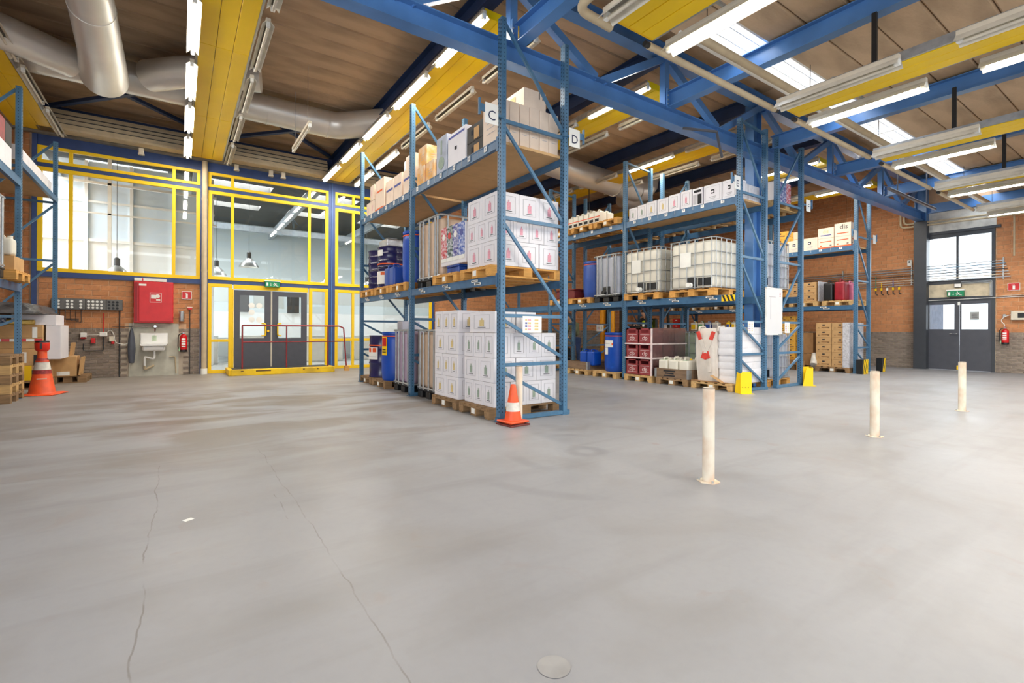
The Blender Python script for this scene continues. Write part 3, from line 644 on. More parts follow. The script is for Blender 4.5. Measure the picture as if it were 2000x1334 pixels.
for sx, lit, desc, zz, rows in (
        (0.15, (0, 1, 1, 1, 1), 'along the left of the yellow heater above the sink', 5.3, (1, 2, 3, 4)),
        (0.99, (0, 0, 0, 0, 0), 'along the right of the yellow heater above the sink', 5.3, (0, 1, 2, 3, 4)),
        (3.33, (1, 1, 1, 1, 1), 'along the left of the yellow heater over rack C', 5.3, (0, 1, 2, 3, 4)),
        (4.20, (0, 0, 0, 1, 1), 'along the right of the yellow heater over rack C', 5.3, (0, 1, 2, 3, 4)),
        (6.60, (1, 0, 0, 1, 1), 'left of the yellow heater between signs D and E', 5.3, (0, 1, 2, 3)),
        (7.48, (0, 0, 0, 0, 0), 'right of the yellow heater between signs D and E', 5.3, (0, 1, 2)),
        (9.68, (0, 1, 0, 0, 1), 'along the left of the yellow heater over rack E', 5.3, (0, 1, 2, 3)),
        (10.69, (0, 0, 0, 0, 0), 'along the right of the yellow heater over rack E', 5.3, (0, 1, 2)),
        (12.9, (1, 0, 0, 0, 0), 'along the left of the heater right of sign F', 5.3, (0, 1)),
        (13.85, (1, 1, 0, 0, 0), 'along the right of the heater right of sign F', 5.3, (0, 1, 2)),
        (16.1, (1, 0, 0, 0, 0), 'along the far right yellow heater', 5.3, (0, 1)),
        (-2.1, (0, 0, 0, 0, 0), 'along the yellow heater over the leftmost rack', 5.3, (1, 2, 3, 4))):
    for k in rows:
        fitting(sx, YS_N[k][0], YS_N[k][1], zz, bool(lit[k]), f'{nm[k]} {"lit" if lit[k] else "unlit"} strip light ' + desc)
YS_S = [(1.9, 3.17), (0.18, 1.45), (-1.6, -0.3)]; nm = ['nearest to', 'second from', 'third from']
for i, (a, b) in enumerate(SPX):
    for k, (y0, y1) in enumerate(YS_S):
        wh = ['nearest', 'second', 'third', 'fourth', 'farthest right'][i]
        fitting(a - 0.17, y0, y1, 3.98, False, f'unlit trough lamp left of the {wh} front heater, {nm[k]} the truss', side=1, w=0.19, rim=-0.02)
        fitting(b + 0.17, y0, y1, 3.98, True, f'lit trough lamp right of the {wh} front heater, {nm[k]} the truss', side=-1, w=0.19, rim=-0.02)
t = fitting(1.98, 9.5, 11.1, 4.9, False, 'unlit white batten lamp hanging on wires left of rack C', refl=False)
for s in (-0.6, 0.6): part('hanging_wire', boxm(0.006, 0.006, 1.1, GALV), t, (0, s, 0.1))
# ================================================================ RACKS
def rack(label, x0, x1, ys, levels, top=5.07, zt=None, foot_front=True, bays_board=(), group=None, diag_rev=False, hidden_back=()):
    """Pallet rack running along y. levels: list per bay of (top z, height)."""
    t = thing('pallet_rack', label, 'rack', ((x0 + x1) / 2, ys[0], 0), world=True, group=group)
    uw, ud = 0.09, 0.07
    bm = bmesh.new()
    add_box(bm, -ud / 2, -uw / 2, 0, ud / 2, uw / 2, top)
    up = finish(None, bm, RACK)
    sl = []
    k = 0; z = 0.12
    while z < top - 0.05:
        for s in (-1, 1):
            for f in (-1, 1): sl.append((f * ud / 2 - 0.0015, s * 0.022 - 0.006, z + (0.0 if s < 0 else 0.025), f * ud / 2 + 0.0015, s * 0.022 + 0.006, z + 0.018 + (0 if s < 0 else 0.025)))
        for s in (-1,): sl.append((-0.005, s * uw / 2 - 0.0012, z, 0.005, s * uw / 2 + 0.001, z + 0.012))
        z += 0.05
    slots = multibox(None, sl, SLOT)
    foot = boxm(0.12, 0.13, 0.008, RACK)
    hz = [0.03, 0.71, 1.335, 2.57, 3.79]
    for j, y in enumerate(ys):
        for x in (x0 + ud / 2, x1 - ud / 2):
            u = part('upright', up, t, (x, y, 0)); part('slots', slots, u, kind='stuff')
            part('foot_plate', foot, t, (x, y, 0))
        for z in hz:
            if z == 0.03: part('floor_channel', barm((x0 - (0.02 if j == 0 else 0), y, z), (x1 + (0.05 if j == 0 else 0), y, z), 0.08, 0.05, RACK), t)
            else: part('horizontal_brace', barm((x0 + ud, y, z), (x1 - ud, y, z), 0.035, 0.045, RACK), t)
        zz = [(0.62, 0.14), (1.28, 0.79), (2.50, 1.42), (3.72, 2.64), (5.03, 3.88)]
        for a, b in zz:
            p, q = ((x0 + ud, y, a), (x1 - ud, y, b)) if not diag_rev else ((x1 - ud, y, a), (x0 + ud, y, b))
            part('diagonal_brace', barm(p, q, 0.03, 0.04, RACK), t)
        if zt: part('top_bar', barm((x0 + ud, y, top - 0.03), (x1 - ud, y, zt - 0.03), 0.04, 0.04, RACK), t)
    for b, (ya, yb) in enumerate(zip(ys, ys[1:])):
        for (z, h) in levels[b]:
            L_ = yb - ya - uw
            for side, x in ((-1, x0 + 0.022), (1, x1 - 0.022)):
                bm = bmesh.new()
                add_box(bm, -0.022, -L_ / 2, -h, 0.022, L_ / 2, -0.0)
                add_box(bm, -0.028, -L_ / 2, -h - 0.004, 0.024, L_ / 2, -h + 0.006)
                add_box(bm, -0.028 if side < 0 else -0.02, -L_ / 2, -0.012, 0.024, L_ / 2, 0.003)
                for e in (-1, 1): add_box(bm, -0.030, e * L_ / 2 - 0.02, -h - 0.04, 0.02, e * L_ / 2 + 0.02, 0.03)
                part('beam', finish(None, bm, RACK_D), t, (x, (ya + yb) / 2, z))
        if b in bays_board:
            z, h = levels[b][-1]
            part('shelf_board', multibox(None, [(x0 + 0.045, ya + 0.06, z - 0.03, x1 - 0.045, (ya + yb) / 2 - 0.003, z + 0.006), (x0 + 0.045, (ya + yb) / 2 + 0.003, z - 0.03, x1 - 0.045, yb - 0.06, z + 0.004)], mat('chipboard', (204, 166, 118), 0.8, var=0.05)), t)
    return t
def beam_labels(t, x, ya, yb, z, n=6, two=False, h=0.06):
    """Location labels stuck on the aisle face of a beam."""
    for k in range(n):
        y = ya + (yb - ya) * (k + 0.5) / n
        if two:
            part('location_label', boxm(0.003, 0.17, 0.03, STICK), t, (x - 0.010, y + 0.05, z - 0.045)); part('location_label', boxm(0.003, 0.17, 0.03, STICK), t, (x - 0.010, y - 0.03, z - 0.085))
            part('label_print', boxm(0.002, 0.12, 0.012, INK), t, (x - 0.0125, y + 0.05, z - 0.036))
            part('label_print', boxm(0.002, 0.12, 0.012, INK), t, (x - 0.0125, y - 0.03, z - 0.076))
        else:
            part('location_label', boxm(0.003, 0.075, h + 0.01, STICK), t, (x - 0.010, y, z - h - 0.022))
            part('label_print', boxm(0.002, 0.03, 0.03, INKG), t, (x - 0.0125, y, z - h))
            part('beam_joint', boxm(0.002, 0.004, h + 0.03, WHITE), t, (x - 0.0075, y + (yb - ya) / n / 2, z - h - 0.025)) if k < n - 1 else None
YC = [5.10, 7.94, 10.74]
rc = rack('tall blue pallet rack signed C and D, orange cone at its front foot', 3.30, 4.40, YC, [[(1.84, 0.10), (3.56, 0.11)], [(1.84, 0.10), (3.56, 0.11)]], bays_board=(0, 1))
for a, b in zip(YC, YC[1:]):
    beam_labels(rc, 3.30, a + 0.1, b - 0.1, 3.56, 6); beam_labels(rc, 3.30, a + 0.1, b - 0.1, 1.84, 3, True)
YE = [5.10, 7.94, 10.74, 13.54]
re_ = rack('blue pallet rack signed E, with white tanks on its middle level', 8.66, 9.62, YE, [[(1.85, 0.13), (3.70, 0.13)]] * 3, bays_board=(0,), top=5.16, zt=5.1)
for a, b in zip(YE[:2], YE[1:]): beam_labels(re_, 8.66, a + 0.1, b - 0.1, 3.70, 6 if a < 6 else 4, h=0.05); beam_labels(re_, 8.66, a + 0.1, b - 0.1, 1.85, 3, True)
tape = part('hazard_tape', boxm(0.004, 0.28, 0.12, YELF), re_, (8.645, 5.29, 1.725))
for k in range(3):
    part('black_stripe', prismm([(-0.04, 0.0), (0.0, 0.0), (0.05, 0.118), (0.01, 0.118)], 'x', -0.003, 0.0, INK, 'tapes'), tape, (-0.001, -0.09 + k * 0.085, 0.001))
YF = [5.08, 7.92, 10.72]
rf = rack('blue pallet rack signed F, back to back with rack E', 9.98, 11.06, YF, [[(1.90, 0.13), (3.70, 0.13)]] * 2, bays_board=(), diag_rev=True, top=5.1)
YGk = [5.65, 8.45, 11.25, 14.05]
rg = rack('blue pallet rack farthest right, with cream boxes and red canister, by the outer wall', 15.36, 16.30, YGk, [[(1.89, 0.11), (3.55, 0.12)], [(1.89, 0.11), (3.55, 0.12)], [(1.89, 0.11), (3.55, 0.12)]], bays_board=(0,), top=4.9)
for a, b in zip(YGk[:2], YGk[1:]): beam_labels(rg, 15.36, a + 0.1, b - 0.1, 3.55, 5, h=0.05); beam_labels(rg, 15.36, a + 0.1, b - 0.1, 1.89, 2, True)
YA = [8.25, 11.07, 13.9]
ra = rack('blue pallet rack at the far left edge, behind the tall orange cone', -3.22, -2.13, YA, [[(1.86, 0.12), (3.57, 0.12)], [(3.90, 0.1)]], bays_board=(0, 1), top=5.08, diag_rev=True)

# ---- rack signs
def aisle_sign(ch, x, y, z, side, label, small=False):
    t = thing('aisle_sign', label, 'sign', (x, y, z), group=None)
    s = 0.8 if small else 1.0
    part('sheet', boxm(0.19 * s, 0.004, 0.25 * s, STICK), t, (0, 0, 0))
    if ch: part('letter', textm(ch, 0.17 * s, mat('dark_blue_ink', (60, 66, 92), 0.8)), t, (0, -0.004, 0.10 * s))
    part('arm', boxm(0.09, 0.06, 0.03, RACK), t, (-side * (0.095 * s + 0.04), 0.035, 0.12))
    part('bracket', boxm(0.1, 0.01, 0.09, RACK), t, (side * 0.12 * s, 0.008, 0.13)); part('bracket_flange', boxm(0.02, 0.03, 0.2, RACK), t, (side * 0.17 * s, 0.008, 0.08))
    return t
aisle_sign('C', 3.14, 5.03, 3.67, -1, 'white sign with letter C beside the nearest rack upright')
aisle_sign('D', 4.49, 5.03, 3.68, 1, 'white sign with letter D right of the nearest rack')
aisle_sign('E', 8.50, 5.03, 3.78, -1, 'white sign with letter E at the front of the middle rack')
aisle_sign('F', 11.18, 5.0, 3.74, 1, 'white sign with letter F right of the back-to-back racks')
aisle_sign(None, 15.16, 5.58, 3.66, -1, 'white sign at the left upright of the rack farthest right')
aisle_sign(None, 16.46, 5.58, 3.68, 1, 'white sign right of the rack farthest right')
def sheet(x, y, z, w, h, label):
    t = thing('rack_notice', label, 'notice', (x, y, z))
    part('sheet', boxm(w, 0.003, h, STICK), t)
    for i, (dx, m_, ww) in enumerate(((-0.32, INKB, .1), (-0.15, INKR, .16), (0.22, INKY, .2))):
        for k in range(4): part('printed_block', boxm(w * ww, 0.002, h * 0.11, m_ if (i + k) % 3 else INKY), t, (dx * w, -0.0025, h * (0.14 + k * 0.19)))
    return t
sheet(3.81, 5.078, 1.12, 0.31, 0.215, 'white load notice with coloured print hung on the frame of the nearest rack')
sheet(9.06, 5.078, 1.12, 0.20, 0.22, 'white load notice on the frame of rack E, left of the whiteboard')
sheet(10.41, 5.058, 1.12, 0.19, 0.22, 'white load notice on the frame of rack F, right of the whiteboard')
sheet(10.62, 10.698, 1.13, 0.3, 0.2, 'white notice on a far frame of rack F, above the blue canisters')
wbd = thing('whiteboard', 'tall white board hung between the frames of racks E and F', 'whiteboard', (9.80, 5.02, 1.09))
part('panel', boxm(0.60, 0.02, 0.92, mat('whiteboard_enamel', (210, 213, 216), 0.3, var=0.01), 0.01), wbd)
part('frame', multibox(None, [(-0.31, -0.015, -0.01, 0.31, 0.012, 0.01), (-0.31, -0.015, 0.91, 0.31, 0.012, 0.93), (-0.31, -0.015, 0, -0.295, 0.012, 0.92), (0.295, -0.015, 0, 0.31, 0.012, 0.92)], WHITE), wbd)
part('pen_tray', boxm(0.1, 0.05, 0.03, GALV), wbd, (0.2, -0.03, -0.02))
for k in range(3): part('red_note', boxm(0.03, 0.004, 0.014, REDP), wbd, (0.22, -0.013, 0.76 + k * 0.035))
part('grey_streak', multibox(None, [(-0.15, -0.0115, 0.3, -0.13, -0.0105, 0.75), (-0.2, -0.0115, 0.74, 0.05, -0.0105, 0.755)], INKG), wbd)

# ================================================================ LOADS
def pallet(x, y, z, label, m=WOOD, length=1.2, width=0.8, tag_=True, rz=0.0):
    """EUR pallet: the long side along x, so its 0.8 m end faces the aisle."""
    t = thing('wooden_pallet', label, 'pallet', (x, y, z), rz=rz)
    for k, w in enumerate((0.145, 0.1, 0.145, 0.1, 0.145)):
        part('deck_board', boxm(length, w, 0.022, m, 0.002), t, (0, (-0.3275, -0.165, 0, 0.165, 0.3275)[k] * width / 0.8, 0.122))
    for dx in (-length / 2 + 0.0725, 0, length / 2 - 0.0725):
        part('stringer_board', boxm(0.145, width, 0.022, m, 0.002), t, (dx, 0, 0.1))
        for dy in (-width / 2 + 0.06, 0, width / 2 - 0.06): part('block', boxm(0.145, 0.12 if dy else 0.145, 0.078, m, 0.003), t, (dx, dy, 0.022))
    for dy, w in ((-width / 2 + 0.05, 0.1), (0, 0.145), (width / 2 - 0.05, 0.1)): part('bottom_board', boxm(length, w, 0.022, m, 0.002), t, (0, dy, 0))
    if tag_: part('paper_tag', boxm(0.003, 0.09, 0.07, STICK), t, (-length / 2 - 0.002, 0.0, 0.03))
    return t
class Proto:
    """First call builds the thing, later calls copy it."""
    def __init__(s, fn): s.fn = fn; s.p = {}
    def __call__(s, loc, label, *a, rz=0.0, group=None, **k):
        key = (a, tuple(sorted((x, getattr(y, 'name', y)) for x, y in k.items()))); key = tuple(getattr(q, 'name', q) for q in a) + key[1:]
        if key in s.p: o = dup(s.p[key][0], loc, label, rz, group, s.p[key][1])
        else:
            o = s.fn((0, 0, 0), label, *a, **k); o.location = loc; o.rotation_euler = (0, 0, rz)
            if group: o['group'] = group
            s.p[key] = (o, {c.name for c in o.children})
        return o
def _plastic_pallet(loc, label, m=BLACKP, L=1.2, W=1.0):
    t = thing('plastic_pallet', label, 'pallet', loc)
    part('deck', boxm(L, W, 0.03, m, 0.01), t, (0, 0, 0.11))
    for dx in (-L / 2 + 0.08, 0, L / 2 - 0.08):
        for dy in (-W / 2 + 0.1, 0, W / 2 - 0.1): part('foot_block', boxm(0.14, 0.18, 0.11, m, 0.01), t, (dx, dy, 0))
    return t
def cage_bar(t, p, q, r=0.009, m=None, name='cage_bar'): part(name, tubem([p, q], r, m or GALV, 8, (round((Vector(q) - Vector(p)).length, 3), tuple(round(v, 3) for v in (Vector(q) - Vector(p)).normalized()), r, tuple(round(v, 3) for v in p))), t)
def bulgy(dx, dy, dz, m, r=0.1, n=1):
    """Blow-moulded tank: rounded box with shallow vertical flutes."""
    key = ('bulgy', dx, dy, dz, r, m.name)
    if key in MESH: return MESH[key]
    bm = bmesh.new(); add_box(bm, -dx / 2, -dy / 2, 0, dx / 2, dy / 2, dz)
    bmesh.ops.bevel(bm, geom=bm.edges[:], offset=r, segments=4, profile=0.6, affect='EDGES')
    return finish(key, bm, m, True)
def _ibc(loc, label, style='grid', tank=None, base='wood', W=1.0, L=1.15, valve=True):
    """Intermediate bulk container; its W side faces -x, L runs along x."""
    t = thing('tank_container', label, 'tank', loc)
    z0 = 0.0
    if base == 'wood':
        for dy in (-W / 2 + 0.07, -0.2, 0.2, W / 2 - 0.07, 0): part('base_board', boxm(L, 0.12, 0.022, WOOD_O, 0.002), t, (0, dy, 0.122))
        for dx in (-L / 2 + 0.07, 0, L / 2 - 0.07):
            part('base_stringer', boxm(0.12, W, 0.022, WOOD_O, 0.002), t, (dx, 0, 0.1))
            for dy in (-W / 2 + 0.08, 0, W / 2 - 0.08): part('base_block', boxm(0.14, 0.15, 0.1, WOOD_O, 0.003), t, (dx, dy, 0))
    else:
        m = BLACKP
        part('base_deck', boxm(L, W, 0.035, m, 0.008), t, (0, 0, 0.115))
        for dx in (-L / 2 + 0.08, 0, L / 2 - 0.08):
            for dy in (-W / 2 + 0.11, 0, W / 2 - 0.11): part('base_block', boxm(0.15, 0.17, 0.115, m, 0.01), t, (dx, dy, 0))
    z0 = 0.15; H = 0.98
    part('tank', bulgy(L - 0.06, W - 0.06, H - 0.03, tank, 0.09), t, (0, 0, z0 + 0.01))
    part('filler_cap', lathem([(0, 0), (0.08, 0), (0.08, 0.05), (0.06, 0.06), (0, 0.06)], BLACKP, 16, 'fcap'), t, (0, 0, z0 + H - 0.03))
    x0, x1, y0, y1 = -L / 2, L / 2, -W / 2, W / 2
    top = z0 + H + 0.01
    zs = (z0 + 0.02, z0 + 0.24, z0 + 0.48, z0 + 0.72, top) if style == 'grid' else (z0 + 0.02, top)
    for z in zs:
        r = 0.012 if z in (zs[0], zs[-1]) else 0.008
        rr_ = 0.07
        loop = round_path([(x0, 0, z), (x0, y0, z), (x1, y0, z), (x1, y1, z), (x0, y1, z), (x0, 0, z)], rr_, 4)
        part('cage_hoop', tubem(loop, r if style == 'grid' else 0.018, GALV, 8, ('hoop', L, W, z, style)), t)
    if style == 'grid':
        for k in range(6):
            y = y0 + 0.06 + k * (W - 0.12) / 5
            for x in (x0, x1): cage_bar(t, (x, y, z0), (x, y, top))
        for k in range(7):
            x = x0 + 0.06 + k * (L - 0.12) / 6
            for y in (y0, y1): cage_bar(t, (x, y, z0), (x, y, top))
    else:
        for y in (y0 + 0.10, y0 + 0.19, 0.0 - 0.04, y1 - 0.27, y1 - 0.13):
            for x in (x0, x1): cage_bar(t, (x, y, z0 - 0.01), (x, y, top), 0.017)
        for x in (x0 + 0.13, x0 + 0.4, x1 - 0.4, x1 - 0.13):
            for y in (y0, y1): cage_bar(t, (x, y, z0 - 0.01), (x, y, top), 0.017)
    if valve:
        part('valve_recess', bulgy(0.06, 0.24, 0.22, BLACKP, 0.03), t, (x0 + 0.035, 0, z0 + 0.01))
        part('outlet_valve', lathem([(0, 0), (0.05, 0), (0.05, 0.04), (0.035, 0.05), (0.035, 0.10), (0.05, 0.1), (0.05, 0.12), (0, 0.12)], STICK if style == 'grid' else BLACKP, 14, 'valve' + style), t, (x0 + 0.02, 0.0, z0 + 0.075), (0, -PI / 2, 0))
    if style == 'grid':
        part('label_plate', boxm(0.003, 0.26, 0.30, STICK), t, (x0 - 0.012, 0.12, z0 + 0.45))
        part('black_band', boxm(0.004, 0.3, 0.15, BLACKP), t, (x0 + 0.022, -0.3, z0 + 0.06))
    return t
IBC = Proto(lambda loc, label, *a, **k: _ibc(loc, label, *a, **k))
def _drum(loc, label, kind='steel', m=NAVY, r=0.29, h=0.88):
    t = thing('drum', label, 'drum', loc)
    if kind == 'steel':
        p = [(0, 0.01), (r - 0.02, 0.01), (r, 0.0), (r + 0.006, 0.012), (r - 0.004, 0.03)]
        for zz in (h * 0.34, h * 0.67): p += [(r - 0.004, zz - 0.03), (r + 0.008, zz), (r - 0.004, zz + 0.03)]
        p += [(r - 0.004, h - 0.03), (r + 0.006, h - 0.012), (r, h), (r - 0.02, h - 0.015), (0, h - 0.015)]
        part('body', lathem(p, m, 32, ('drum', r, h)), t)
        part('bung', lathem([(0, 0), (0.035, 0), (0.035, 0.02), (0, 0.02)], GALV, 12, 'bung'), t, (r * 0.6, 0, h - 0.015))
    else:
        p = [(0, 0.0), (r * 0.9, 0.0), (r * 0.96, 0.03), (r, 0.16), (r + 0.004, h * 0.5), (r, h - 0.17), (r * 0.965, h - 0.075), (r * 0.93, h - 0.065), (r * 0.93, h - 0.055), (r * 1.0, h - 0.05), (r * 1.0, h - 0.004), (r * 0.95, h), (r * 0.9, h - 0.02), (0, h - 0.02)]
        part('body', lathem(p, m, 32, ('pdrum', r, h)), t)
        part('clamp_ring', lathem([(r * 0.985, h - 0.095), (r * 1.0, h - 0.095), (r * 1.0, h - 0.075), (r * 0.985, h - 0.075)], ORANGE, 32, ('ring', r, h)), t)
        part('bung', lathem([(0, 0), (0.04, 0), (0.04, 0.02), (0, 0.02)], BLACKP, 12, 'bungp'), t, (r * 0.5, 0, h - 0.02))
    return t
DRUM = Proto(lambda loc, label, *a, **k: _drum(loc, label, *a, **k))
def drum_label(t, r, z, w, h, ang, m=STICK, marks=()):
    """Curved label on a drum, centred at angle ang."""
    def arc(r2, a0, a1, z0, z1, mm, key):
        bm = bmesh.new(); n = 8; A = []; B = []
        for k in range(n + 1):
            a = a0 + (a1 - a0) * k / n
            A.append(bm.verts.new((r2 * math.cos(a), r2 * math.sin(a), z0))); B.append(bm.verts.new((r2 * math.cos(a), r2 * math.sin(a), z1)))
        for k in range(n): bm.faces.new((A[k], A[k + 1], B[k + 1], B[k]))
        return finish(None, bm, mm, True)
    d = w / r / 2
    lab = part('label_sheet', arc(r + 0.010, ang - d, ang + d, z, z + h, m, 0), t)
    for (u0, v0, u1, v1, mm) in marks:
        part('label_mark', arc(r + 0.012, ang + d - 2 * d * u1, ang + d - 2 * d * u0, z + h * v0, z + h * v1, mm, 0), lab)
def strap_ring(t, r, z, m=ORANGE): part('strap', lathem([(r + 0.009, z), (r + 0.012, z), (r + 0.012, z + 0.025), (r + 0.009, z + 0.025)], m, 32, ('strap', r, round(z, 3))), t)
def _can(loc, label, m=TANK_W, dx=0.25, dy=0.19, h=0.40, cap=None, lab=None, logo=None):
    """Jerrycan with moulded handle, neck and cap."""
    t = thing('canister', label, 'canister', loc)
    part('body', bulgy(dx, dy, h * 0.86, m, min(dx, dy) * 0.2), t)
    part('handle', tubem(round_path([(-dx * 0.3, 0, h * 0.82), (-dx * 0.3, 0, h * 0.97), (dx * 0.12, 0, h * 0.97), (dx * 0.12, 0, h * 0.82)], 0.03), min(dx, dy) * 0.075, m, 8, ('hnd', dx, dy, h)), t)
    part('cap', lathem([(0, 0), (dy * 0.13, 0), (dy * 0.13, dy * 0.16), (0, dy * 0.16)], cap or m, 12, ('cap', dy)), t, (dx * 0.33, 0, h * 0.85))
    if lab:
        part('label_sheet', boxm(0.002, dy * 0.7, h * 0.5, lab), t, (-dx / 2 - 0.001, 0, h * 0.15)); part('label_sheet', boxm(dx * 0.7, 0.002, h * 0.5, lab), t, (0, -dy / 2 - 0.001, h * 0.15))
    if logo: part('printed_mark', boxm(0.003, dy * 0.4, h * 0.2, logo), t, (-dx / 2 - 0.002, 0, h * 0.3))
    return t
CAN = Proto(lambda loc, label, *a, **k: _can(loc, label, *a, **k))
def decal(t, face, u, v, w, h, m, dx, dy, name='print', lift=0.0015):
    """Flat print on the -x ('x') or -y ('y') side of a carton; u across from the centre, v up from the base."""
    if face == 'x': part(name, boxm(0.0016, w, h, m), t, (-dx / 2 - lift, u, v))
    else: part(name, boxm(w, 0.0016, h, m), t, (u, -dy / 2 - lift, v))
def outline(t, face, w, h, v, m, dx, dy):
    g = 0.004
    bxs = [(-w / 2, 0, w / 2, g), (-w / 2, h - g, w / 2, h), (-w / 2, g, -w / 2 + g, h - g), (w / 2 - g, g, w / 2, h - g)]
    if face == 'y': me = multibox(('oly', round(w, 3), round(h, 3)), [(a, -0.001, b, c, 0.001, d) for a, b, c, d in bxs], m); loc = (0, -dy / 2 - 0.001, v)
    else: me = multibox(('olx', round(w, 3), round(h, 3)), [(-0.001, a, b, 0.001, c, d) for a, b, c, d in bxs], m); loc = (-dx / 2 - 0.001, 0, v)
    part('print_border', me, t, loc)
def _carton(loc, label, dx, dy, h, m=CARTON_W, ink=None, style='bottle', faces='xy', tape_=True):
    t = thing('carton', label, 'box', loc)
    part('body', boxm(dx - 0.006, dy - 0.006, h - 0.003, m, 0.004), t)
    if tape_: part('tape', boxm(dx - 0.01, 0.05, 0.001, mat('clear_tape', (214, 200, 176), 0.3)), t, (0, 0, h - 0.003))
    for f in faces:
        w = dy if f == 'x' else dx
        if style == 'bottle':
            outline(t, f, w * 0.62, h * 0.68, h * 0.17, INKG, dx, dy)
            decal(t, f, 0, h * 0.30, w * 0.17, h * 0.30, ink, dx, dy); decal(t, f, 0, h * 0.60, w * 0.05, h * 0.09, ink, dx, dy)
            decal(t, f, 0, h * 0.24, w * 0.3, h * 0.02, INK, dx, dy)
        elif style == 'band':
            decal(t, f, 0, 0.002, w * 0.985, h * 0.14, ink, dx, dy); decal(t, f, 0, h * 0.62, w * 0.7, h * 0.08, ink, dx, dy)
            decal(t, f, -w * 0.3, h * 0.25, w * 0.12, h * 0.07, INK, dx, dy); decal(t, f, w * 0.3, h * 0.22, w * 0.12, h * 0.12, ink, dx, dy)
        elif style == 'lines':
            for k in range(3): decal(t, f, 0, h * (0.3 + 0.12 * k), w * 0.5, h * 0.012, INKG, dx, dy)
        elif style == 'holes':
            part('hand_hole', boxm(0.003, dy * 0.16, h * 0.16, SLOT), t, (-dx / 2, 0, h * 0.62)) if f == 'x' else part('hand_hole', boxm(dx * 0.16, 0.003, h * 0.16, SLOT), t, (0, -dy / 2, h * 0.62))
            for s in (-1, 1): decal(t, f, s * w * 0.3, h * 0.25, w * 0.05, h * 0.1, INK, dx, dy)
            decal(t, f, -w * 0.12, h * 0.32, w * 0.5, h * 0.12, CARTON_D if m is not CARTON_D else INK, dx, dy)
        elif style == 'brand':
            outline(t, f, w * 0.8, h * 0.75, h * 0.12, INKG, dx, dy)
            decal(t, f, 0, h * 0.48, w * 0.2, h * 0.22, INK, dx, dy, 'emblem'); decal(t, f, w * 0.01, h * 0.53, w * 0.12, h * 0.10, CARTON_W, dx, dy, 'emblem_detail', 0.0025)
            decal(t, f, 0, h * 0.28, w * 0.4, h * 0.04, INKG, dx, dy); decal(t, f, 0, h * 0.2, w * 0.3, h * 0.03, INKG, dx, dy)
    return t
CARTONP = Proto(lambda loc, label, *a, **k: _carton(loc, label, *a, **k))
rowname = ['bottom', 'second', 'third', 'fourth', 'fifth', 'sixth', 'seventh']
def ordn(i, n):
    return ['first', 'second', 'third', 'fourth', 'fifth', 'sixth', 'seventh', 'eighth'][i]
def carton_stack(xa, xb, ya, yb, z0, tiers, where, desc, m=CARTON_W, group=None):
    """Cartons in tiers; tiers: (height, nx, ny, ink, style). Only the outer cartons are in view."""
    z = z0
    for ti, (h, nx, ny, ink, style) in enumerate(tiers):
        dx, dy = (xb - xa) / nx, (yb - ya) / ny
        tn = 'top' if ti == len(tiers) - 1 else rowname[ti]
        for i in range(nx):
            for j in range(ny):
                if not (i == 0 or j == 0): continue
                if j == 0 and i == 0: side = 'front corner'
                elif j == 0: side = ordn(i, nx) + ' along the front'
                elif i == 0: side = ordn(j, ny) + ' along the aisle'
                CARTONP((xa + dx * (i + .5) + (R.random() - .5) * 0.008, ya + dy * (j + .5) + (R.random() - .5) * 0.008, z), f'{desc}, {tn} tier, {side}, {where}', round(dx, 3), round(dy, 3), h, m, ink, style, group=group)
        z += h
    return z

# ---- rack C, floor level
pallet(3.86, 5.66, 0, 'wooden pallet on the floor under the nearest white cartons, front of rack C', WOOD_D)
carton_stack(3.34, 4.38, 5.27, 6.05, 0.146, [(0.32, 4, 3, INKN, 'bottle'), (0.32, 3, 2, INKN, 'bottle'), (0.33, 4, 3, INKN, 'bottle')], 'floor of rack C', 'green-print white carton', group='white cartons with green print')
for i in range(2): CARTONP((3.53 + i * 0.34, 5.62, 1.118), ['gold-print carton lying on top of the green-print cartons, nearest the aisle', 'gold-print carton lying on top of the green-print cartons, second from the aisle'][i], 0.33, 0.66, 0.28, CARTON_W, INKY, 'bottle')
pallet(3.86, 6.55, 0, 'wooden pallet on the floor under the gold print cartons in rack C', WOOD_D)
carton_stack(3.30, 4.35, 6.16, 6.94, 0.146, [(0.32, 3, 2, INKY, 'bottle'), (0.33, 3, 3, INKY, 'bottle'), (0.32, 3, 2, INKY, 'bottle'), (0.32, 3, 3, INKY, 'bottle')], 'floor of rack C', 'gold-print white carton', group='white cartons with gold print')
IBC((3.95, 7.42, 0), 'bulging tank of pale tan liquid in a bar cage on the floor of rack C', 'bars', TANK_T, 'plastic', 0.86, 1.1, False)
IBC((3.95, 8.52, 0), 'lilac tank with bent cage bars on the floor, behind the middle upright of rack C', 'bars', TANK_L, 'plastic', 0.9, 1.1, False)
pallet(3.9, 9.55, 0, 'wooden pallet on the floor under the bright blue drum in rack C', WOOD_D)
pallet(3.9, 10.4, 0, 'wooden pallet on the floor under the dark navy drum in rack C', WOOD_D)
d = DRUM((3.62, 9.35, 0.146), 'bright blue plastic drum with yellow warning label, on the floor pallet in rack C', 'plastic', BLUEP, 0.30, 0.96)
drum_label(d, 0.30, 0.5, 0.16, 0.36, PI * 1.08, YELF, ((0.1, 0.5, 0.9, 0.95, REDP), (0.15, 0.15, 0.85, 0.2, INK), (0.2, 0.28, 0.8, 0.34, INK)))
d = DRUM((3.62, 10.15, 0.146), 'dark navy steel drum with white hazard label, on the floor pallet in rack C', 'steel', NAVY, 0.29, 0.88)
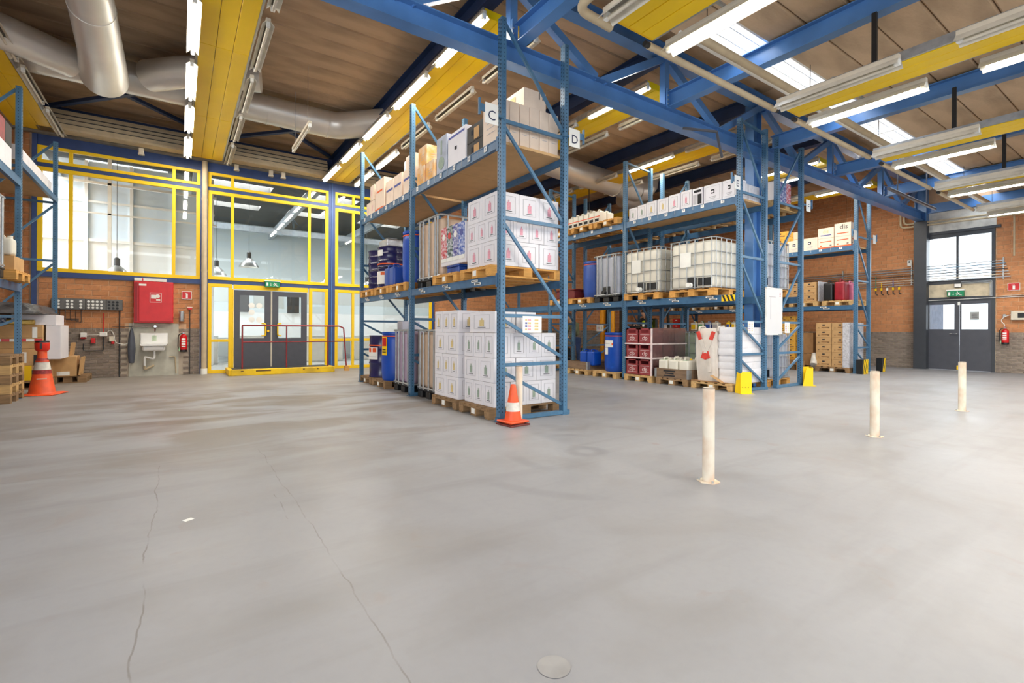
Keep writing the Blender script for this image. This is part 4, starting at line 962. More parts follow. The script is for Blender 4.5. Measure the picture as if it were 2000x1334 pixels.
drum_label(d, 0.29, 0.38, 0.30, 0.25, PI * 1.1, STICK, ((0.1, 0.6, 0.4, 0.95, ORANGE), (0.55, 0.6, 0.85, 0.95, ORANGE), (0.1, 0.2, 0.9, 0.25, INKG))); strap_ring(d, 0.285, 0.66)
DRUM((4.2, 9.4, 0.146), 'bright blue plastic drum behind the one with the yellow warning label', 'plastic', BLUEP, 0.30, 0.96)
DRUM((4.2, 10.1, 0.146), 'bright blue plastic drum behind the navy drum on the floor of rack C', 'plastic', BLUEP, 0.30, 0.96)
CARTONP((4.05, 9.8, 1.11), 'clear-wrapped white bag standing on the blue drums in rack C', 0.4, 0.3, 0.22, CARTON_W, INKG, 'lines')
# ---- rack C, middle level
L1 = 1.845
pallet(3.86, 5.64, L1, 'wooden pallet on the middle beam under the tall white cartons of rack C', WOOD_O)
carton_stack(3.36, 4.38, 5.23, 6.02, L1 + 0.146, [(0.33, 3, 2, INKR, 'bottle'), (0.30, 4, 3, INKR, 'bottle'), (0.33, 3, 2, INKR, 'bottle')], 'middle of rack C', 'pink-print white carton', group='white cartons with pink print')
pallet(3.86, 6.55, L1, 'wooden pallet on the middle beam under the colourful advent display', WOOD_O)
bp_ = Proto(lambda loc, label, **k: _plastic_pallet(loc, label, mat('blue_pallet_plastic', (24, 70, 160), 0.4), 0.6, 0.4))
bp_((3.70, 6.55, L1 + 0.146), 'small blue plastic display pallet under the sweets display')
sd = thing('sweets_display', 'card display of sweets with red, green and blue star-spangled sides', 'display', (3.70, 6.54, L1 + 0.29))
part('body', boxm(0.60, 0.78, 0.60, CARTON_W, 0.01), sd)
for k, c_ in enumerate(((196, 40, 48), (24, 66, 54), (44, 44, 140), (38, 84, 176))):
    part('printed_panel', boxm(0.003, 0.185, 0.48, mat('display_print_%s' % 'abcd'[k], c_, 0.5, var=0.25, scale=24, rgb2=(236, 240, 246))), sd, (-0.303, 0.285 - k * 0.19, 0.12))
    part('white_wave', boxm(0.003, 0.185, 0.06, STICK), sd, (-0.3045, 0.285 - k * 0.19, 0.06))
    part('round_badge', lathem([(0, 0), (0.05, 0), (0.05, 0.004), (0, 0.004)], [STICK, REDP, STICK, INKB][k], 16), sd, (-0.305, 0.285 - k * 0.19, 0.45), (0, -PI / 2, 0))
IBC((3.95, 7.42, L1), 'tan tank in a bar cage behind the sweets display, rack C', 'bars', TANK_T, 'plastic', 0.92, 1.1, False)
for i, yy in enumerate((8.43, 9.3, 10.2)): pallet(3.86, yy, L1, 'wooden pallet on the middle beam under the ' + ['blue drum', 'two blue canisters', 'stacked navy drums'][i] + ' of rack C', WOOD_O)
DRUM((3.66, 8.42, L1 + 0.146), 'tall blue plastic drum on the middle level of rack C, left of the middle upright', 'plastic', BLUEP, 0.28, 0.96)
for i, yy in enumerate((8.92, 9.2)): CAN((3.46, yy, L1 + 0.146), ['blue canister with orange strap, nearer to the blue drum, middle level of rack C', 'blue canister with orange strap, beside the navy drums, middle level of rack C'][i], BLUEC, 0.26, 0.24, 0.42)
for i, (yy, zz) in enumerate(((9.85, 0), (9.85, 0.44), (10.45, 0), (10.45, 0.44))):
    dr = DRUM((3.68, yy, L1 + 0.146 + zz), 'short dark navy drum, ' + ['lower one under the white-labelled drum', 'upper one beneath a silver parcel', 'lower one at the far end', 'upper one at the far end'][i] + ', rack C', 'steel', NAVY, 0.28, 0.43)
    if i == 1: strap_ring(dr, 0.275, 0.06); drum_label(dr, 0.28, 0.24, 0.18, 0.12, PI * 1.08)
    if i == 0: drum_label(dr, 0.28, 0.1, 0.34, 0.26, PI * 1.12, STICK, ((0.1, 0.7, 0.5, 0.95, INKO),))
pk = thing('foil_parcel', 'crumpled silver foil parcel on top of the navy drums in rack C', 'parcel', (3.66, 9.85, L1 + 0.146 + 0.87))
part('wrapping', bulgy(0.34, 0.5, 0.16, mat('silver_foil', (210, 212, 214), 0.3, metal=0.6, bump=0.9, bscale=14), 0.04), pk)
part('flap', boxm(0.2, 0.3, 0.006, mat('silver_foil', (210, 212, 214))), pk, (-0.05, -0.1, 0.16))
# ---- rack C, top level cartons
Z2 = 3.566
def tc(x, y, z, dx, dy, h, m, ink, st, lab, **k): return CARTONP((x, y, z), lab, dx, dy, h, m, ink, st, **k)
for i in range(6):
    tc(3.45 + i * 0.165, 5.42, Z2, 0.163, 0.40, 0.58, CARTON_C, INKG, 'lines', 'tall cream carton on top of rack C, ' + ordn(i, 6) + ' from the left of the front row', group='tall cream cartons at the rack front')
t = tc(3.98, 5.47, Z2 + 0.58, 0.38, 0.42, 0.27, CARTON_C, INK, 'plain', 'cream carton with a round emblem standing on the tall cream cartons')
decal(t, 'x', 0.05, 0.09, 0.12, 0.12, INKY, 0.38, 0.42, 'emblem')
for s in (-0.03, 0.03): decal(t, 'y', 0.1 + s, 0.16, 0.012, 0.09, INK, 0.38, 0.42, 'arrow_mark')
BC = mat('black_printed_card', (52, 50, 50), 0.6, var=0.2, scale=8)
for i in range(2):
    t = tc(3.60, 5.86, Z2 + i * 0.24, 0.40, 0.52, 0.24, BC, INKY, 'plain', ['lower', 'upper'][i] + ' black fruit box with peach ends on the top level of rack C')
    decal(t, 'y', 0.12, 0.07, 0.16, 0.12, mat('peach_card', (232, 160, 112), 0.7), 0.40, 0.52, 'peach_end'); decal(t, 'y', 0.1, 0.11, 0.04, 0.045, INK, 0.40, 0.52, 'hand_hole', 0.003)
    decal(t, 'x', -0.02, 0.02, 0.14, 0.16, CARTON, 0.40, 0.52); decal(t, 'x', 0.1, 0.09, 0.05, 0.07, SLOT, 0.40, 0.52, 'hand_hole', 0.003)
t = tc(3.56, 6.42, Z2, 0.34, 0.56, 0.56, CARTON_W, INKB, 'plain', 'tall marbled white carton on rack C, next to the black fruit boxes'); decal(t, 'x', 0, 0.48, 0.5, 0.03, INKB, 0.34, 0.56); decal(t, 'x', 0.02, 0.28, 0.07, 0.05, INK, 0.34, 0.56); decal(t, 'y', 0.02, 0.48, 0.18, 0.05, INKB, 0.34, 0.56)
t = tc(3.50, 6.90, Z2, 0.24, 0.36, 0.62, mat('grey_printed_card', (176, 184, 200), 0.6), INKG, 'plain', 'tall grey-blue carton with a large emblem on top level of rack C'); part('emblem', lathem([(0, 0), (0.1, 0), (0.1, 0.003), (0, 0.003)], INKN, 20), t, (-0.121, 0, 0.2), (0, -PI / 2, 0)); decal(t, 'x', 0, 0.33, 0.05, 0.22, INKN, 0.24, 0.36)
OC = mat('orange_printed_card', (236, 176, 96), 0.7, var=0.25, scale=6, rgb2=(238, 220, 196))
tc(3.48, 7.26, Z2, 0.26, 0.30, 0.34, OC, INKO, 'lines', 'short orange-printed carton right of the two stacked orange ones on rack C')
tc(3.48, 7.62, Z2, 0.26, 0.30, 0.34, OC, INKO, 'lines', 'lower orange-printed carton beside the middle upright on rack C')
tc(3.50, 7.58, Z2 + 0.34, 0.28, 0.34, 0.33, OC, INKO, 'lines', 'upper orange-printed carton beside the middle upright on rack C')
t = tc(3.56, 8.28, Z2, 0.34, 0.44, 0.50, CARTON_C, INKB, 'plain', 'blue-bar cream carton under a small box, behind the middle upright'); decal(t, 'x', 0, 0.3, 0.38, 0.04, INKB, 0.34, 0.44); decal(t, 'x', 0, 0.0, 0.43, 0.06, INKO, 0.34, 0.44)
tc(3.56, 8.25, Z2 + 0.5, 0.3, 0.36, 0.24, CARTON_C, INKG, 'lines', 'small cream carton on top of the blue-bar carton behind the middle upright')
for i, yy in enumerate((8.78, 9.2)):
    t = tc(3.56, yy, Z2, 0.34, 0.40, 0.52, CARTON_C, INKB, 'plain', ['cream carton with a blue bar, third from the middle upright on rack C', 'cream carton with a blue bar, beside the big red-lettered carton on rack C'][i]); decal(t, 'x', 0, 0.3, 0.34, 0.04, INKB, 0.34, 0.40); decal(t, 'x', 0, 0.0, 0.39, 0.06, INKO, 0.34, 0.40)
t = tc(3.62, 9.72, Z2, 0.50, 0.52, 0.66, CARTON_C, INKO, 'plain', 'big cream carton with red lettering dis, top level of rack C, far bay')
part('lettering', textm('dis', 0.2, INKO), t, (0.1, -0.264, 0.52)); decal(t, 'y', 0.05, 0.38, 0.36, 0.035, INKO, 0.5, 0.52); decal(t, 'x', 0.0, 0.40, 0.34, 0.035, INKO, 0.5, 0.52); decal(t, 'x', 0, 0.0, 0.5, 0.08, INKO, 0.5, 0.52); decal(t, 'y', 0, 0.0, 0.48, 0.08, INKO, 0.5, 0.52)
for k in range(6): decal(t, 'y', 0.06, 0.12 + k * 0.04, 0.3, 0.004, INKG, 0.5, 0.52)
for i, (yy, zz) in enumerate(((10.15, 0), (10.42, 0), (10.18, 0.33))):
    t = tc(3.52, yy, Z2 + zz, 0.3, 0.26, 0.32, CARTON_C, INKR, 'plain', ['small cream carton with a red mark left of the big lettered carton, lower', 'small cream carton at the far end of the top level of rack C', 'small cream carton stacked on the lower one, far end of rack C'][i]); decal(t, 'x', 0.02, 0.1, 0.03, 0.12, INKR, 0.3, 0.26)
# ---- rack E, floor level (aisle side faces -x at x = 8.66)
def blob(pts_fn, nu, nv, m, key=None):
    """Closed sack or bundle from a radius function: rows nv of nu points."""
    bm = bmesh.new(); rows = []
    for j in range(nv + 1):
        rows.append([bm.verts.new(pts_fn(i / nu, j / nv)) for i in range(nu)])
    for a, b in zip(rows, rows[1:]):
        for i in range(nu): bm.faces.new((a[i], a[(i + 1) % nu], b[(i + 1) % nu], b[i]))
    bm.faces.new(rows[0][::-1]); bm.faces.new(rows[-1])
    return finish(key, bm, m, True)
def sq(u, dx, dy, r=0.12):
    """Point on a rounded rectangle outline."""
    a = 2 * PI * u; c, s = math.cos(a), math.sin(a); p = 0.28
    return (math.copysign(abs(c) ** p, c) * dx / 2, math.copysign(abs(s) ** p, s) * dy / 2)
def sack_stack(dx, dy, h, tiers, m, amp=0.03, seed=1, lean=0.0):
    rr = random.Random(seed); ph = [rr.random() * 6 for _ in range(8)]
    def f(u, v):
        x, y = sq(u, dx, dy)
        k = 1 - amp * 1.2 * (abs(math.cos(PI * v * tiers)) ** 6) + amp * math.sin(9 * u * 6.28 + ph[int(v * tiers) % 8]) * 0.4
        k *= 1 - 0.10 * max(0, v - 0.93) / 0.07
        return (x * k, y * k + lean * v, h * v)
    return blob(f, 64, tiers * 8, m)
WO = WOOD
for i, (yy, m_, lab) in enumerate(((5.62, WOOD, 'under the white big bag'), (6.55, WOOD_D, 'under the wooden collar of white canisters'), (7.47, WOOD, 'under the wrapped dark red crates'), (8.52, WOOD, 'under the bright blue drum'), (9.5, WOOD, 'under the wooden collar of blue canisters'), (11.3, WOOD, 'empty behind the far uprights'))):
    pallet(9.2, yy, 0, 'wooden pallet on the floor of rack E, ' + lab, m_, width=0.8 if i != 0 else 0.9)
# dark red crates of bottles, wrapped
CR = mat('dark_red_crate_plastic', (150, 62, 66), 0.4, var=0.15, scale=12)
CRL = mat('crate_print_white', (240, 224, 224), 0.6)
def _crate(loc, label, dx=0.4, dy=0.3, h=0.35):
    t = thing('bottle_crate', label, 'crate', loc)
    part('wall', multibox(('crate', dx, dy, h), [(-dx / 2, -dy / 2, 0, -dx / 2 + 0.012, dy / 2, h * 0.70), (dx / 2 - 0.012, -dy / 2, 0, dx / 2, dy / 2, h), (-dx / 2, -dy / 2, 0, dx / 2, -dy / 2 + 0.012, h), (-dx / 2, dy / 2 - 0.012, 0, dx / 2, dy / 2, h), (-dx / 2, -dy / 2, 0, dx / 2, dy / 2, 0.015), (-dx / 2, -dy / 2, h * 0.92, -dx / 2 + 0.012, dy / 2, h), (-dx / 2, -dy / 2, h * 0.7, -dx / 2 + 0.012, -dy / 2 + 0.07, h), (-dx / 2, dy / 2 - 0.07, h * 0.7, -dx / 2 + 0.012, dy / 2, h), (-dx / 2 - 0.006, -dy / 2, h * 0.02, -dx / 2, dy / 2, h * 0.08), (-dx / 2 - 0.006, -dy / 2, h * 0.62, -dx / 2, dy / 2, h * 0.68)], CR), t)
    part('lettering', textm('cfp', 0.135, CRL), t, (-dx / 2 - 0.003, 0, h * 0.38), FACE_X)
    part('print_oval', multibox('oval', [(-0.0025, -0.13, -0.075, 0, 0.13, -0.068), (-0.0025, -0.13, 0.068, 0, 0.13, 0.075)], CRL), t, (-dx / 2 - 0.001, 0, h * 0.38))
    return t
CRT = Proto(lambda loc, label, *a, **k: _crate(loc, label, *a, **k))
for tz in range(3):
    for ix in range(3):
        for iy in range(2):
            side = f'{ordn(ix, 3)} from the aisle, {["near", "far"][iy]} column'
            CRT((8.86 + ix * 0.41, 7.31 + iy * 0.37, 0.148 + tz * 0.355), f'dark red bottle crate, {["bottom", "middle", "top"][tz]} layer, {side}', 0.40, 0.36, 0.35)
wrap = thing('stretch_wrap', 'clear film wrapped around the pallet of dark red crates', 'film', (9.27, 7.49, 0.1))
part('film', boxm(1.24, 0.006, 1.08, FILM), wrap, (0, -0.385, 0.04))
for zz in (0.42, 0.74): part('film_band', multibox(('fband', 1), [(-0.635, -0.39, 0, -0.632, 0.39, 0.03), (-0.63, -0.393, 0, 0.63, -0.39, 0.03)], CRL), wrap, (0, 0, zz))
part('film_edge', boxm(0.03, 0.03, 1.06, CRL), wrap, (-0.63, -0.385, 0.04))
# wooden collar with white canisters
COLL = mat('old_collar_wood', (128, 104, 82), 0.85, var=0.2, scale=4, stretch=(1, 1, 5))
def collar(x, y, z, label, dx=1.2, dy=0.8, h=0.2, text=None, m=COLL):
    t = thing('pallet_collar', label, 'collar', (x, y, z))
    part('side_board', boxm(dx, 0.02, h, m), t, (0, -dy / 2 + 0.01, 0)); part('side_board', boxm(dx, 0.02, h, m), t, (0, dy / 2 - 0.01, 0))
    part('end_board', boxm(0.02, dy - 0.04, h, m), t, (-dx / 2 + 0.01, 0, 0)); part('end_board', boxm(0.02, dy - 0.04, h, m), t, (dx / 2 - 0.01, 0, 0))
    for sy in (-1, 1): part('corner_hinge', multibox(('hinge', sy), [(-0.004, -0.05 if sy > 0 else 0, 0, 0.0, 0 if sy > 0 else 0.05, 0.19), (-0.004, -0.002, 0, 0.09, 0.002, 0.19)], GALV), t, (-dx / 2, sy * dy / 2, 0.005))
    if text:
        for k, s in enumerate(text): part('stencil_print', boxm(0.003, s, 0.03, INK), t, (-dx / 2 - 0.0015, 0.05, 0.135 - k * 0.05))
    return t
collar(9.2, 6.55, 0.146, 'brown wooden collar with black stencil print holding the white canisters', text=[0.3, 0.22, 0.28], dy=0.86)
for k in range(3):
    for j in range(2):
        t = CAN((8.82 + j * 0.36, 6.82 - k * 0.26, 0.17), ['white canister with green printed top', 'white canister with green print'][j] + ', ' + ['far', 'middle', 'near'][k] + (' one of the aisle row' if j == 0 else ' one of the inner row') + ' in the wooden collar', TANK_W, 0.32, 0.23, 0.42, YELF if k == 2 else TANK_W)
        if j == 0: part('green_mark', boxm(0.1, 0.09, 0.003, mat('mark_green', (70, 150, 80), 0.6)), t, (-0.07, 0, 0.36))
# big bag
bb = thing('big_bag', 'large white woven bulk bag with red cross straps at the front of rack E', 'bag', (9.18, 5.66, 0.15), world=True)
BAG = mat('woven_bag', (214, 206, 196), 0.8, var=0.06, scale=5, bump=0.5, bscale=12)
part('bag_body', sack_stack(1.02, 0.50, 1.06, 1, BAG, 0.05, 5, 0.03), bb, (9.18, 5.78, 0.15))
RT = mat('red_strap', (216, 66, 54), 0.7)
for (y0_, z0_, y1_, z1_, m_, w_) in ((5.95, 1.14, 5.89, 0.98, RT, .075), (5.89, 0.98, 5.78, 0.72, BAG, .07), (5.60, 1.14, 5.66, 0.98, RT, .075), (5.66, 0.98, 5.77, 0.72, BAG, .07), (5.765, 0.74, 5.72, 0.60, RT, .1), (5.775, 0.74, 5.83, 0.60, RT, .1), (5.72, 0.6, 5.68, 0.34, BAG, .07)):
    part('strap', barm((8.655, y0_, z0_), (8.65, y1_, z1_), 0.02, w_, m_), bb)
for sy in (5.56, 5.98): part('lifting_loop', tubem(round_path([(8.75, sy, 1.15), (8.75, sy, 1.24), (8.95, sy, 1.24), (8.95, sy, 1.15)], 0.04), 0.018, BAG, 8), bb)
for k in range(8):
    z = 0.15 + k * 0.135
    sk = solo('sack', blob(lambda u, v, kk=k: (sq(u, 0.98, 0.44)[0] * (0.985 + 0.015 * math.sin(PI * v)), sq(u, 0.98, 0.44)[1] * (0.975 + 0.025 * math.sin(PI * v) ** 0.5) + 0.006 * math.sin(u * 44 + kk), 0.133 * v), 48, 6, mat('white_sack', (222, 222, 226), 0.55, var=0.04, bump=0.5, bscale=10)), 'white plastic sack lying on the stack beside the big bag in rack E, ' + ['bottom', 'second', 'third', 'fourth', 'fifth', 'sixth', 'seventh', 'top'][k] + ' one', 'sack', (9.2 + (R.random() - .5) * 0.03, 5.36 + (R.random() - .5) * 0.02, z))
ct = thing('kraft_flap', 'torn brown cardboard sheet under the big bag', 'cardboard', (9.0, 5.7, 0.146)); part('sheet', boxm(0.8, 0.75, 0.012, CARTON_D), ct); part('bent_corner', barm((-0.35, -0.3, 0.01), (-0.42, -0.1, 0.14), 0.2, 0.006, CARTON), ct)
# drums and canisters far end
d = DRUM((8.98, 8.44, 0.146), 'bright blue plastic drum with white labels on the floor of rack E', 'plastic', BLUEP, 0.31, 0.96)
drum_label(d, 0.31, 0.60, 0.26, 0.17, PI * 1.0, STICK, ((0.0, 0.3, 0.14, 0.6, ORANGE), (0.3, 0.45, 0.9, 0.5, INKG))); drum_label(d, 0.31, 0.42, 0.12, 0.17, PI * 0.93, STICK)
DRUM((9.5, 8.5, 0.146), 'bright blue plastic drum behind the labelled drum in rack E', 'plastic', BLUEP, 0.30, 0.96)
collar(9.2, 9.5, 0.146, 'brown wooden collar under the blue canisters in rack E')
for k in range(2): CAN((8.84, 9.36 - k * 0.27 + 0.02, 0.25), ['blue canister in the wooden collar, farther one', 'blue canister in the wooden collar, beside the blue drum'][k], BLUEP, 0.3, 0.25, 0.42)
IBC((10.45, 7.2, 0.0), 'greenish tank seen between the red crates and the big bag', 'grid', mat('green_tank_plastic', (170, 186, 160), 0.5), 'wood', 1.0, 0.9, False)
# ---- rack E, middle level
E1 = 1.856
for i, (yy, lab) in enumerate(((5.72, 'under the largest white tank'),)): pass
IBC((9.16, 6.07, E1), 'largest white caged tank at the front of rack E, middle level', 'grid', TANK_W, 'wood', 1.06, 1.16)
IBC((9.16, 7.38, E1), 'white caged tank with a label plate beside the drilled upright, middle level of rack E', 'grid', TANK_W, 'wood', 1.02, 1.14)
IBC((9.18, 8.50, E1), 'tank of grey liquid in an upright bar cage on a black base, rack E', 'bars', TANK_G, 'plastic', 0.86, 1.1)
pallet(9.2, 9.42, E1, 'wooden pallet on the middle beam under the blue drum of rack E', WOOD_O)
DRUM((8.98, 9.24, E1 + 0.146), 'blue plastic drum on the middle level of rack E', 'plastic', BLUEC, 0.29, 0.94)
pallet(9.2, 10.25, E1, 'wooden pallet on the middle beam under the dark red chest of rack E', WOOD_O)
ch = thing('red_chest', 'dark red low chest with a white strap on the middle level of rack E', 'chest', (9.1, 10.05, E1 + 0.146))
part('body', boxm(0.9, 0.75, 0.22, mat('chest_red', (110, 34, 34), 0.5), 0.02), ch); part('lid', boxm(0.92, 0.77, 0.04, mat('chest_red', (110, 34, 34)), 0.01), ch, (0, 0, 0.22)); part('strap', boxm(0.93, 0.06, 0.262, STICK, 0.003), ch)
# ---- rack E, top level
E2 = 3.706
spec = [(7.72, 0.25, 0.30, 'bottle', INKN), (7.46, 0.24, 0.32, 'bottle', INKN), (7.19, 0.29, 0.34, 'bottle', INKY), (6.88, 0.29, 0.34, 'bottle', INKY), (6.58, 0.28, 0.36, 'bottle', INKR), (6.29, 0.27, 0.37, 'bottle', INKR), (6.02, 0.24, 0.36, 'plain', INK), (5.68, 0.39, 0.36, 'brand', INK), (5.33, 0.29, 0.36, 'brand', INK)]
labs = ['white carton with green bottle print at the left end', 'white carton with green bottle print, second from the left', 'white carton with gold print, nearer the green ones', 'white carton with gold print, nearer the pink ones', 'white carton with pink print, nearer the gold ones', 'pink-print white carton next to the black and white one', 'black and white printed carton', 'wide white carton with a black emblem', 'white carton with a black emblem nearest sign E']
for (yy, w_, h_, st, ink), lab in zip(spec, labs):
    t = CARTONP((8.87, yy - 0.02, E2), lab + ', top level of rack E', 0.36, w_, h_, CARTON_W, ink, st)
    if st == 'plain':
        decal(t, 'x', -0.05, 0.03, 0.09, 0.2, INK, 0.36, w_); decal(t, 'x', 0.06, 0.03, 0.08, 0.2, INKG, 0.36, w_); decal(t, 'x', 0, 0.27, 0.16, 0.05, INK, 0.36, w_)
for i in range(4):
    for j in range(2): CARTONP((9.15 + i * 0.135 if i else 9.13, 5.42, E2 + j * 0.17), 'small white carton on the top level of rack E, ' + ordn(i, 4) + ' from sign E, ' + ['lower row', 'upper row'][j], 0.13, 0.4, 0.168, CARTON_W, INKG, 'lines')
for i, yy in enumerate((8.45, 9.3, 10.2)): pallet(9.14, yy, E2, 'wooden pallet on the top beam of rack E, ' + ['next to the drilled upright', 'under the front of the strapped canisters', 'at its far end'][i], WOOD_O)
for i in range(6):
    for j in range(2):
        t = CAN((8.78 + j * 0.26, 9.85 - i * 0.2, E2 + 0.146), f'orange-strapped white canister on top of rack E, {ordn(i, 6)} from the far end, {["aisle", "inner"][j]} row', TANK_W, 0.25, 0.19, 0.36, TANK_W)
        if j == 0: part('black_print', boxm(0.002, 0.13, 0.07, INK), t, (-0.126, 0, 0.05)); part('strap', boxm(0.006, 0.2, 0.02, ORANGE), t, (-0.129, 0, 0.16))
# ---- rack F (aisle side faces +x; its back is seen through rack E)
F1, F2 = 1.906, 3.706
for i, (yy, lab) in enumerate(((5.66, 'front'), (6.55, 'second'))):
    IBC((10.52, yy + 0.06, F1), lab + ' caged tank on the middle level of rack F, behind the whiteboard' if i == 0 else 'second caged tank on the middle level of rack F', 'grid', TANK_G, 'wood', 0.84, 0.98, False)
IBC((10.5, 5.68, 0), 'pale tank on the floor of rack F behind the whiteboard', 'grid', TANK_G, 'wood', 0.84, 0.94, False)
for i, yy in enumerate((8.3, 9.2)): pallet(10.5, yy, F1, 'wooden pallet in rack F under the ' + ['blue barrels behind the drilled upright', 'black crates'][i], WOOD_O)
for i in range(4): DRUM((10.15 + 0.36 * (i % 2), 8.12 + 0.38 * (i // 2), F1 + 0.146), 'medium blue barrel high in rack F, ' + ['left front', 'right front', 'left rear', 'right rear'][i] + ' of four', 'plastic', BLUEC, 0.17, 0.95 if i > 1 else 1.0)
for i in range(3):
    c = thing('black_crate', 'black plastic crate stacked high in rack F, ' + ['nearest the blue barrels', 'middle', 'farthest'][i], 'crate', (10.25, 9.0 + i * 0.33, F1 + 0.146))
    part('wall', multibox('blkcrate', [(-0.2, -0.15, 0, -0.18, 0.15, 0.5), (0.18, -0.15, 0, 0.2, 0.15, 0.5), (-0.2, -0.15, 0, 0.2, -0.13, 0.5), (-0.2, 0.13, 0, 0.2, 0.15, 0.5), (-0.2, -0.15, 0.5, 0.2, -0.10, 0.86), (-0.2, 0.1, 0.5, 0.2, 0.15, 0.86), (-0.2, -0.15, 0.8, 0.2, 0.15, 0.88)], BLACKP), c); part('inner_tray', boxm(0.34, 0.26, 0.3, GREYP), c, (0, 0, 0.5))
for i, yy in enumerate((6.3, 7.2, 8.4, 9.3)): pallet(10.5, yy, F2, 'wooden pallet on the top beam of rack F, ' + ordn(i, 4) + ' from the blue column', WOOD)
sd2 = thing('sweets_display', 'small red and blue sweets display on the top of rack F under sign F', 'display', (10.75, 5.5, F2 + 0.146))
part('body', boxm(0.58, 0.4, 0.52, CARTON_W, 0.01), sd2)
for k, c_ in enumerate(((40, 44, 132), (52, 70, 150), (200, 44, 60))): part('printed_panel', boxm(0.19, 0.003, 0.42, mat('display_print_f%s' % 'abc'[k], c_, 0.5, var=0.25, scale=24, rgb2=(236, 240, 246))), sd2, (-0.19 + 0.19 * k, -0.202, 0.08))
pallet(10.6, 5.55, F2, 'wooden pallet on the top beam of rack F under the small sweets display', WOOD)
SFILM = mat('silvery_film', (206, 206, 212), 0.25, var=0.15, scale=18, bump=1.0, bscale=22)
# ---- rack G (right)
G1, G2 = 1.896, 3.556
for i, (yy, lab) in enumerate(((6.1, 'under the dark canisters'), (7.02, 'under the wrapped fruit boxes'), (8.0, 'beside the yellow boxes'))): pallet(15.85, yy, G1, 'wooden pallet on the middle beam of the far right rack, ' + lab, WOOD, length=0.95)
Yb = mat('yellow_fruit_box', (222, 168, 64), 0.75, var=0.15, scale=6)
for tz in range(3):
    for iy in range(2): CARTONP((15.66, 6.86 + iy * 0.40, G1 + 0.146 + tz * 0.19), f'film-wrapped kraft fruit box, middle beam of the far right rack, {["bottom", "middle", "top"][tz]} tier, {["near", "far"][iy]} column', 0.5, 0.395, 0.19, CARTON, None, 'holes')
wr2 = thing('stretch_wrap', 'shiny film over the near end of the wrapped fruit boxes', 'film', (15.72, 6.62, G1 + 0.15)); part('film', boxm(0.6, 0.012, 0.58, SFILM), wr2)
CAN((15.62, 6.38, G1 + 0.146), 'tall black canister on the middle beam of the far right rack', BLACKP, 0.34, 0.24, 0.60)
CAN((15.62, 6.08, G1 + 0.146), 'tall dark red canister beside the black one on the far right rack', mat('maroon_plastic', (150, 30, 44), 0.4), 0.36, 0.26, 0.62)
CAN((15.98, 6.0, G1 + 0.146), 'lilac red translucent canister behind the dark red one on the far right rack', mat('pinkish_plastic', (196, 110, 140), 0.4), 0.3, 0.26, 0.58)
t = tc(15.62, 6.42, G2, 0.4, 0.42, 0.30, CARTON_C, INKO, 'band', 'cream carton with orange base band under the blue-bar carton, far right rack'); tc(15.62, 5.99, G2, 0.4, 0.42, 0.30, CARTON_C, INKO, 'band', 'cream carton with orange base band nearest the upright, far right rack')
t = tc(15.62, 6.42, G2 + 0.30, 0.4, 0.42, 0.30, CARTON_C, INKB, 'plain', 'cream carton lettered dis with a blue bar, on the far right rack'); part('lettering', textm('dis', 0.15, INKY), t, (-0.203, 0, 0.19), FACE_X); decal(t, 'x', 0, 0.07, 0.28, 0.025, INKB, 0.4, 0.42)
t = tc(15.62, 5.99, G2 + 0.30, 0.4, 0.42, 0.37, CARTON_C, INKO, 'plain', 'cream carton lettered dis with an orange bar, topmost on the far right rack'); part('lettering', textm('dis', 0.19, INK), t, (-0.203, -0.03, 0.26), FACE_X); decal(t, 'x', 0, 0.07, 0.3, 0.025, INKO, 0.4, 0.42)
tc(15.62, 6.86, G2, 0.4, 0.44, 0.37, CARTON_C, INK, 'brand', 'cream carton with a black emblem beside the orange-banded ones, far right rack')
tc(15.62, 7.30, G2, 0.4, 0.40, 0.36, CARTON_C, INK, 'brand', 'cream carton with a black emblem half behind the blue upright, far right rack')
for tz in range(3): tc(15.62, 7.72, G2 + tz * 0.23, 0.4, 0.42, 0.23, Yb, None, 'holes', 'yellow fruit box with hand holes on the top level of the far right rack, ' + ['bottom', 'middle', 'top'][tz])
for tz in range(2): tc(15.98, 7.6, G2 + 0.23 + tz * 0.23, 0.3, 0.5, 0.23, CARTON_C, None, 'plain', 'pale box behind the yellow fruit boxes, far right rack, ' + ['lower', 'upper'][tz])
pallet(15.85, 6.22, 0, 'dark pallet on the floor under the tall stack of fruit cartons, far right rack', WOOD_D, length=1.0, width=0.9)
for tz in range(6):
    for iy in range(2):
        for ix in range(2):
            if ix == 1 and iy == 1 and tz < 5: continue
            CARTONP((15.60 + ix * 0.46, 6.03 + iy * 0.42, 0.146 + tz * 0.21), f'kraft fruit carton, {rowname[tz] if tz < 5 else "top"} tier, {["aisle", "inner"][ix]} side, {["near", "far"][iy]} column, foot of the far right rack', 0.45, 0.415, 0.21, CARTON, None, 'holes')
w3 = thing('stretch_wrap', 'cloudy film around the tall stack of fruit cartons on the far right rack', 'film', (15.83, 6.24, 0.13)); part('film', boxm(0.94, 0.014, 1.26, SFILM), w3, (0, -0.45, 0.02)); part('film_edge', boxm(0.012, 0.16, 1.26, SFILM), w3, (-0.475, -0.37, 0.02)); part('film_roll', tubem([(-0.5, 0.46, 0.06), (-0.3, 0.5, 0.35)], 0.09, mat('bunched_film', (206, 200, 190), 0.4, bump=0.8, bscale=9), 12), w3)
for tz in range(8):
    for iy in range(3): tc(15.70, 7.42 + iy * 0.25, 0.30 + tz * 0.165, 0.4, 0.245, 0.165, Yb, None, 'holes', f'small yellow box with a hole, {ordn(tz, 8)} from the floor, {["near", "middle", "far"][iy]} column, behind rack F')
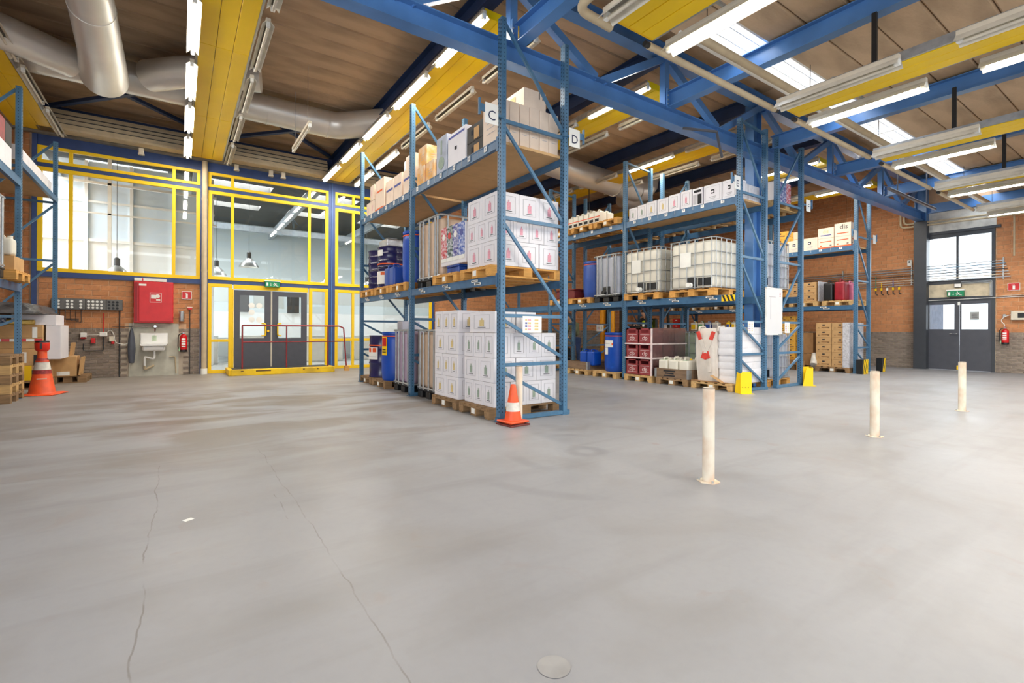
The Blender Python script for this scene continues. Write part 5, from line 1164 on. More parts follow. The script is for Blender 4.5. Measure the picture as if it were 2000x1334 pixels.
pallet(15.8, 7.6, 0, 'pallet on the floor under the yellow small boxes of the far right rack', WOOD_D, length=1.0)
tc(15.5, 7.55, 0.146, 0.5, 0.9, 0.15, CARTON_D, None, 'lines', 'flat brown box with white scuffs under the yellow small boxes')
tc(15.75, 6.95, 0.5, 0.5, 0.34, 0.62, CARTON_D, None, 'plain', 'open brown carton between the yellow boxes and the tall stack, far right rack'); tc(15.75, 6.95, 0.146, 0.5, 0.4, 0.35, CARTON_D, None, 'plain', 'lower brown carton between the yellow boxes and the tall stack, far right rack')
sp = thing('spray_bottle', 'pale blue spray bottle with brown base on the floor before the brown cartons', 'bottle', (15.2, 7.0, 0)); part('base_block', boxm(0.16, 0.16, 0.28, CARTON_D), sp); part('body', lathem([(0, 0.28), (0.06, 0.28), (0.065, 0.42), (0.03, 0.52), (0.02, 0.58), (0, 0.58)], mat('pale_blue_plastic', (150, 190, 200), 0.4), 14), sp)
for i in range(4): pallet(15.85, 8.95 + i * 0.9, G1, f'pallet on the middle beam of the far right rack, {ordn(i, 4)} seen through rack E', [WOOD, WOOD_D][i % 2], length=1.0)
# canister shelf behind the big bag
shf = thing('shelf_table', 'long shelf with bottles and canisters seen through rack E', 'shelf', (15.7, 10.4, 0), world=True)
part('top', boxm(0.7, 4.4, 0.04, CARTON_D), shf, (15.7, 10.5, 1.13))
for yy in (8.6, 10.5, 12.5): part('leg', boxm(0.6, 0.06, 1.13, RACK), shf, (15.7, yy, 0))
cols = [(TANK_W, YELF, 'cream canister with a dark label and yellow cap'), (TANK_W, mat('mark_green', (70, 150, 80)), 'white canister with green label'), (TANK_G, BLUEC, 'clear canister with blue label'), (TANK_W, INKG, 'clear canister with grey label'), (TANK_W, YELF, 'low blue and yellow pack'), (YELF, BLUEC, 'yellow bottle with blue label'), (TANK_W, YELF, 'white bottle with yellow label'), (TANK_W, INKB, 'white bottle with blue label'), (INKB, STICK, 'dark blue bottle'), (REDP, STICK, 'red bottle, leftmost of three'), (REDP, YELF, 'red bottle, middle of three'), (REDP, INKY, 'red bottle, rightmost of three')]
yy = 10.85
for i, (m1, m2, lab) in enumerate(cols):
    big = i < 4
    CAN((15.6, yy, 1.17), lab + ' on the shelf seen through rack E', m1, 0.2, 0.24 if big else 0.13, 0.34 if i != 4 else 0.2, m2, m2); yy -= 0.29 if big else 0.19
for k in range(4):
    cr = thing('red_crate', 'small red crate on the shelf seen through rack E, ' + rowname[k] + ' of the stack', 'crate', (15.6, 11.55, 1.17 + k * 0.11)); part('wall', boxm(0.3, 0.34, 0.10, REDP, 0.008), cr); part('white_mark', boxm(0.003, 0.08, 0.03, STICK), cr, (-0.152, 0, 0.035))
for k in range(2): tc(15.6, 12.1, 1.17 + k * 0.13, 0.3, 0.5, 0.13, CARTON_W, INKG, 'lines', ['lower', 'upper'][k] + ' white box at the left end of the shelf seen through rack E')
# ---- left rack A
A1, A2a, A2b = 1.866, 3.576, 3.906
pallet(-2.58, 10.42, A1, 'wooden pallet on the middle beam of the left rack under a brown carton', WOOD_O); tc(-2.28, 10.45, A1 + 0.146, 0.5, 0.55, 0.22, CARTON, None, 'plain', 'brown carton on the middle beam of the left rack beside its upright')
CAN((-2.2, 10.28, A1 + 0.37), 'white canister lying on the brown carton of the left rack', TANK_W, 0.3, 0.25, 0.30, TANK_W, None, INKO)
IBC((-2.62, 9.42, A1), 'grey-white tank in a bar cage at the far left edge of the leftmost rack', 'bars', TANK_G, 'plastic', 0.9, 1.1, False)
for k in range(8): tc(-2.35, 11.38 + k * 0.32, A2b, 0.3, 0.31, 0.28, CARTON_W, INKG, 'lines', f'white carton in the long row topping the left rack, {ordn(k, 8)} from the upright', group='white cartons on top of the left rack')
for k in range(3):
    tc(-2.38, 9.95 + k * 0.36, A2a, 0.36, 0.35, 0.42, CARTON_W, INKR, 'band', f'white red-banded carton on the left rack, {["farthest from", "second from", "next to"][k]} the upright, top level'); tc(-2.38, 9.95 + k * 0.36, A2a + 0.42, 0.36, 0.35, 0.34, [BC, CR, BC][k], INKR, 'plain', f'dark red-printed carton stacked on the left rack, {["farthest from", "second from", "next to"][k]} the upright')
for k in range(6): pallet(-2.70, 10.72, 0.0 + k * 0.147, 'empty wooden pallet in the stack at the far left, ' + ['bottom', 'second', 'third', 'fourth', 'fifth', 'top'][k] + ' one', WOOD if k % 2 else WOOD_D, tag_=False) if k < 5 else None
# long items and cartons behind the tall orange cone
pallet(-2.68, 12.98, 0, 'pallet on the floor of the left rack behind the tall cone', WOOD_D, tag_=False); pallet(-2.68, 13.84, 0, 'pallet on the floor of the left rack near the brick wall', WOOD_D, tag_=False)
t = tc(-2.68, 13.25, 0.146, 1.1, 1.3, 0.30, CARTON, None, 'plain', 'long brown carton with a yellow strip behind the tall cone, bottom'); decal(t, 'x', 0.1, 0.02, 0.14, 0.26, YELF, 1.1, 1.3, 'yellow_strip', 0.004); decal(t, 'y', 0.34, 0.02, 0.12, 0.28, YELF, 1.1, 1.3, 'yellow_strip', 0.004); decal(t, 'y', 0.0, 0.05, 0.9, 0.16, GREYP, 1.1, 1.3); decal(t, 'y', 0.46, 0.30, 0.07, 0.2, BLACKP, 1.1, 1.3, 'black_strip')
t = tc(-2.68, 13.25, 0.446, 1.1, 1.3, 0.32, CARTON, None, 'plain', 'long brown carton behind the tall cone, second from the floor'); decal(t, 'y', 0.28, 0.05, 0.1, 0.2, STICK, 1.1, 1.3)
t = tc(-2.68, 13.25, 0.766, 1.1, 1.3, 0.2, CARTON, None, 'plain', 'long brown carton with red and white warning tape behind the tall cone')
for k in range(10): part('warning_stripe', multibox(('ws', k % 2), [(-0.055, -0.002, 0, 0.055, 0.002, 0.05)], REDP if k % 2 else STICK), t, (-0.5 + k * 0.11, -0.655, 0.13))
t = tc(-2.68, 13.25, 0.966, 1.1, 1.3, 0.24, CARTON, None, 'plain', 'long brown carton below the white wrapped box of the left rack'); decal(t, 'y', 0.44, 0.0, 0.07, 0.2, STICK, 1.1, 1.3); decal(t, 'y', -0.3, 0.05, 0.1, 0.12, BLACKP, 1.1, 1.3)
gb = thing('gold_foil_bundle', 'gold foil bundle on the brown cartons of the left rack', 'bundle', (-2.5, 12.78, 1.206)); part('bundle', bulgy(0.5, 0.3, 0.1, mat('gold_foil', (212, 176, 92), 0.3, metal=0.5, bump=1.0, bscale=16), 0.03), gb); part('foil_tie', boxm(0.04, 0.31, 0.105, YELF), gb)
t = tc(-2.0, 13.1, 0.55, 0.22, 0.8, 0.655, CARTON_W, INKG, 'plain', 'white wrapped upright box beside the brown cartons, left rack'); t = tc(-2.27, 13.1, 1.207, 0.62, 0.8, 0.2, CARTON_W, INKG, 'lines', 'white film-wrapped flat box on the brown cartons, left rack')
tc(-2.9, 13.0, 1.207, 0.55, 0.8, 0.14, mat('blue_star_print', (40, 66, 100), 0.6, var=0.3, scale=30, rgb2=(230, 230, 235)), INKR, 'plain', 'dark blue star-printed box under the grey sheet, left rack')
for (x_, y_, h_, nm_) in ((-1.98, 13.75, 0.42, 'lower brown carton with a bent flap by the brick wall'), (-2.2, 14.0, 0.75, 'brown carton standing by the brick wall right of the tall cone')):
    t = tc(x_, y_, 0.146, 0.42, 0.4, h_, CARTON, None, 'plain', nm_); decal(t, 'y', 0.0, 0.02, 0.2, 0.08, STICK, 0.42, 0.4); part('flap', boxm(0.03, 0.38, h_ * 0.9, CARTON), t, (0.25, 0, 0.02), (0, 0.1, 0))
pallet(-1.92, 14.0, 0, 'pallet under the brown cartons by the brick wall', WOOD_D, tag_=False, length=0.6, width=0.8)
tp = thing('plastic_sheet', 'crumpled dark grey plastic sheet bundle over the goods of the left rack', 'sheet', (-2.66, 13.1, 1.41))
part('sheet', blob(lambda u, v: (sq(u, 1.1, 2.2)[0] * (0.55 + 0.45 * math.cos(v * 1.35)) * (1 + 0.06 * math.sin(u * 60 + v * 9)), sq(u, 1.1, 2.2)[1] * (0.7 + 0.3 * math.cos(v * 1.4)), 0.2 * v + 0.03 * math.sin(u * 40) * v * (1 - v) * 4), 72, 8, mat('grey_plastic_sheet', (88, 88, 90), 0.3, var=0.3, bump=0.9, bscale=7)), tp)
part('knot', bulgy(0.25, 0.3, 0.2, mat('grey_plastic_sheet', (88, 88, 90)), 0.07), tp, (0.35, 1.0, -0.03))
# ================================================================ FLOOR OBJECTS
def cone(x, y, s, label, tall=False):
    t = thing('traffic_cone', label, 'cone', (x, y, 0))
    OC_ = mat('cone_orange', (236, 88, 40), 0.5, var=0.1, scale=9, rgb2=(214, 84, 44)); WB = mat('cone_white_band', (226, 222, 212), 0.6, var=0.1, scale=14)
    if not tall:
        part('rubber_base', boxm(0.30, 0.30, 0.02, mat('brown_rubber', (112, 50, 44), 0.8), 0.004), t, (0, 0, 0), (0, 0, 0.1))
        part('foot', boxm(0.29, 0.29, 0.022, OC_, 0.008), t, (0, 0, 0.035), (0, 0, 0.1)); part('base_pad', boxm(0.2, 0.2, 0.016, OC_), t, (0, 0, 0.02))
        part('body', lathem([(0.118, 0.055), (0.105, 0.06), (0.086, 0.175), (0.084, 0.175), (0.07, 0.28), (0.068, 0.28), (0.034, 0.475), (0.026, 0.49), (0.0, 0.49)], OC_, 28), t)
        part('white_band', lathem([(0.0885, 0.17), (0.073, 0.275)], WB, 28), t)
    else:
        part('foot', lathem([(0, 0), (0.35, 0.0), (0.37, 0.01), (0.28, 0.03), (0, 0.03)], OC_, 4, None, False), t, (0, 0, 0), (0, 0, 0.5))
        part('body', lathem([(0.19, 0.03), (0.175, 0.05), (0.088, 0.58), (0.066, 0.62), (0.06, 0.8), (0, 0.8)], OC_, 28), t)
        part('white_band', lathem([(0.115, 0.43), (0.0935, 0.56)], WB, 28), t)
        part('red_tape', lathem([(0.127, 0.36), (0.115, 0.43)], mat('worn_red_tape', (168, 58, 60), 0.5, var=0.3, scale=30), 28), t); part('red_tape', lathem([(0.0935, 0.56), (0.07, 0.63)], mat('worn_red_tape', (168, 58, 60)), 28), t)
        part('white_scratch', boxm(0.13, 0.003, 0.02, WB, 0.001), t, (0.02, -0.145, 0.27), (0.17, 0.0, 0))
        part('top_cap', lathem([(0.07, 0.75), (0.095, 0.78), (0.1, 0.89), (0.09, 0.9), (0, 0.9)], mat('red_cap_plastic', (232, 48, 30), 0.35), 24), t); part('black_ring', lathem([(0, 0.9), (0.095, 0.9), (0.09, 0.93), (0.065, 0.93), (0.06, 0.91), (0, 0.91)], BLACKP, 24), t); part('belt_slot', boxm(0.03, 0.02, 0.1, BLACKP), t, (0.0, -0.09, 0.79))
    return t
cone(3.36, 4.86, 1, 'small orange traffic cone with one white band at the foot of the nearest rack')
cone(-1.95, 11.5, 1, 'tall orange traffic cone with a red cap at the left rack', True)
BOL = mat('chipped_bollard_paint', (228, 220, 202), 0.6, var=0.12, scale=3.5, rgb2=(206, 164, 130), stretch=(1.5, 1.5, 1.0))
for i, (x, y, lab) in enumerate(((3.52, 4.96, 'white steel bollard in front of the nearest rack, behind the small cone'), (3.34, 2.2, 'white chipped steel bollard nearest the camera in the middle of the floor'), (6.31, 2.13, 'white steel bollard second from the camera, in front of the far right rack'), (9.45, 2.11, 'white steel bollard farthest right, before the grey outer door'))):
    t = thing('bollard', lab, 'bollard', (x, y, 0), group='white steel bollards')
    h = 0.70 if i == 0 else 0.715
    part('post', lathem([(0.044, 0.006), (0.044, h), (0.04, h + 0.004), (0.036, h), (0.036, h - 0.12), (0, h - 0.12)], BOL, 24, ('bol', h)), t)
    part('rim', lathem([(0.037, h - 0.004), (0.0445, h - 0.004), (0.0445, h + 0.003), (0.037, h + 0.003)], mat('bare_rim', (110, 100, 90), 0.6), 24, ('rim', h)), t)
    part('base_plate', lathem([(0, 0), (0.085, 0), (0.085, 0.007), (0, 0.008)], BOL, 6, 'bolbase'), t)
    for k in range(3): part('bolt', lathem([(0, 0), (0.008, 0), (0.008, 0.016), (0, 0.016)], GALV, 6, 'bolb'), t, (0.066 * math.cos(k * 2.1), 0.066 * math.sin(k * 2.1), 0.006))
def protector(x, y, rz, label):
    t = thing('upright_guard', label, 'guard', (x, y, 0), rz=rz)
    part('front_plate', prismm([(-0.11, 0), (0.10, 0), (0.10, 0.36), (0.06, 0.40), (-0.08, 0.40), (-0.11, 0.37)], 'y', -0.008, 0.0, YEL, 'gf'), t, (0, 0, 0))
    part('side_plate', prismm([(0, 0), (0.19, 0), (0.12, 0.39), (0.0, 0.40)], 'x', -0.006, 0.0, YEL, 'gs'), t, (0.10, 0, 0)); part('side_plate', prismm([(0, 0), (0.19, 0), (0.12, 0.39), (0.0, 0.37)], 'x', -0.006, 0.0, YEL, 'gs2'), t, (-0.105, 0, 0))
    part('foot_plate', boxm(0.24, 0.07, 0.008, YEL), t, (0, -0.03, 0))
    for s in (-0.08, -0.02, 0.04): part('bolt', lathem([(0, 0), (0.006, 0), (0.006, 0.006), (0, 0.006)], BLACKP, 6, 'gbolt'), t, (s, -0.008, 0.12), (PI / 2, 0, 0))
    return t
protector(8.60, 4.90, -0.5, 'yellow bent steel guard at the front upright of rack E')
protector(11.10, 4.90, 0.75, 'yellow bent steel guard at the right upright of rack F')
for (x, y, s, lab) in ((15.42, 5.50, 1, 'black and yellow striped guard at the left upright of the far right rack'), (16.72, 5.50, -1, 'black and yellow striped guard at the right side of the far right rack')):
    t = thing('striped_guard', lab, 'guard', (x, y, 0))
    w = 0.36 if s > 0 else 0.22
    part('block', boxm(w, 0.16, 0.40, BLACKP, 0.01), t)
    for k in range(4 if s > 0 else 3):
        x0 = -w / 2 + 0.0 + k * 0.11 - (0.05 if s > 0 else 0)
        poly = [(max(-w / 2, min(w / 2, x0 + q)), z) for q, z in ((0, 0.0), (0.055, 0.0), (0.195, 0.4), (0.14, 0.4))]
        if poly[2][0] - poly[3][0] > 0.01 or poly[1][0] - poly[0][0] > 0.01:
            part('yellow_stripe', prismm(poly, 'y', -0.003, 0.0, YEL), t, (0, -0.081, 0))
# raised yellow kerb step and red rail before the glazed door
st = thing('door_step', 'low yellow step with chipped paint before the glazed double door', 'step', (2.25, 14.1, 0), world=True)
part('deck', boxm(2.4, 1.1, 0.13, GREYP), st, (2.25, 14.12, 0)); part('front_board', boxm(2.42, 0.12, 0.15, mat('chipped_yellow_wood', (240, 200, 20), 0.6, var=0.15, scale=2.5, rgb2=(196, 160, 40)), 0.01), st, (2.25, 13.62, 0)); part('end_board', boxm(0.10, 0.5, 0.15, YELF, 0.01), st, (3.45, 13.86, 0)); part('end_board', boxm(0.10, 1.0, 0.15, YELF, 0.01), st, (1.04, 14.1, 0))
for (x_, w_) in ((1.28, 0.06), (1.75, 0.34), (2.7, 0.04), (3.05, 0.03)): part('paint_chip', boxm(w_, 0.002, 0.03, mat('bare_wood', (96, 74, 50), 0.9)), st, (x_, 13.559, 0.09))
rl = thing('hand_rail', 'dark red tube rail standing before the glazed double door', 'rail', (2.3, 13.8, 0), world=True)
part('top_rail', tubem(round_path([(1.30, 13.8, 0.15), (1.30, 13.8, 1.24), (3.66, 13.8, 1.24), (3.78, 13.8, 1.19), (3.86, 13.8, 0.13)], 0.03), 0.019, DKRED, 10), rl)
part('mid_rail', tubem([(1.30, 13.8, 0.82), (3.82, 13.8, 0.82)], 0.015, DKRED, 10), rl)
for x in (2.32, 3.36): part('post', tubem([(x, 13.8, 0.15), (x, 13.8, 1.24)], 0.017, DKRED, 10), rl)
part('foot_block', boxm(0.12, 0.12, 0.14, WOOD_O), rl, (3.87, 13.8, 0))
ex = thing('exit_sign', 'green running-man exit sign above the glazed double door', 'sign', (2.09, 14.6, 2.29))
def exit_fill(t, w, h, fx=False):
    rot = FACE_X if fx else None
    def P_(n, dx, z, ww, hh, m):
        me = boxm(ww, 0.003, hh, m); part(n, me, t, (-0.053, -dx, z) if fx else (dx, -0.053, z), rot)
    if fx: part('body', boxm(0.1, w, h, GREEN, 0.004), t); part('lamp_housing', boxm(0.12, w + 0.04, 0.04, WHITE, 0.004), t, (0, 0, h))
    else: part('body', boxm(w, 0.1, h, GREEN, 0.004), t); part('lamp_housing', boxm(w + 0.04, 0.12, 0.03, WHITE, 0.004), t, (0, 0, h))
    P_('door_symbol', -w * 0.36, h * 0.2, w * 0.12, h * 0.6, WHITE)
    P_('arrow_shaft', -w * 0.12, h * 0.4, w * 0.02, h * 0.4, WHITE); P_('arrow_head', -w * 0.12, h * 0.26, w * 0.07, h * 0.14, WHITE)
    fig = [(0.16, 0.74, 0.045, 0.14), ]
    bmf = bmesh.new()
    add_box(bmf, 0.10 * w, -0.001, 0.70 * h, 0.15 * w, 0.001, 0.84 * h)
    for a, b, ww in (((0.13, 0.68), (0.22, 0.42), .06), ((0.22, 0.42), (0.30, 0.22), .045), ((0.22, 0.42), (0.12, 0.3), .04), ((0.30, 0.22), (0.40, 0.2), .03), ((0.12, 0.3), (0.06, 0.18), .035), ((0.15, 0.62), (0.04, 0.5), .03), ((0.16, 0.62), (0.30, 0.6), .03)):
        ax, az, cx, cz = a[0] * w, a[1] * h, b[0] * w, b[1] * h; d = Vector((cx - ax, 0, cz - az)).normalized(); nrm = Vector((-d.z, 0, d.x)) * ww * w / 2
        vs = [bmf.verts.new(Vector(q) + s * nrm + Vector((0, yy, 0))) for yy in (-0.001, 0.001) for q, s in (((ax, 0, az), 1), ((cx, 0, cz), 1), ((cx, 0, cz), -1), ((ax, 0, az), -1))]
        for f in ((0, 1, 2, 3), (7, 6, 5, 4), (0, 4, 5, 1), (1, 5, 6, 2), (2, 6, 7, 3), (3, 7, 4, 0)): bmf.faces.new([vs[i] for i in f])
    part('running_man', finish(None, bmf, WHITE), t, (-0.053, 0, 0) if fx else (0, -0.053, 0), rot)
exit_fill(ex, 0.36, 0.15)
ex2 = thing('exit_sign', 'green running-man exit sign above the grey outer door', 'sign', (19.28, 4.46, 2.23)); exit_fill(ex2, 0.38, 0.17, True)
cbx = thing('cable_box', 'small white cable box above the exit sign of the outer door', 'box', (19.33, 4.42, 2.5)); part('body', boxm(0.08, 0.16, 0.12, GREYP, 0.004), cbx); part('lid', boxm(0.01, 0.14, 0.1, WHITE), cbx, (-0.045, 0, 0.01))
# ---- wall fittings, back wall left
sp_ = thing('socket_panel', 'long grey panel of round test sockets on the brick wall', 'panel', (-1.72, 14.62, 1.57), world=True)
PN = mat('grey_panel_metal', (108, 106, 102), 0.4, metal=0.4)
for i, (a, b) in enumerate(((-2.34, -1.76), (-1.755, -1.40), (-1.395, -1.10))):
    part('plate', boxm(b - a, 0.08, 0.25, PN, 0.006), sp_, ((a + b) / 2, 14.62, 1.57))
    n = int((b - a) / 0.075)
    for k in range(n):
        if i == 0 and k % 3 == 2: continue
        for r in range(3): part('socket', lathem([(0, 0), (0.026, 0), (0.026, 0.012), (0.014, 0.014), (0, 0.008)], STICK if i < 2 else BLACKP, 10, 'sock' + str(i < 2)), sp_, (a + 0.05 + k * 0.075, 14.58, 1.62 + r * 0.07), (PI / 2, 0, 0))
for k in range(5): part('cable', tubem(round_path([(-2.2 + k * 0.09, 14.64, 1.56), (-2.2 + k * 0.09, 14.64, 1.36 - k * 0.02), (-1.88, 14.64, 1.36 - k * 0.02)], 0.03), 0.007, GREYP, 6), sp_)
hc = thing('hose_cabinet', 'red fire hose cabinet with a white symbol on the brick wall', 'cabinet', (-0.505, 14.6, 1.29), world=True)
HC = mat('cabinet_red', (204, 44, 50), 0.4, var=0.06)
part('body', boxm(0.77, 0.2, 0.99, HC, 0.008), hc, (-0.505, 14.61, 1.29)); part('door', boxm(0.66, 0.02, 0.93, HC, 0.006), hc, (-0.46, 14.50, 1.32)); part('hinge_strip', boxm(0.04, 0.015, 0.93, mat('darker_red', (150, 26, 32), 0.4)), hc, (-0.84, 14.50, 1.32))
part('hose_symbol_border', multibox(None, [(-0.115, -0.002, 0, 0.115, 0.002, 0.008), (-0.115, -0.002, 0.222, 0.115, 0.002, 0.23), (-0.115, -0.002, 0, -0.107, 0.002, 0.23), (0.107, -0.002, 0, 0.115, 0.002, 0.23)], WHITE), hc, (-0.47, 14.488, 1.78))
part('hose_symbol', lathem([(0, 0), (0.045, 0), (0.045, 0.003), (0, 0.003)], WHITE, 18), hc, (-0.43, 14.488, 1.93), (PI / 2, 0, 0)); part('hose_symbol', boxm(0.1, 0.003, 0.09, WHITE), hc, (-0.51, 14.488, 1.87)); part('hose_symbol', multibox(None, [(-0.04, -0.002, 0, 0.04, 0.002, 0.04)], WHITE), hc, (-0.42, 14.488, 1.82))
part('type_label', boxm(0.14, 0.003, 0.045, STICK), hc, (-0.72, 14.488, 2.17)); part('top_box', boxm(0.62, 0.2, 0.07, WHITE), hc, (-0.57, 14.61, 2.285)); part('top_box_mark', boxm(0.02, 0.003, 0.06, REDP), hc, (-0.72, 14.507, 2.29))
sk = thing('wash_basin', 'small white wash basin with a rail tap on the grey panel under the red cabinet', 'sink', (-0.5, 14.5, 0.6), world=True)
PORC = mat('white_porcelain', (236, 236, 232), 0.2, var=0.02)
part('splash_back', boxm(0.54, 0.05, 0.27, PORC, 0.012), sk, (-0.5, 14.64, 0.77)); part('bowl', prismm([(-0.24, 0.12), (0.24, 0.12), (0.26, 0.16), (0.26, 0.17), (-0.26, 0.17), (-0.26, 0.16)], 'y', -0.18, 0.15, PORC), sk, (-0.5, 14.48, 0.62)); part('bowl_under', boxm(0.44, 0.28, 0.13, PORC, 0.03), sk, (-0.5, 14.5, 0.615)); part('front_rail', tubem([(-0.78, 14.31, 0.78), (-0.22, 14.31, 0.78)], 0.008, CHROME, 8), sk); part('green_sticker', boxm(0.09, 0.004, 0.13, mat('pale_green_sticker', (196, 214, 186), 0.6)), sk, (-0.5, 14.612, 0.85))
part('water_pipe', tubem(round_path([(-0.92, 14.62, 1.19), (-0.35, 14.62, 1.19)], 0.01), 0.009, CHROME, 8), sk); part('tap', tubem(round_path([(-0.48, 14.6, 1.19), (-0.48, 14.52, 1.12), (-0.48, 14.45, 1.08)], 0.03), 0.014, CHROME, 8), sk); part('tap_wheel', lathem([(0, 0), (0.03, 0), (0.03, 0.015), (0, 0.015)], CHROME, 10), sk, (-0.48, 14.55, 1.2), (PI / 2, 0, 0))
part('drain', tubem(round_path([(-0.49, 14.5, 0.64), (-0.49, 14.5, 0.44), (-0.52, 14.5, 0.42), (-0.66, 14.52, 0.47), (-0.68, 14.52, 0.46), (-0.68, 14.55, 0.26)], 0.05), 0.024, PORC, 10), sk); part('waste_pipe', tubem(round_path([(-0.68, 14.58, 0.30), (-0.68, 14.6, 0.17), (-0.62, 14.6, 0.2), (-0.5, 14.62, 0.26)], 0.03), 0.026, BEIGE, 10), sk)
part('floor_pipe', tubem(round_path([(-0.2, 14.64, 0.46), (-0.08, 14.64, 0.46), (-0.06, 14.64, 0.04)], 0.03), 0.014, BEIGE, 8), sk)
tw = thing('towel', 'grey towel hanging left of the wash basin', 'towel', (-0.93, 14.6, 0.33)); part('cloth', blob(lambda u, v: (math.cos(6.283 * u) * (0.045 + 0.05 * math.sin(PI * (1 - v) ** 0.7)) * (1.15 - 0.7 * v), math.sin(6.283 * u) * 0.03 + 0.008 * math.sin(u * 25), 0.82 * v), 28, 12, mat('grey_cloth', (84, 88, 98), 0.9, var=0.1)), tw); part('hook', tubem([(0, 0.06, 0.84), (0, 0, 0.8)], 0.006, CHROME, 6), tw)
def extinguisher(x, y, z, rot, label):
    t = thing('fire_extinguisher', label, 'extinguisher', (x, y, z), rz=rot)
    RE = mat('extinguisher_red', (212, 24, 30), 0.25)
    part('cylinder', lathem([(0, 0), (0.07, 0), (0.078, 0.02), (0.078, 0.36), (0.06, 0.41), (0.025, 0.43), (0.025, 0.45), (0, 0.45)], RE, 24, 'extc'), t); part('black_foot', lathem([(0.06, -0.01), (0.08, 0.0), (0.08, 0.05), (0.079, 0.05), (0, 0.05)], BLACKP, 24, 'extf'), t)
    part('valve_head', boxm(0.05, 0.07, 0.04, GALV, 0.005), t, (0, 0, 0.44)); part('lever', boxm(0.02, 0.13, 0.012, RE), t, (0, -0.03, 0.49)); part('hose', tubem(round_path([(-0.02, -0.03, 0.46), (-0.11, -0.03, 0.42), (-0.115, -0.03, 0.1), (-0.08, -0.04, 0.06)], 0.06), 0.010, BLACKP, 8, 'exth'), t); part('nozzle', tubem([(-0.085, -0.04, 0.1), (-0.09, -0.04, 0.02)], 0.014, mat('pale_green_plastic', (160, 200, 160), 0.5), 8, 'extn'), t)
    for k, (zz, hh) in enumerate(((0.12, 0.02), (0.16, 0.05), (0.23, 0.03), (0.28, 0.05))): part('label_line', boxm(0.08, 0.004, hh, STICK), t, (0, -0.078, zz))
    part('gauge', lathem([(0, 0), (0.02, 0), (0.02, 0.01), (0, 0.01)], YELF, 10, 'gauge'), t, (0.04, -0.03, 0.33), (PI / 2, 0, 0)); part('bracket', boxm(0.06, 0.08, 0.04, GALV), t, (0, 0.08, 0.3))
    return t
extinguisher(0.09, 14.56, 0.58, 0, 'red fire extinguisher on the brick wall right of the wash basin')
extinguisher(19.26, 3.39, 0.82, -PI / 2, 'red fire extinguisher on the wall right of the grey outer door')
def fire_sign(x, y, z, rz, w, h, label):
    t = thing('fire_sign', label, 'sign', (x, y, z), rz=rz)
    part('plate', boxm(w, 0.006, h, WHITE), t); part('red_field', boxm(w * 0.9, 0.004, h * 0.88, REDP), t, (0, -0.004, h * 0.06)); part('extinguisher_symbol', boxm(w * 0.2, 0.003, h * 0.5, WHITE, 0.001), t, (0, -0.007, h * 0.14)); part('nozzle_symbol', boxm(w * 0.26, 0.003, h * 0.07, WHITE), t, (-w * 0.06, -0.007, h * 0.7))
fire_sign(0.155, 14.66, 1.89, 0, 0.21, 0.2, 'small red extinguisher sign on the brick wall left of the glazed door')
fire_sign(19.36, 3.24, 2.335, -PI / 2, 0.25, 0.215, 'red extinguisher sign on the wall right of the grey outer door')
sdp = thing('soap_dispenser', 'steel cup dispenser on the brick right of the red cabinet', 'dispenser', (0.05, 14.6, 1.33)); part('body', lathem([(0, 0), (0.05, 0), (0.055, 0.02), (0.055, 0.24), (0.05, 0.26), (0, 0.26)], GALV, 16), sdp); part('base', boxm(0.12, 0.05, 0.02, BLACKP), sdp, (0, 0.04, 0))
ap = thing('alarm_point', 'small red and white call point above its conduit on the brick wall', 'alarm', (0.22, 14.64, 1.63)); part('case', boxm(0.09, 0.05, 0.05, REDP, 0.005), ap); part('plate', boxm(0.11, 0.02, 0.02, WHITE), ap, (0, 0, 0.05)); part('conduit', tubem([(0, 0.03, -1.62), (0, 0.03, 0)], 0.010, GREYP, 8), ap)
so = thing('power_sockets', 'group of red and white power sockets with looping cables on the grey brick', 'socket', (-1.6, 14.62, 0.8), world=True)
for (x_, z_, m_, w_, h_) in ((-1.80, 0.93, WHITE, .11, .12), (-1.80, 0.91, REDP, .10, .05), (-1.45, 0.96, WHITE, .14, .10), (-1.63, 0.80, REDP, .08, .12), (-1.30, 0.84, CREAM, .1, .12), (-1.28, 0.78, REDP, .06, .06)): part('socket_box', boxm(w_, 0.08, h_, m_, 0.01), so, (x_, 14.64, z_))
for pts in (([(-1.80, 14.62, 0.98), (-1.7, 14.6, 1.0), (-1.5, 14.6, 1.0)]), ([(-1.45, 14.62, 0.96), (-1.32, 14.6, 1.14), (-1.25, 14.6, 1.0), (-1.24, 14.6, 0.8), (-1.0, 14.6, 0.76), (-0.93, 14.62, 1.0), (-0.90, 14.62, 1.3)])): part('cable', tubem(round_path(pts, 0.1), 0.007, WHITE, 6), so)
part('conduit', tubem(round_path([(-1.80, 14.66, 0.8), (-1.80, 14.66, 0.63), (-1.45, 14.66, 0.63), (-1.45, 14.66, 0.95)], 0.04), 0.010, GREYP, 8), so); part('conduit', tubem([(-1.16, 14.66, 0.0), (-1.16, 14.66, 1.57)], 0.012, GREYP, 8), so); part('conduit', tubem([(-1.45, 14.66, 1.05), (-1.45, 14.66, 1.5)], 0.008, REDP, 8), so); part('conduit', tubem([(-1.30, 14.66, 1.0), (-1.30, 14.66, 1.19), (-0.4, 14.655, 1.19)], 0.007, GREYP, 8), so)
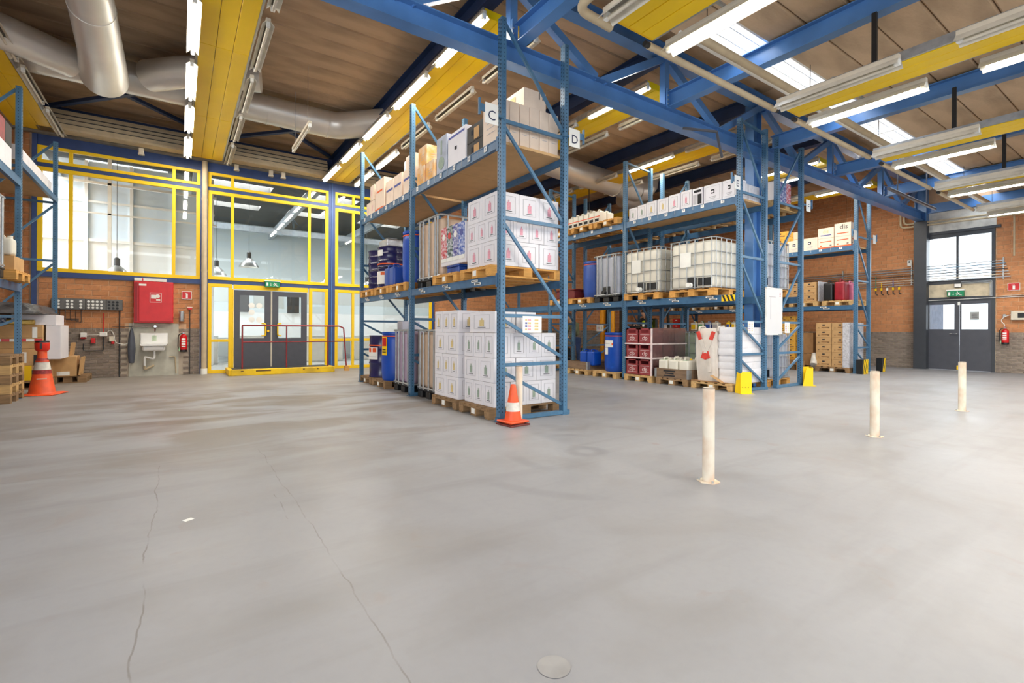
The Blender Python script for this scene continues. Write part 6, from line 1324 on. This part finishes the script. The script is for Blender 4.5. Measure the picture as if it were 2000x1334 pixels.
for (x_, lab) in ((-2.86, 'beige round downpipe at the left end of the window wall'), (0.52, 'beige round downpipe between the brick wall and the glazed door')):
    t = thing('downpipe', lab, 'pipe', (x_, 14.56, 0)); part('pipe', tubem([(0, 0, 0.0), (0, 0, 5.4)], 0.062, BEIGE, 20, 'dp'), t)
    for z in (2.6, 4.4): part('collar', tubem([(0, 0, z), (0, 0, z + 0.06)], 0.067, BEIGE, 20, ('dpc', z)), t)
    part('base_sleeve', tubem([(0, 0, 0), (0, 0, 0.14)], 0.075, STICK, 20, 'dpb'), t)
tr_ = thing('louvre_casing', 'long ribbed beige casing under the roof along the window wall', 'casing', (-1.0, 14.2, 5.4), world=True)
for (a, b) in ((-2.5, 0.15), (0.95, 3.38), (4.2, 6.6)):
    prof = [(13.98, 5.44), (14.0, 5.40), (14.3, 5.40), (14.34, 5.84), (14.06, 5.84), (14.05, 5.79), (14.02, 5.78), (14.03, 5.72), (14.0, 5.71), (14.01, 5.63), (13.98, 5.62), (14.0, 5.53), (13.97, 5.52)]
    part('ribbed_profile', prismm(prof, 'x', a, b, BEIGE), tr_, (0, 0, 0)); 
    for zz in (5.53, 5.63, 5.72): part('groove', multibox(None, [(a, 13.965, zz - 0.008, b, 14.0, zz + 0.004)], GREYP), tr_)
for x_ in (-0.75, 2.0, 2.3, 1.2):
    t = thing('cable_clamp', 'small cream clamp under the ribbed casing, ' + {-0.75: 'above the large left window', 2.0: 'left of the pair above the glazed door', 2.3: 'right of the pair above the glazed door', 1.2: 'single grey one above the narrow pane'}[x_], 'clamp', (x_, 14.3, 5.22)); part('body', boxm(0.10, 0.08, 0.16, CREAM, 0.01), t); part('fringe', boxm(0.12, 0.1, 0.03, CREAM), t)
# ---- air ducts
dm = thing('air_duct', 'big silver ventilation duct along the window wall, bending towards the middle', 'duct', (-1.0, 10.7, 5.5), world=True)
part('main_run', tubem([(-5.8, 11.3, 5.75), (-2.3, 11.3, 5.75), (2.75, 11.3, 5.75)], 0.285, DUCT, 36), dm)
part('bend', tubem([(2.75, 11.3, 5.75), (2.95, 11.25, 5.75), (3.12, 11.1, 5.75), (3.6, 10.62, 5.76), (4.3, 9.95, 5.78)], [0.285, 0.285, 0.285, 0.28, 0.28], DUCT, 36), dm)
for x_ in (-2.0, -0.15, 1.5, 2.7): part('seam_band', tubem([(x_ - 0.012, 11.3, 5.75), (x_ + 0.012, 11.3, 5.75)], 0.292, DUCT, 36), dm)
part('branch', tubem([(-0.99, 5.6, 5.66), (-0.99, 7.2, 5.6), (-0.99, 8.6, 5.5), (-1.02, 9.9, 5.46), (-1.08, 10.9, 5.5), (-1.08, 11.2, 5.62)], [0.25, 0.25, 0.26, 0.29, 0.34, 0.3], DUCT, 32), dm)
for (yy, zz, r_) in ((8.0, 5.55, 0.257), (8.6, 5.5, 0.262)): part('branch_seam', tubem([(-0.99, yy, zz), (-0.99, yy + 0.02, zz)], r_ + 0.006, DUCT, 32), dm)
part('left_branch', tubem([(-5.8, 8.2, 5.5), (-3.6, 9.35, 5.5), (-2.1, 10.15, 5.5), (-1.5, 10.75, 5.56)], 0.25, DUCT, 32), dm)
part('right_branch', tubem([(1.2, 9.85, 5.72), (0.6, 10.0, 5.7), (0.0, 10.35, 5.66), (-0.45, 10.85, 5.68)], 0.26, DUCT, 32), dm)
d2_ = thing('air_duct', 'large silver duct with an elbow behind the rack signed E', 'duct', (11.5, 12.6, 5.1), world=True)
part('main_run', tubem([(7.6, 10.2, 5.72), (9.3, 10.15, 5.55), (11.5, 10.1, 5.45)], 0.33, DUCT, 32), d2_)
part('elbow', tubem([(11.5, 10.1, 5.45), (11.85, 10.1, 5.5), (12.05, 10.1, 5.7), (12.1, 10.1, 6.08)], 0.33, DUCT, 32), d2_)
part('far_run', tubem([(12.3, 11.4, 5.6), (17.8, 11.5, 5.6)], 0.26, DUCT, 28), d2_)
for a in (10.6, 11.3): part('seam_band', tubem([(a, 10.12, 5.475), (a + 0.02, 10.12, 5.475)], 0.345, DUCT, 32), d2_)
dsh = thing('white_disc', 'round pale lamp shade disc hanging under a rafter between the signs D and E', 'shade', (10.15, 10.7, 4.55)); part('disc', lathem([(0, 0.0), (0.22, 0.01), (0.22, 0.02), (0, 0.03)], CREAM, 28), dsh, (0, 0, 0), (PI / 2.2, 0, -0.6)); part('stem', tubem([(0, 0, 0.0), (0, 0.02, 1.4)], 0.012, BLACKP, 8), dsh)
hk = thing('bent_bracket', 'dark bent steel bracket hanging on the truss between signs D and E', 'bracket', (7.35, 5.12, 4.4), world=True)
part('arm', barm((7.05, 5.15, 4.60), (7.55, 4.85, 4.56), 0.04, 0.03, GREYD), hk); part('drop', barm((7.55, 4.85, 4.57), (7.8, 4.9, 4.18), 0.035, 0.03, GREYD), hk)
# ---- right wall services
pp = thing('service_pipes', 'rack of seven thin service pipes along the right brick wall and across the window', 'pipe', (19.3, 8.0, 2.7), world=True)
PIPEC = [GALV, CREAM, GALV, GREYP, GALV, mat('pale_blue_pipe', (120, 150, 170), 0.4), GALV]
for k in range(7): part('pipe', tubem([(19.33, 3.3 + 0.02 * k, 2.74 + k * 0.078), (19.33, 11.5, 2.70 + k * 0.076)], 0.013, PIPEC[k], 8), pp)
part('lower_pipe', tubem([(19.32, 5.5, 2.66), (19.32, 11.5, 2.58)], 0.014, GALV, 8), pp)
for yy in (3.45, 5.55, 7.5, 9.5): part('pipe_clip', boxm(0.05, 0.03, 0.62, GALV), pp, (19.36, yy, 2.68))
for k, (yy, c_, z_, nm_) in enumerate(((6.50, mat('teal_pipe', (60, 140, 110), 0.5), 3.0, 'leftmost'), (6.34, YELF, 2.78, 'second'), (6.18, BLACKP, 2.66, 'third'), (6.02, BLUEC, 2.85, 'fourth, blue'), (5.86, CREAM, 2.6, 'rightmost'))):
    t = thing('valve_drop', 'short service drop with a tap below the pipes on the right wall, ' + nm_, 'valve', (19.3, yy, 2.35), group=None)
    part('drop_pipe', tubem([(0, 0, 0.1), (0, 0, z_ - 2.35)], 0.012, c_, 8), t); part('valve_body', boxm(0.05, 0.05, 0.09, YELF if k != 2 else STICK, 0.008), t, (0, 0, 0.17)); part('lever', boxm(0.02, 0.05, 0.012, BLACKP), t, (-0.03, 0.02, 0.27)); part('outlet', tubem(round_path([(0, 0, 0.18), (0, 0, 0.06), (0, -0.06, 0.03)], 0.03), 0.016, BLACKP, 8, 'outl'), t)
bp2 = thing('beige_wall_pipe', 'pair of beige pipes dropping and turning along the right wall under the blue beam', 'pipe', (19.25, 5.0, 4.5), world=True)
for s in (0, 0.09): part('pipe_run', tubem(round_path([(19.2, 5.80 - s, 5.1), (19.2, 5.80 - s, 4.50 + s), (19.2, 3.0, 4.45 + s)], 0.12), 0.03, BEIGE, 10), bp2)
part('drop', tubem(round_path([(19.25, 3.35, 4.5), (19.25, 3.22, 4.45), (19.25, 3.22, 3.3)], 0.08), 0.022, BEIGE, 8), bp2)
cd = thing('cable_conduit', 'thin cable conduits above the grey outer door running right along the wall', 'conduit', (19.3, 4.2, 2.2), world=True)
for k in range(3): part('conduit', tubem([(19.34, 5.46 if k == 0 else 3.6, 2.13 + k * 0.03), (19.34, 2.3, 2.17 + k * 0.04)], 0.009, [WHITE, GREYP, CREAM][k], 8), cd)
for k in range(3): part('conduit', tubem(round_path([(19.33, 4.35, 2.66 - k * 0.03), (19.33, 3.68 + k * 0.02, 2.66 - k * 0.03), (19.33, 3.68 + k * 0.02, 2.2)], 0.03), 0.008, GALV, 8), cd)
eb = thing('electrical_box', 'cream electrical box with a black window at the right edge of the wall', 'box', (19.3, 3.0, 1.5)); part('body', boxm(0.14, 0.56, 0.25, CREAM, 0.008), eb); part('black_window', boxm(0.01, 0.36, 0.14, BLACKP), eb, (-0.073, -0.04, 0.06)); part('cable', tubem(round_path([(0.03, 0.28, 0.16), (0.0, 0.42, 0.1), (0.0, 0.5, -0.02), (0.0, 0.40, -0.12), (0.02, 0.42, -0.25)], 0.08), 0.009, WHITE, 8), eb); part('junction', boxm(0.05, 0.06, 0.09, GALV, 0.005), eb, (0.03, 0.42, 0.08))
ms = thing('motion_sensor', 'white motion sensor with a black eye on the brick left of the outer door', 'sensor', (19.35, 5.6, 3.27)); part('case', boxm(0.06, 0.12, 0.2, STICK, 0.012), ms); part('eye', boxm(0.01, 0.04, 0.05, BLACKP), ms, (-0.033, 0, 0.1))
rb = thing('dark_service_pipe', 'dark pipe hung low before the blue wall beam near the outer door', 'pipe', (13.4, 3.83, 4.1), world=True)
part('pipe_run', tubem([(12.0, 3.83, 4.1), (14.9, 3.83, 4.1)], 0.035, GREYD, 12), rb)
for x_ in (12.5, 14.3): part('hanger', boxm(0.02, 0.02, 1.05, GREYD), rb, (x_, 3.83, 4.12))
# ---- loose bits on the floor
solo('paper_scrap', boxm(0.05, 0.035, 0.002, STICK), 'small white paper scrap on the bare floor, front left', 'paper', (0.05, 3.5, 0.0005), (0, 0, 0.5))
solo('floor_cover', lathem([(0, 0.0005), (0.055, 0.0005), (0.057, 0.002), (0.0, 0.003)], mat('round_cover_grey', (152, 151, 150), 0.5), 28), 'round grey floor cover near the bottom of the photo', 'cover', (1.06, 1.28, 0))
gbn = thing('waste_bin', 'dark green waste bin at the brick wall behind rack C', 'bin', (7.9, 13.9, 0))
part('tub', prismm([(-0.25, 0.1), (0.25, 0.1), (0.33, 1.3), (-0.33, 1.3)], 'y', -0.3, 0.3, mat('dark_green_plastic', (40, 74, 52), 0.5)), gbn); part('lid', boxm(0.72, 0.66, 0.06, mat('dark_green_plastic', (40, 74, 52)), 0.02), gbn, (0, 0, 1.3))
for s in (-1, 1): part('wheel', lathem([(0, 0), (0.1, 0), (0.1, 0.05), (0, 0.05)], BLACKP, 16, 'wheel'), gbn, (s * 0.2, 0.3, 0.1), (PI / 2, 0, 0))
bt = thing('work_bench', 'grey bench with stacked planks behind rack E, near the back wall', 'bench', (10.6, 12.9, 0))
part('top', boxm(2.2, 0.8, 0.06, CARTON_D), bt, (0, 0, 0.55)); part('shelf', boxm(2.1, 0.7, 0.05, GREYP), bt, (0, 0, 0.2)); part('dark_box', boxm(1.0, 0.6, 0.28, BLACKP, 0.01), bt, (-0.5, 0, 0.25))
for a in (-1.0, 1.0):
    for b in (-0.33, 0.33): part('leg', boxm(0.06, 0.06, 0.55, RACK), bt, (a, b, 0))
# ================================================================ FORKLIFT AND PEOPLE
fk = thing('forklift', 'forklift with a yellow mast and dark overhead guard, seen through rack E', 'forklift', (12.9, 11.2, 0), world=True)
FY = mat('forklift_yellow', (236, 158, 18), 0.35)
for dy in (0.30, -0.12):
    part('mast_cylinder', lathem([(0, 0.1), (0.10, 0.1), (0.10, 1.95), (0, 1.95)], FY, 20, 'mastc'), fk, (12.2, 11.42 + dy, 0))
part('mast_rail', multibox(None, [(12.33, 11.0, 0.05, 12.47, 11.08, 2.1), (12.33, 11.7, 0.05, 12.47, 11.78, 2.1), (12.33, 11.0, 1.95, 12.47, 11.78, 2.05), (12.33, 11.0, 0.9, 12.47, 11.78, 1.0)], BLACKP), fk)
part('body', boxm(1.5, 1.0, 0.75, FY, 0.06), fk, (13.5, 10.75, 0.2)); part('counterweight', boxm(0.5, 1.0, 0.95, GREYP, 0.08), fk, (14.3, 10.75, 0.2)); part('dashboard', boxm(0.25, 0.7, 0.45, BLACKP, 0.04), fk, (12.75, 10.95, 0.85))
part('steering_wheel', tubem([(12.95 + 0.0, 10.9 + 0.17 * math.cos(a * PI / 8), 1.32 + 0.17 * math.sin(a * PI / 8) * 0.5) for a in range(17)], 0.014, BLACKP, 8), fk)
part('seat', boxm(0.45, 0.5, 0.12, BLACKP, 0.04), fk, (13.35, 10.75, 0.93)); part('seat_back', boxm(0.12, 0.48, 0.55, BLACKP, 0.05), fk, (13.6, 10.75, 1.03))
for a, b in (((12.7, 10.3, 0.9), (12.85, 10.3, 2.1)), ((12.7, 11.2, 0.9), (12.85, 11.2, 2.1)), ((13.95, 10.3, 0.9), (13.85, 10.3, 2.1)), ((13.95, 11.2, 0.9), (13.85, 11.2, 2.1))): part('guard_post', barm(a, b, 0.07, 0.07, BLACKP), fk)
part('guard_roof', multibox(None, [(12.85, 10.28 + k * 0.15, 2.08, 13.85, 10.34 + k * 0.15, 2.14) for k in range(7)] + [(12.8, 10.28, 2.07, 12.9, 11.24, 2.15), (13.8, 10.28, 2.07, 13.9, 11.24, 2.15)], BLACKP), fk)
for (x, y) in ((12.85, 10.25), (12.85, 11.25), (14.1, 10.25), (14.1, 11.25)):
    w = part('wheel', lathem([(0, -0.09), (0.24, -0.09), (0.27, -0.05), (0.27, 0.05), (0.24, 0.09), (0, 0.09)], BLACKP, 24, 'fwheel'), fk, (x, y, 0.27), (PI / 2, 0, 0)); part('hub', lathem([(0, -0.1), (0.1, -0.1), (0.1, 0.1), (0, 0.1)], FY, 12, 'fhub'), w)
for dy in (-0.25, 0.25): part('fork', boxm(1.0, 0.1, 0.04, GREYP), fk, (11.75, 11.39 + dy, 0.06))

def skin_body(verts, edges, m, sub=2):
    """Grow one continuous surface round joint points (x, y, z, radius)."""
    me = bpy.data.meshes.new('mesh'); me.from_pydata([v[:3] for v in verts], edges, [])
    o = bpy.data.objects.new('tmp', me); sc.collection.objects.link(o)
    md = o.modifiers.new('s', 'SKIN'); md.use_smooth_shade = True; md.branch_smoothing = 0.4
    sl = me.skin_vertices[0].data
    for i, v in enumerate(verts):
        r = v[3]; sl[i].radius = r if isinstance(r, tuple) else (r, r)
    sl[0].use_root = True
    s2 = o.modifiers.new('d', 'SUBSURF'); s2.levels = sub; s2.render_levels = sub
    bpy.context.view_layer.update()
    out = bpy.data.meshes.new_from_object(o.evaluated_get(bpy.context.evaluated_depsgraph_get()))
    bpy.data.objects.remove(o); out.materials.clear(); out.materials.append(m)
    for p_ in out.polygons: p_.use_smooth = True
    return out
SKIN = mat('skin', (206, 158, 128), 0.6, var=0.03)
def head(t, c, face, m_hair, hair=True):
    """Head with jaw, nose, eyes, ears, mouth and short hair, looking along the face direction."""
    f = Vector(face).normalized(); ang = math.atan2(f.y, f.x)
    h = part('head', blob(lambda u, v: (math.cos(6.283 * u) * 0.095 * math.sin(PI * (0.04 + 0.92 * v)) ** 0.55 * (0.78 + 0.22 * min(1, v * 2)) + (0.012 if v < 0.4 else 0), math.sin(6.283 * u) * 0.075 * math.sin(PI * (0.04 + 0.92 * v)) ** 0.55 * (0.72 + 0.28 * min(1, v * 1.8)), (v - 0.5) * 0.235), 24, 14, SKIN), t, c, (0, 0, ang))
    part('nose', prismm([(0.0, -0.035), (0.028, -0.03), (0.0, 0.02)], 'y', -0.012, 0.012, SKIN), h, (0.095, 0, 0.0))
    for s in (-1, 1):
        part('eye', lathem([(0, -0.008), (0.011, 0), (0, 0.008)], INK, 10, 'eye'), h, (0.088, s * 0.032, 0.012)); part('ear', lathem([(0, -0.03), (0.012, -0.015), (0.014, 0.01), (0, 0.03)], SKIN, 8, 'ear'), h, (0.0, s * 0.077, 0.0))
    part('mouth', boxm(0.004, 0.045, 0.008, mat('lip', (170, 96, 88), 0.6)), h, (0.093, 0, -0.062))
    part('hair', blob(lambda u, v: (math.cos(6.283 * u) * 0.104 * math.cos(v * 1.45) - 0.012, math.sin(6.283 * u) * 0.084 * math.cos(v * 1.45), 0.02 + 0.115 * math.sin(v * 1.5) - (0.06 if v == 0 and math.cos(6.283 * u) < 0.2 else 0)), 24, 7, m_hair), h)
def hand(t, c, d, up, s=1):
    """Palm, four bent fingers and a thumb, reaching along d."""
    d = Vector(d).normalized(); up = Vector(up).normalized(); sd = d.cross(up).normalized(); c = Vector(c)
    V = [(*c, 0.022), (*(c + d * 0.04), (0.036, 0.016)), (*(c + d * 0.075), (0.036, 0.015))]
    part('palm', skin_body(V, [(0, 1), (1, 2)], SKIN, 1), t)
    for k, ln in enumerate((0.07, 0.08, 0.075, 0.058)):
        b = c + d * 0.078 + sd * (-0.03 + 0.02 * k)
        part('finger', tubem([b, b + d * ln * 0.5, b + d * ln * 0.75 - up * ln * 0.3, b + d * ln * 0.7 - up * ln * 0.6], [0.009, 0.0085, 0.008, 0.006], SKIN, 6), t)
    b = c + d * 0.03 - sd * 0.034 * s; part('thumb', tubem([b, b + d * 0.03 - sd * 0.02 * s, b + d * 0.055 - sd * 0.012 * s - up * 0.02], [0.011, 0.010, 0.008], SKIN, 6), t)
# driver seated on the forklift, facing -x
pd = thing('person', 'person in a yellow hi-vis vest sitting on the forklift, seen through rack E', 'person', (13.3, 10.75, 1.05), world=True)
DK = mat('dark_clothes', (40, 42, 48), 0.85); VST = mat('hi_vis_yellow', (214, 236, 30), 0.7)
V = [(13.4, 10.75, 1.10, 0.15), (13.38, 10.75, 1.30, 0.15), (13.32, 10.75, 1.50, 0.17), (13.26, 10.75, 1.60, 0.08), (13.28, 10.95, 1.54, 0.075), (13.16, 11.02, 1.30, 0.05), (13.02, 10.96, 1.34, 0.036), (13.28, 10.55, 1.54, 0.075), (13.18, 10.50, 1.28, 0.05), (13.02, 10.78, 1.33, 0.036),
     (13.22, 10.86, 1.08, 0.095), (12.95, 10.88, 1.08, 0.075), (12.86, 10.88, 0.72, 0.05), (12.76, 10.88, 0.66, 0.045), (13.22, 10.64, 1.08, 0.095), (12.95, 10.62, 1.08, 0.075), (12.86, 10.62, 0.72, 0.05), (12.76, 10.62, 0.66, 0.045)]
part('body', skin_body(V, [(0, 1), (1, 2), (2, 3), (2, 4), (4, 5), (5, 6), (2, 7), (7, 8), (8, 9), (0, 10), (10, 11), (11, 12), (12, 13), (0, 14), (14, 15), (15, 16), (16, 17)], DK), pd)
part('vest', skin_body([(13.4, 10.75, 1.16, 0.165), (13.38, 10.75, 1.32, 0.168), (13.32, 10.75, 1.48, 0.188), (13.29, 10.75, 1.56, 0.12)], [(0, 1), (1, 2), (2, 3)], VST), pd)
part('white_sleeve', tubem([(13.24, 10.54, 1.5), (13.18, 10.49, 1.3), (13.05, 10.70, 1.33)], [0.085, 0.065, 0.05], STICK, 12), pd)
part('neck', tubem([(13.26, 10.75, 1.58), (13.22, 10.75, 1.68)], 0.055, SKIN, 12), pd)
head(pd, (13.18, 10.75, 1.76), (-1, 0.1, 0), mat('black_hair', (24, 22, 24), 0.7))
hand(pd, (13.02, 10.94, 1.35), (-0.8, -0.1, 0.1), (0, 0, 1)); hand(pd, (13.02, 10.80, 1.34), (-0.8, 0.1, 0.1), (0, 0, 1), -1)
# worker behind rack E at the bench
pw = thing('person', 'person in an olive shirt and blue trousers bending over behind rack E', 'person', (11.1, 12.35, 0), world=True)
OL = mat('olive_shirt', (112, 116, 88), 0.85); BT = mat('blue_trousers', (40, 62, 104), 0.85)
bx_, by_ = 11.0, 12.2
V = [(bx_, by_, 0.95, 0.15), (bx_ - 0.02, by_, 1.12, 0.13), (bx_ - 0.1, by_ + 0.05, 1.34, 0.17), (bx_ - 0.16, by_ + 0.08, 1.46, 0.07), (bx_ - 0.1, by_ - 0.18, 1.38, 0.07), (bx_ - 0.14, by_ - 0.14, 1.12, 0.05), (bx_ - 0.28, by_ + 0.02, 0.96, 0.036), (bx_ - 0.06, by_ + 0.27, 1.36, 0.07), (bx_ - 0.14, by_ + 0.27, 1.12, 0.05), (bx_ - 0.32, by_ + 0.2, 0.96, 0.036)]
part('body', skin_body(V, [(0, 1), (1, 2), (2, 3), (2, 4), (4, 5), (5, 6), (2, 7), (7, 8), (8, 9)], OL), pw)
V = [(bx_, by_, 0.95, 0.155), (bx_ - 0.01, by_ - 0.11, 0.84, 0.1), (bx_ - 0.02, by_ - 0.12, 0.48, 0.07), (bx_, by_ - 0.12, 0.10, 0.05), (bx_ - 0.01, by_ + 0.11, 0.84, 0.1), (bx_ - 0.03, by_ + 0.13, 0.48, 0.07), (bx_, by_ + 0.13, 0.10, 0.05)]
part('trousers', skin_body(V, [(0, 1), (1, 2), (2, 3), (0, 4), (4, 5), (5, 6)], BT), pw)
for s in (-0.12, 0.13): part('shoe', boxm(0.28, 0.1, 0.09, BLACKP, 0.03), pw, (bx_ - 0.06, by_ + s, 0))
part('neck', tubem([(bx_ - 0.15, by_ + 0.07, 1.42), (bx_ - 0.19, by_ + 0.09, 1.52)], 0.055, SKIN, 12), pw)
head(pw, (bx_ - 0.22, by_ + 0.1, 1.60), (-1, 0.3, 0), mat('brown_hair', (70, 52, 40), 0.8))
hand(pw, (bx_ - 0.29, by_ + 0.03, 0.95), (-0.7, 0.2, -0.5), (0, 0, 1)); hand(pw, (bx_ - 0.33, by_ + 0.2, 0.95), (-0.7, 0, -0.5), (0, 0, 1), -1)

for o in (fk, pd): o.location += Vector((-0.05, 0.38, 0))
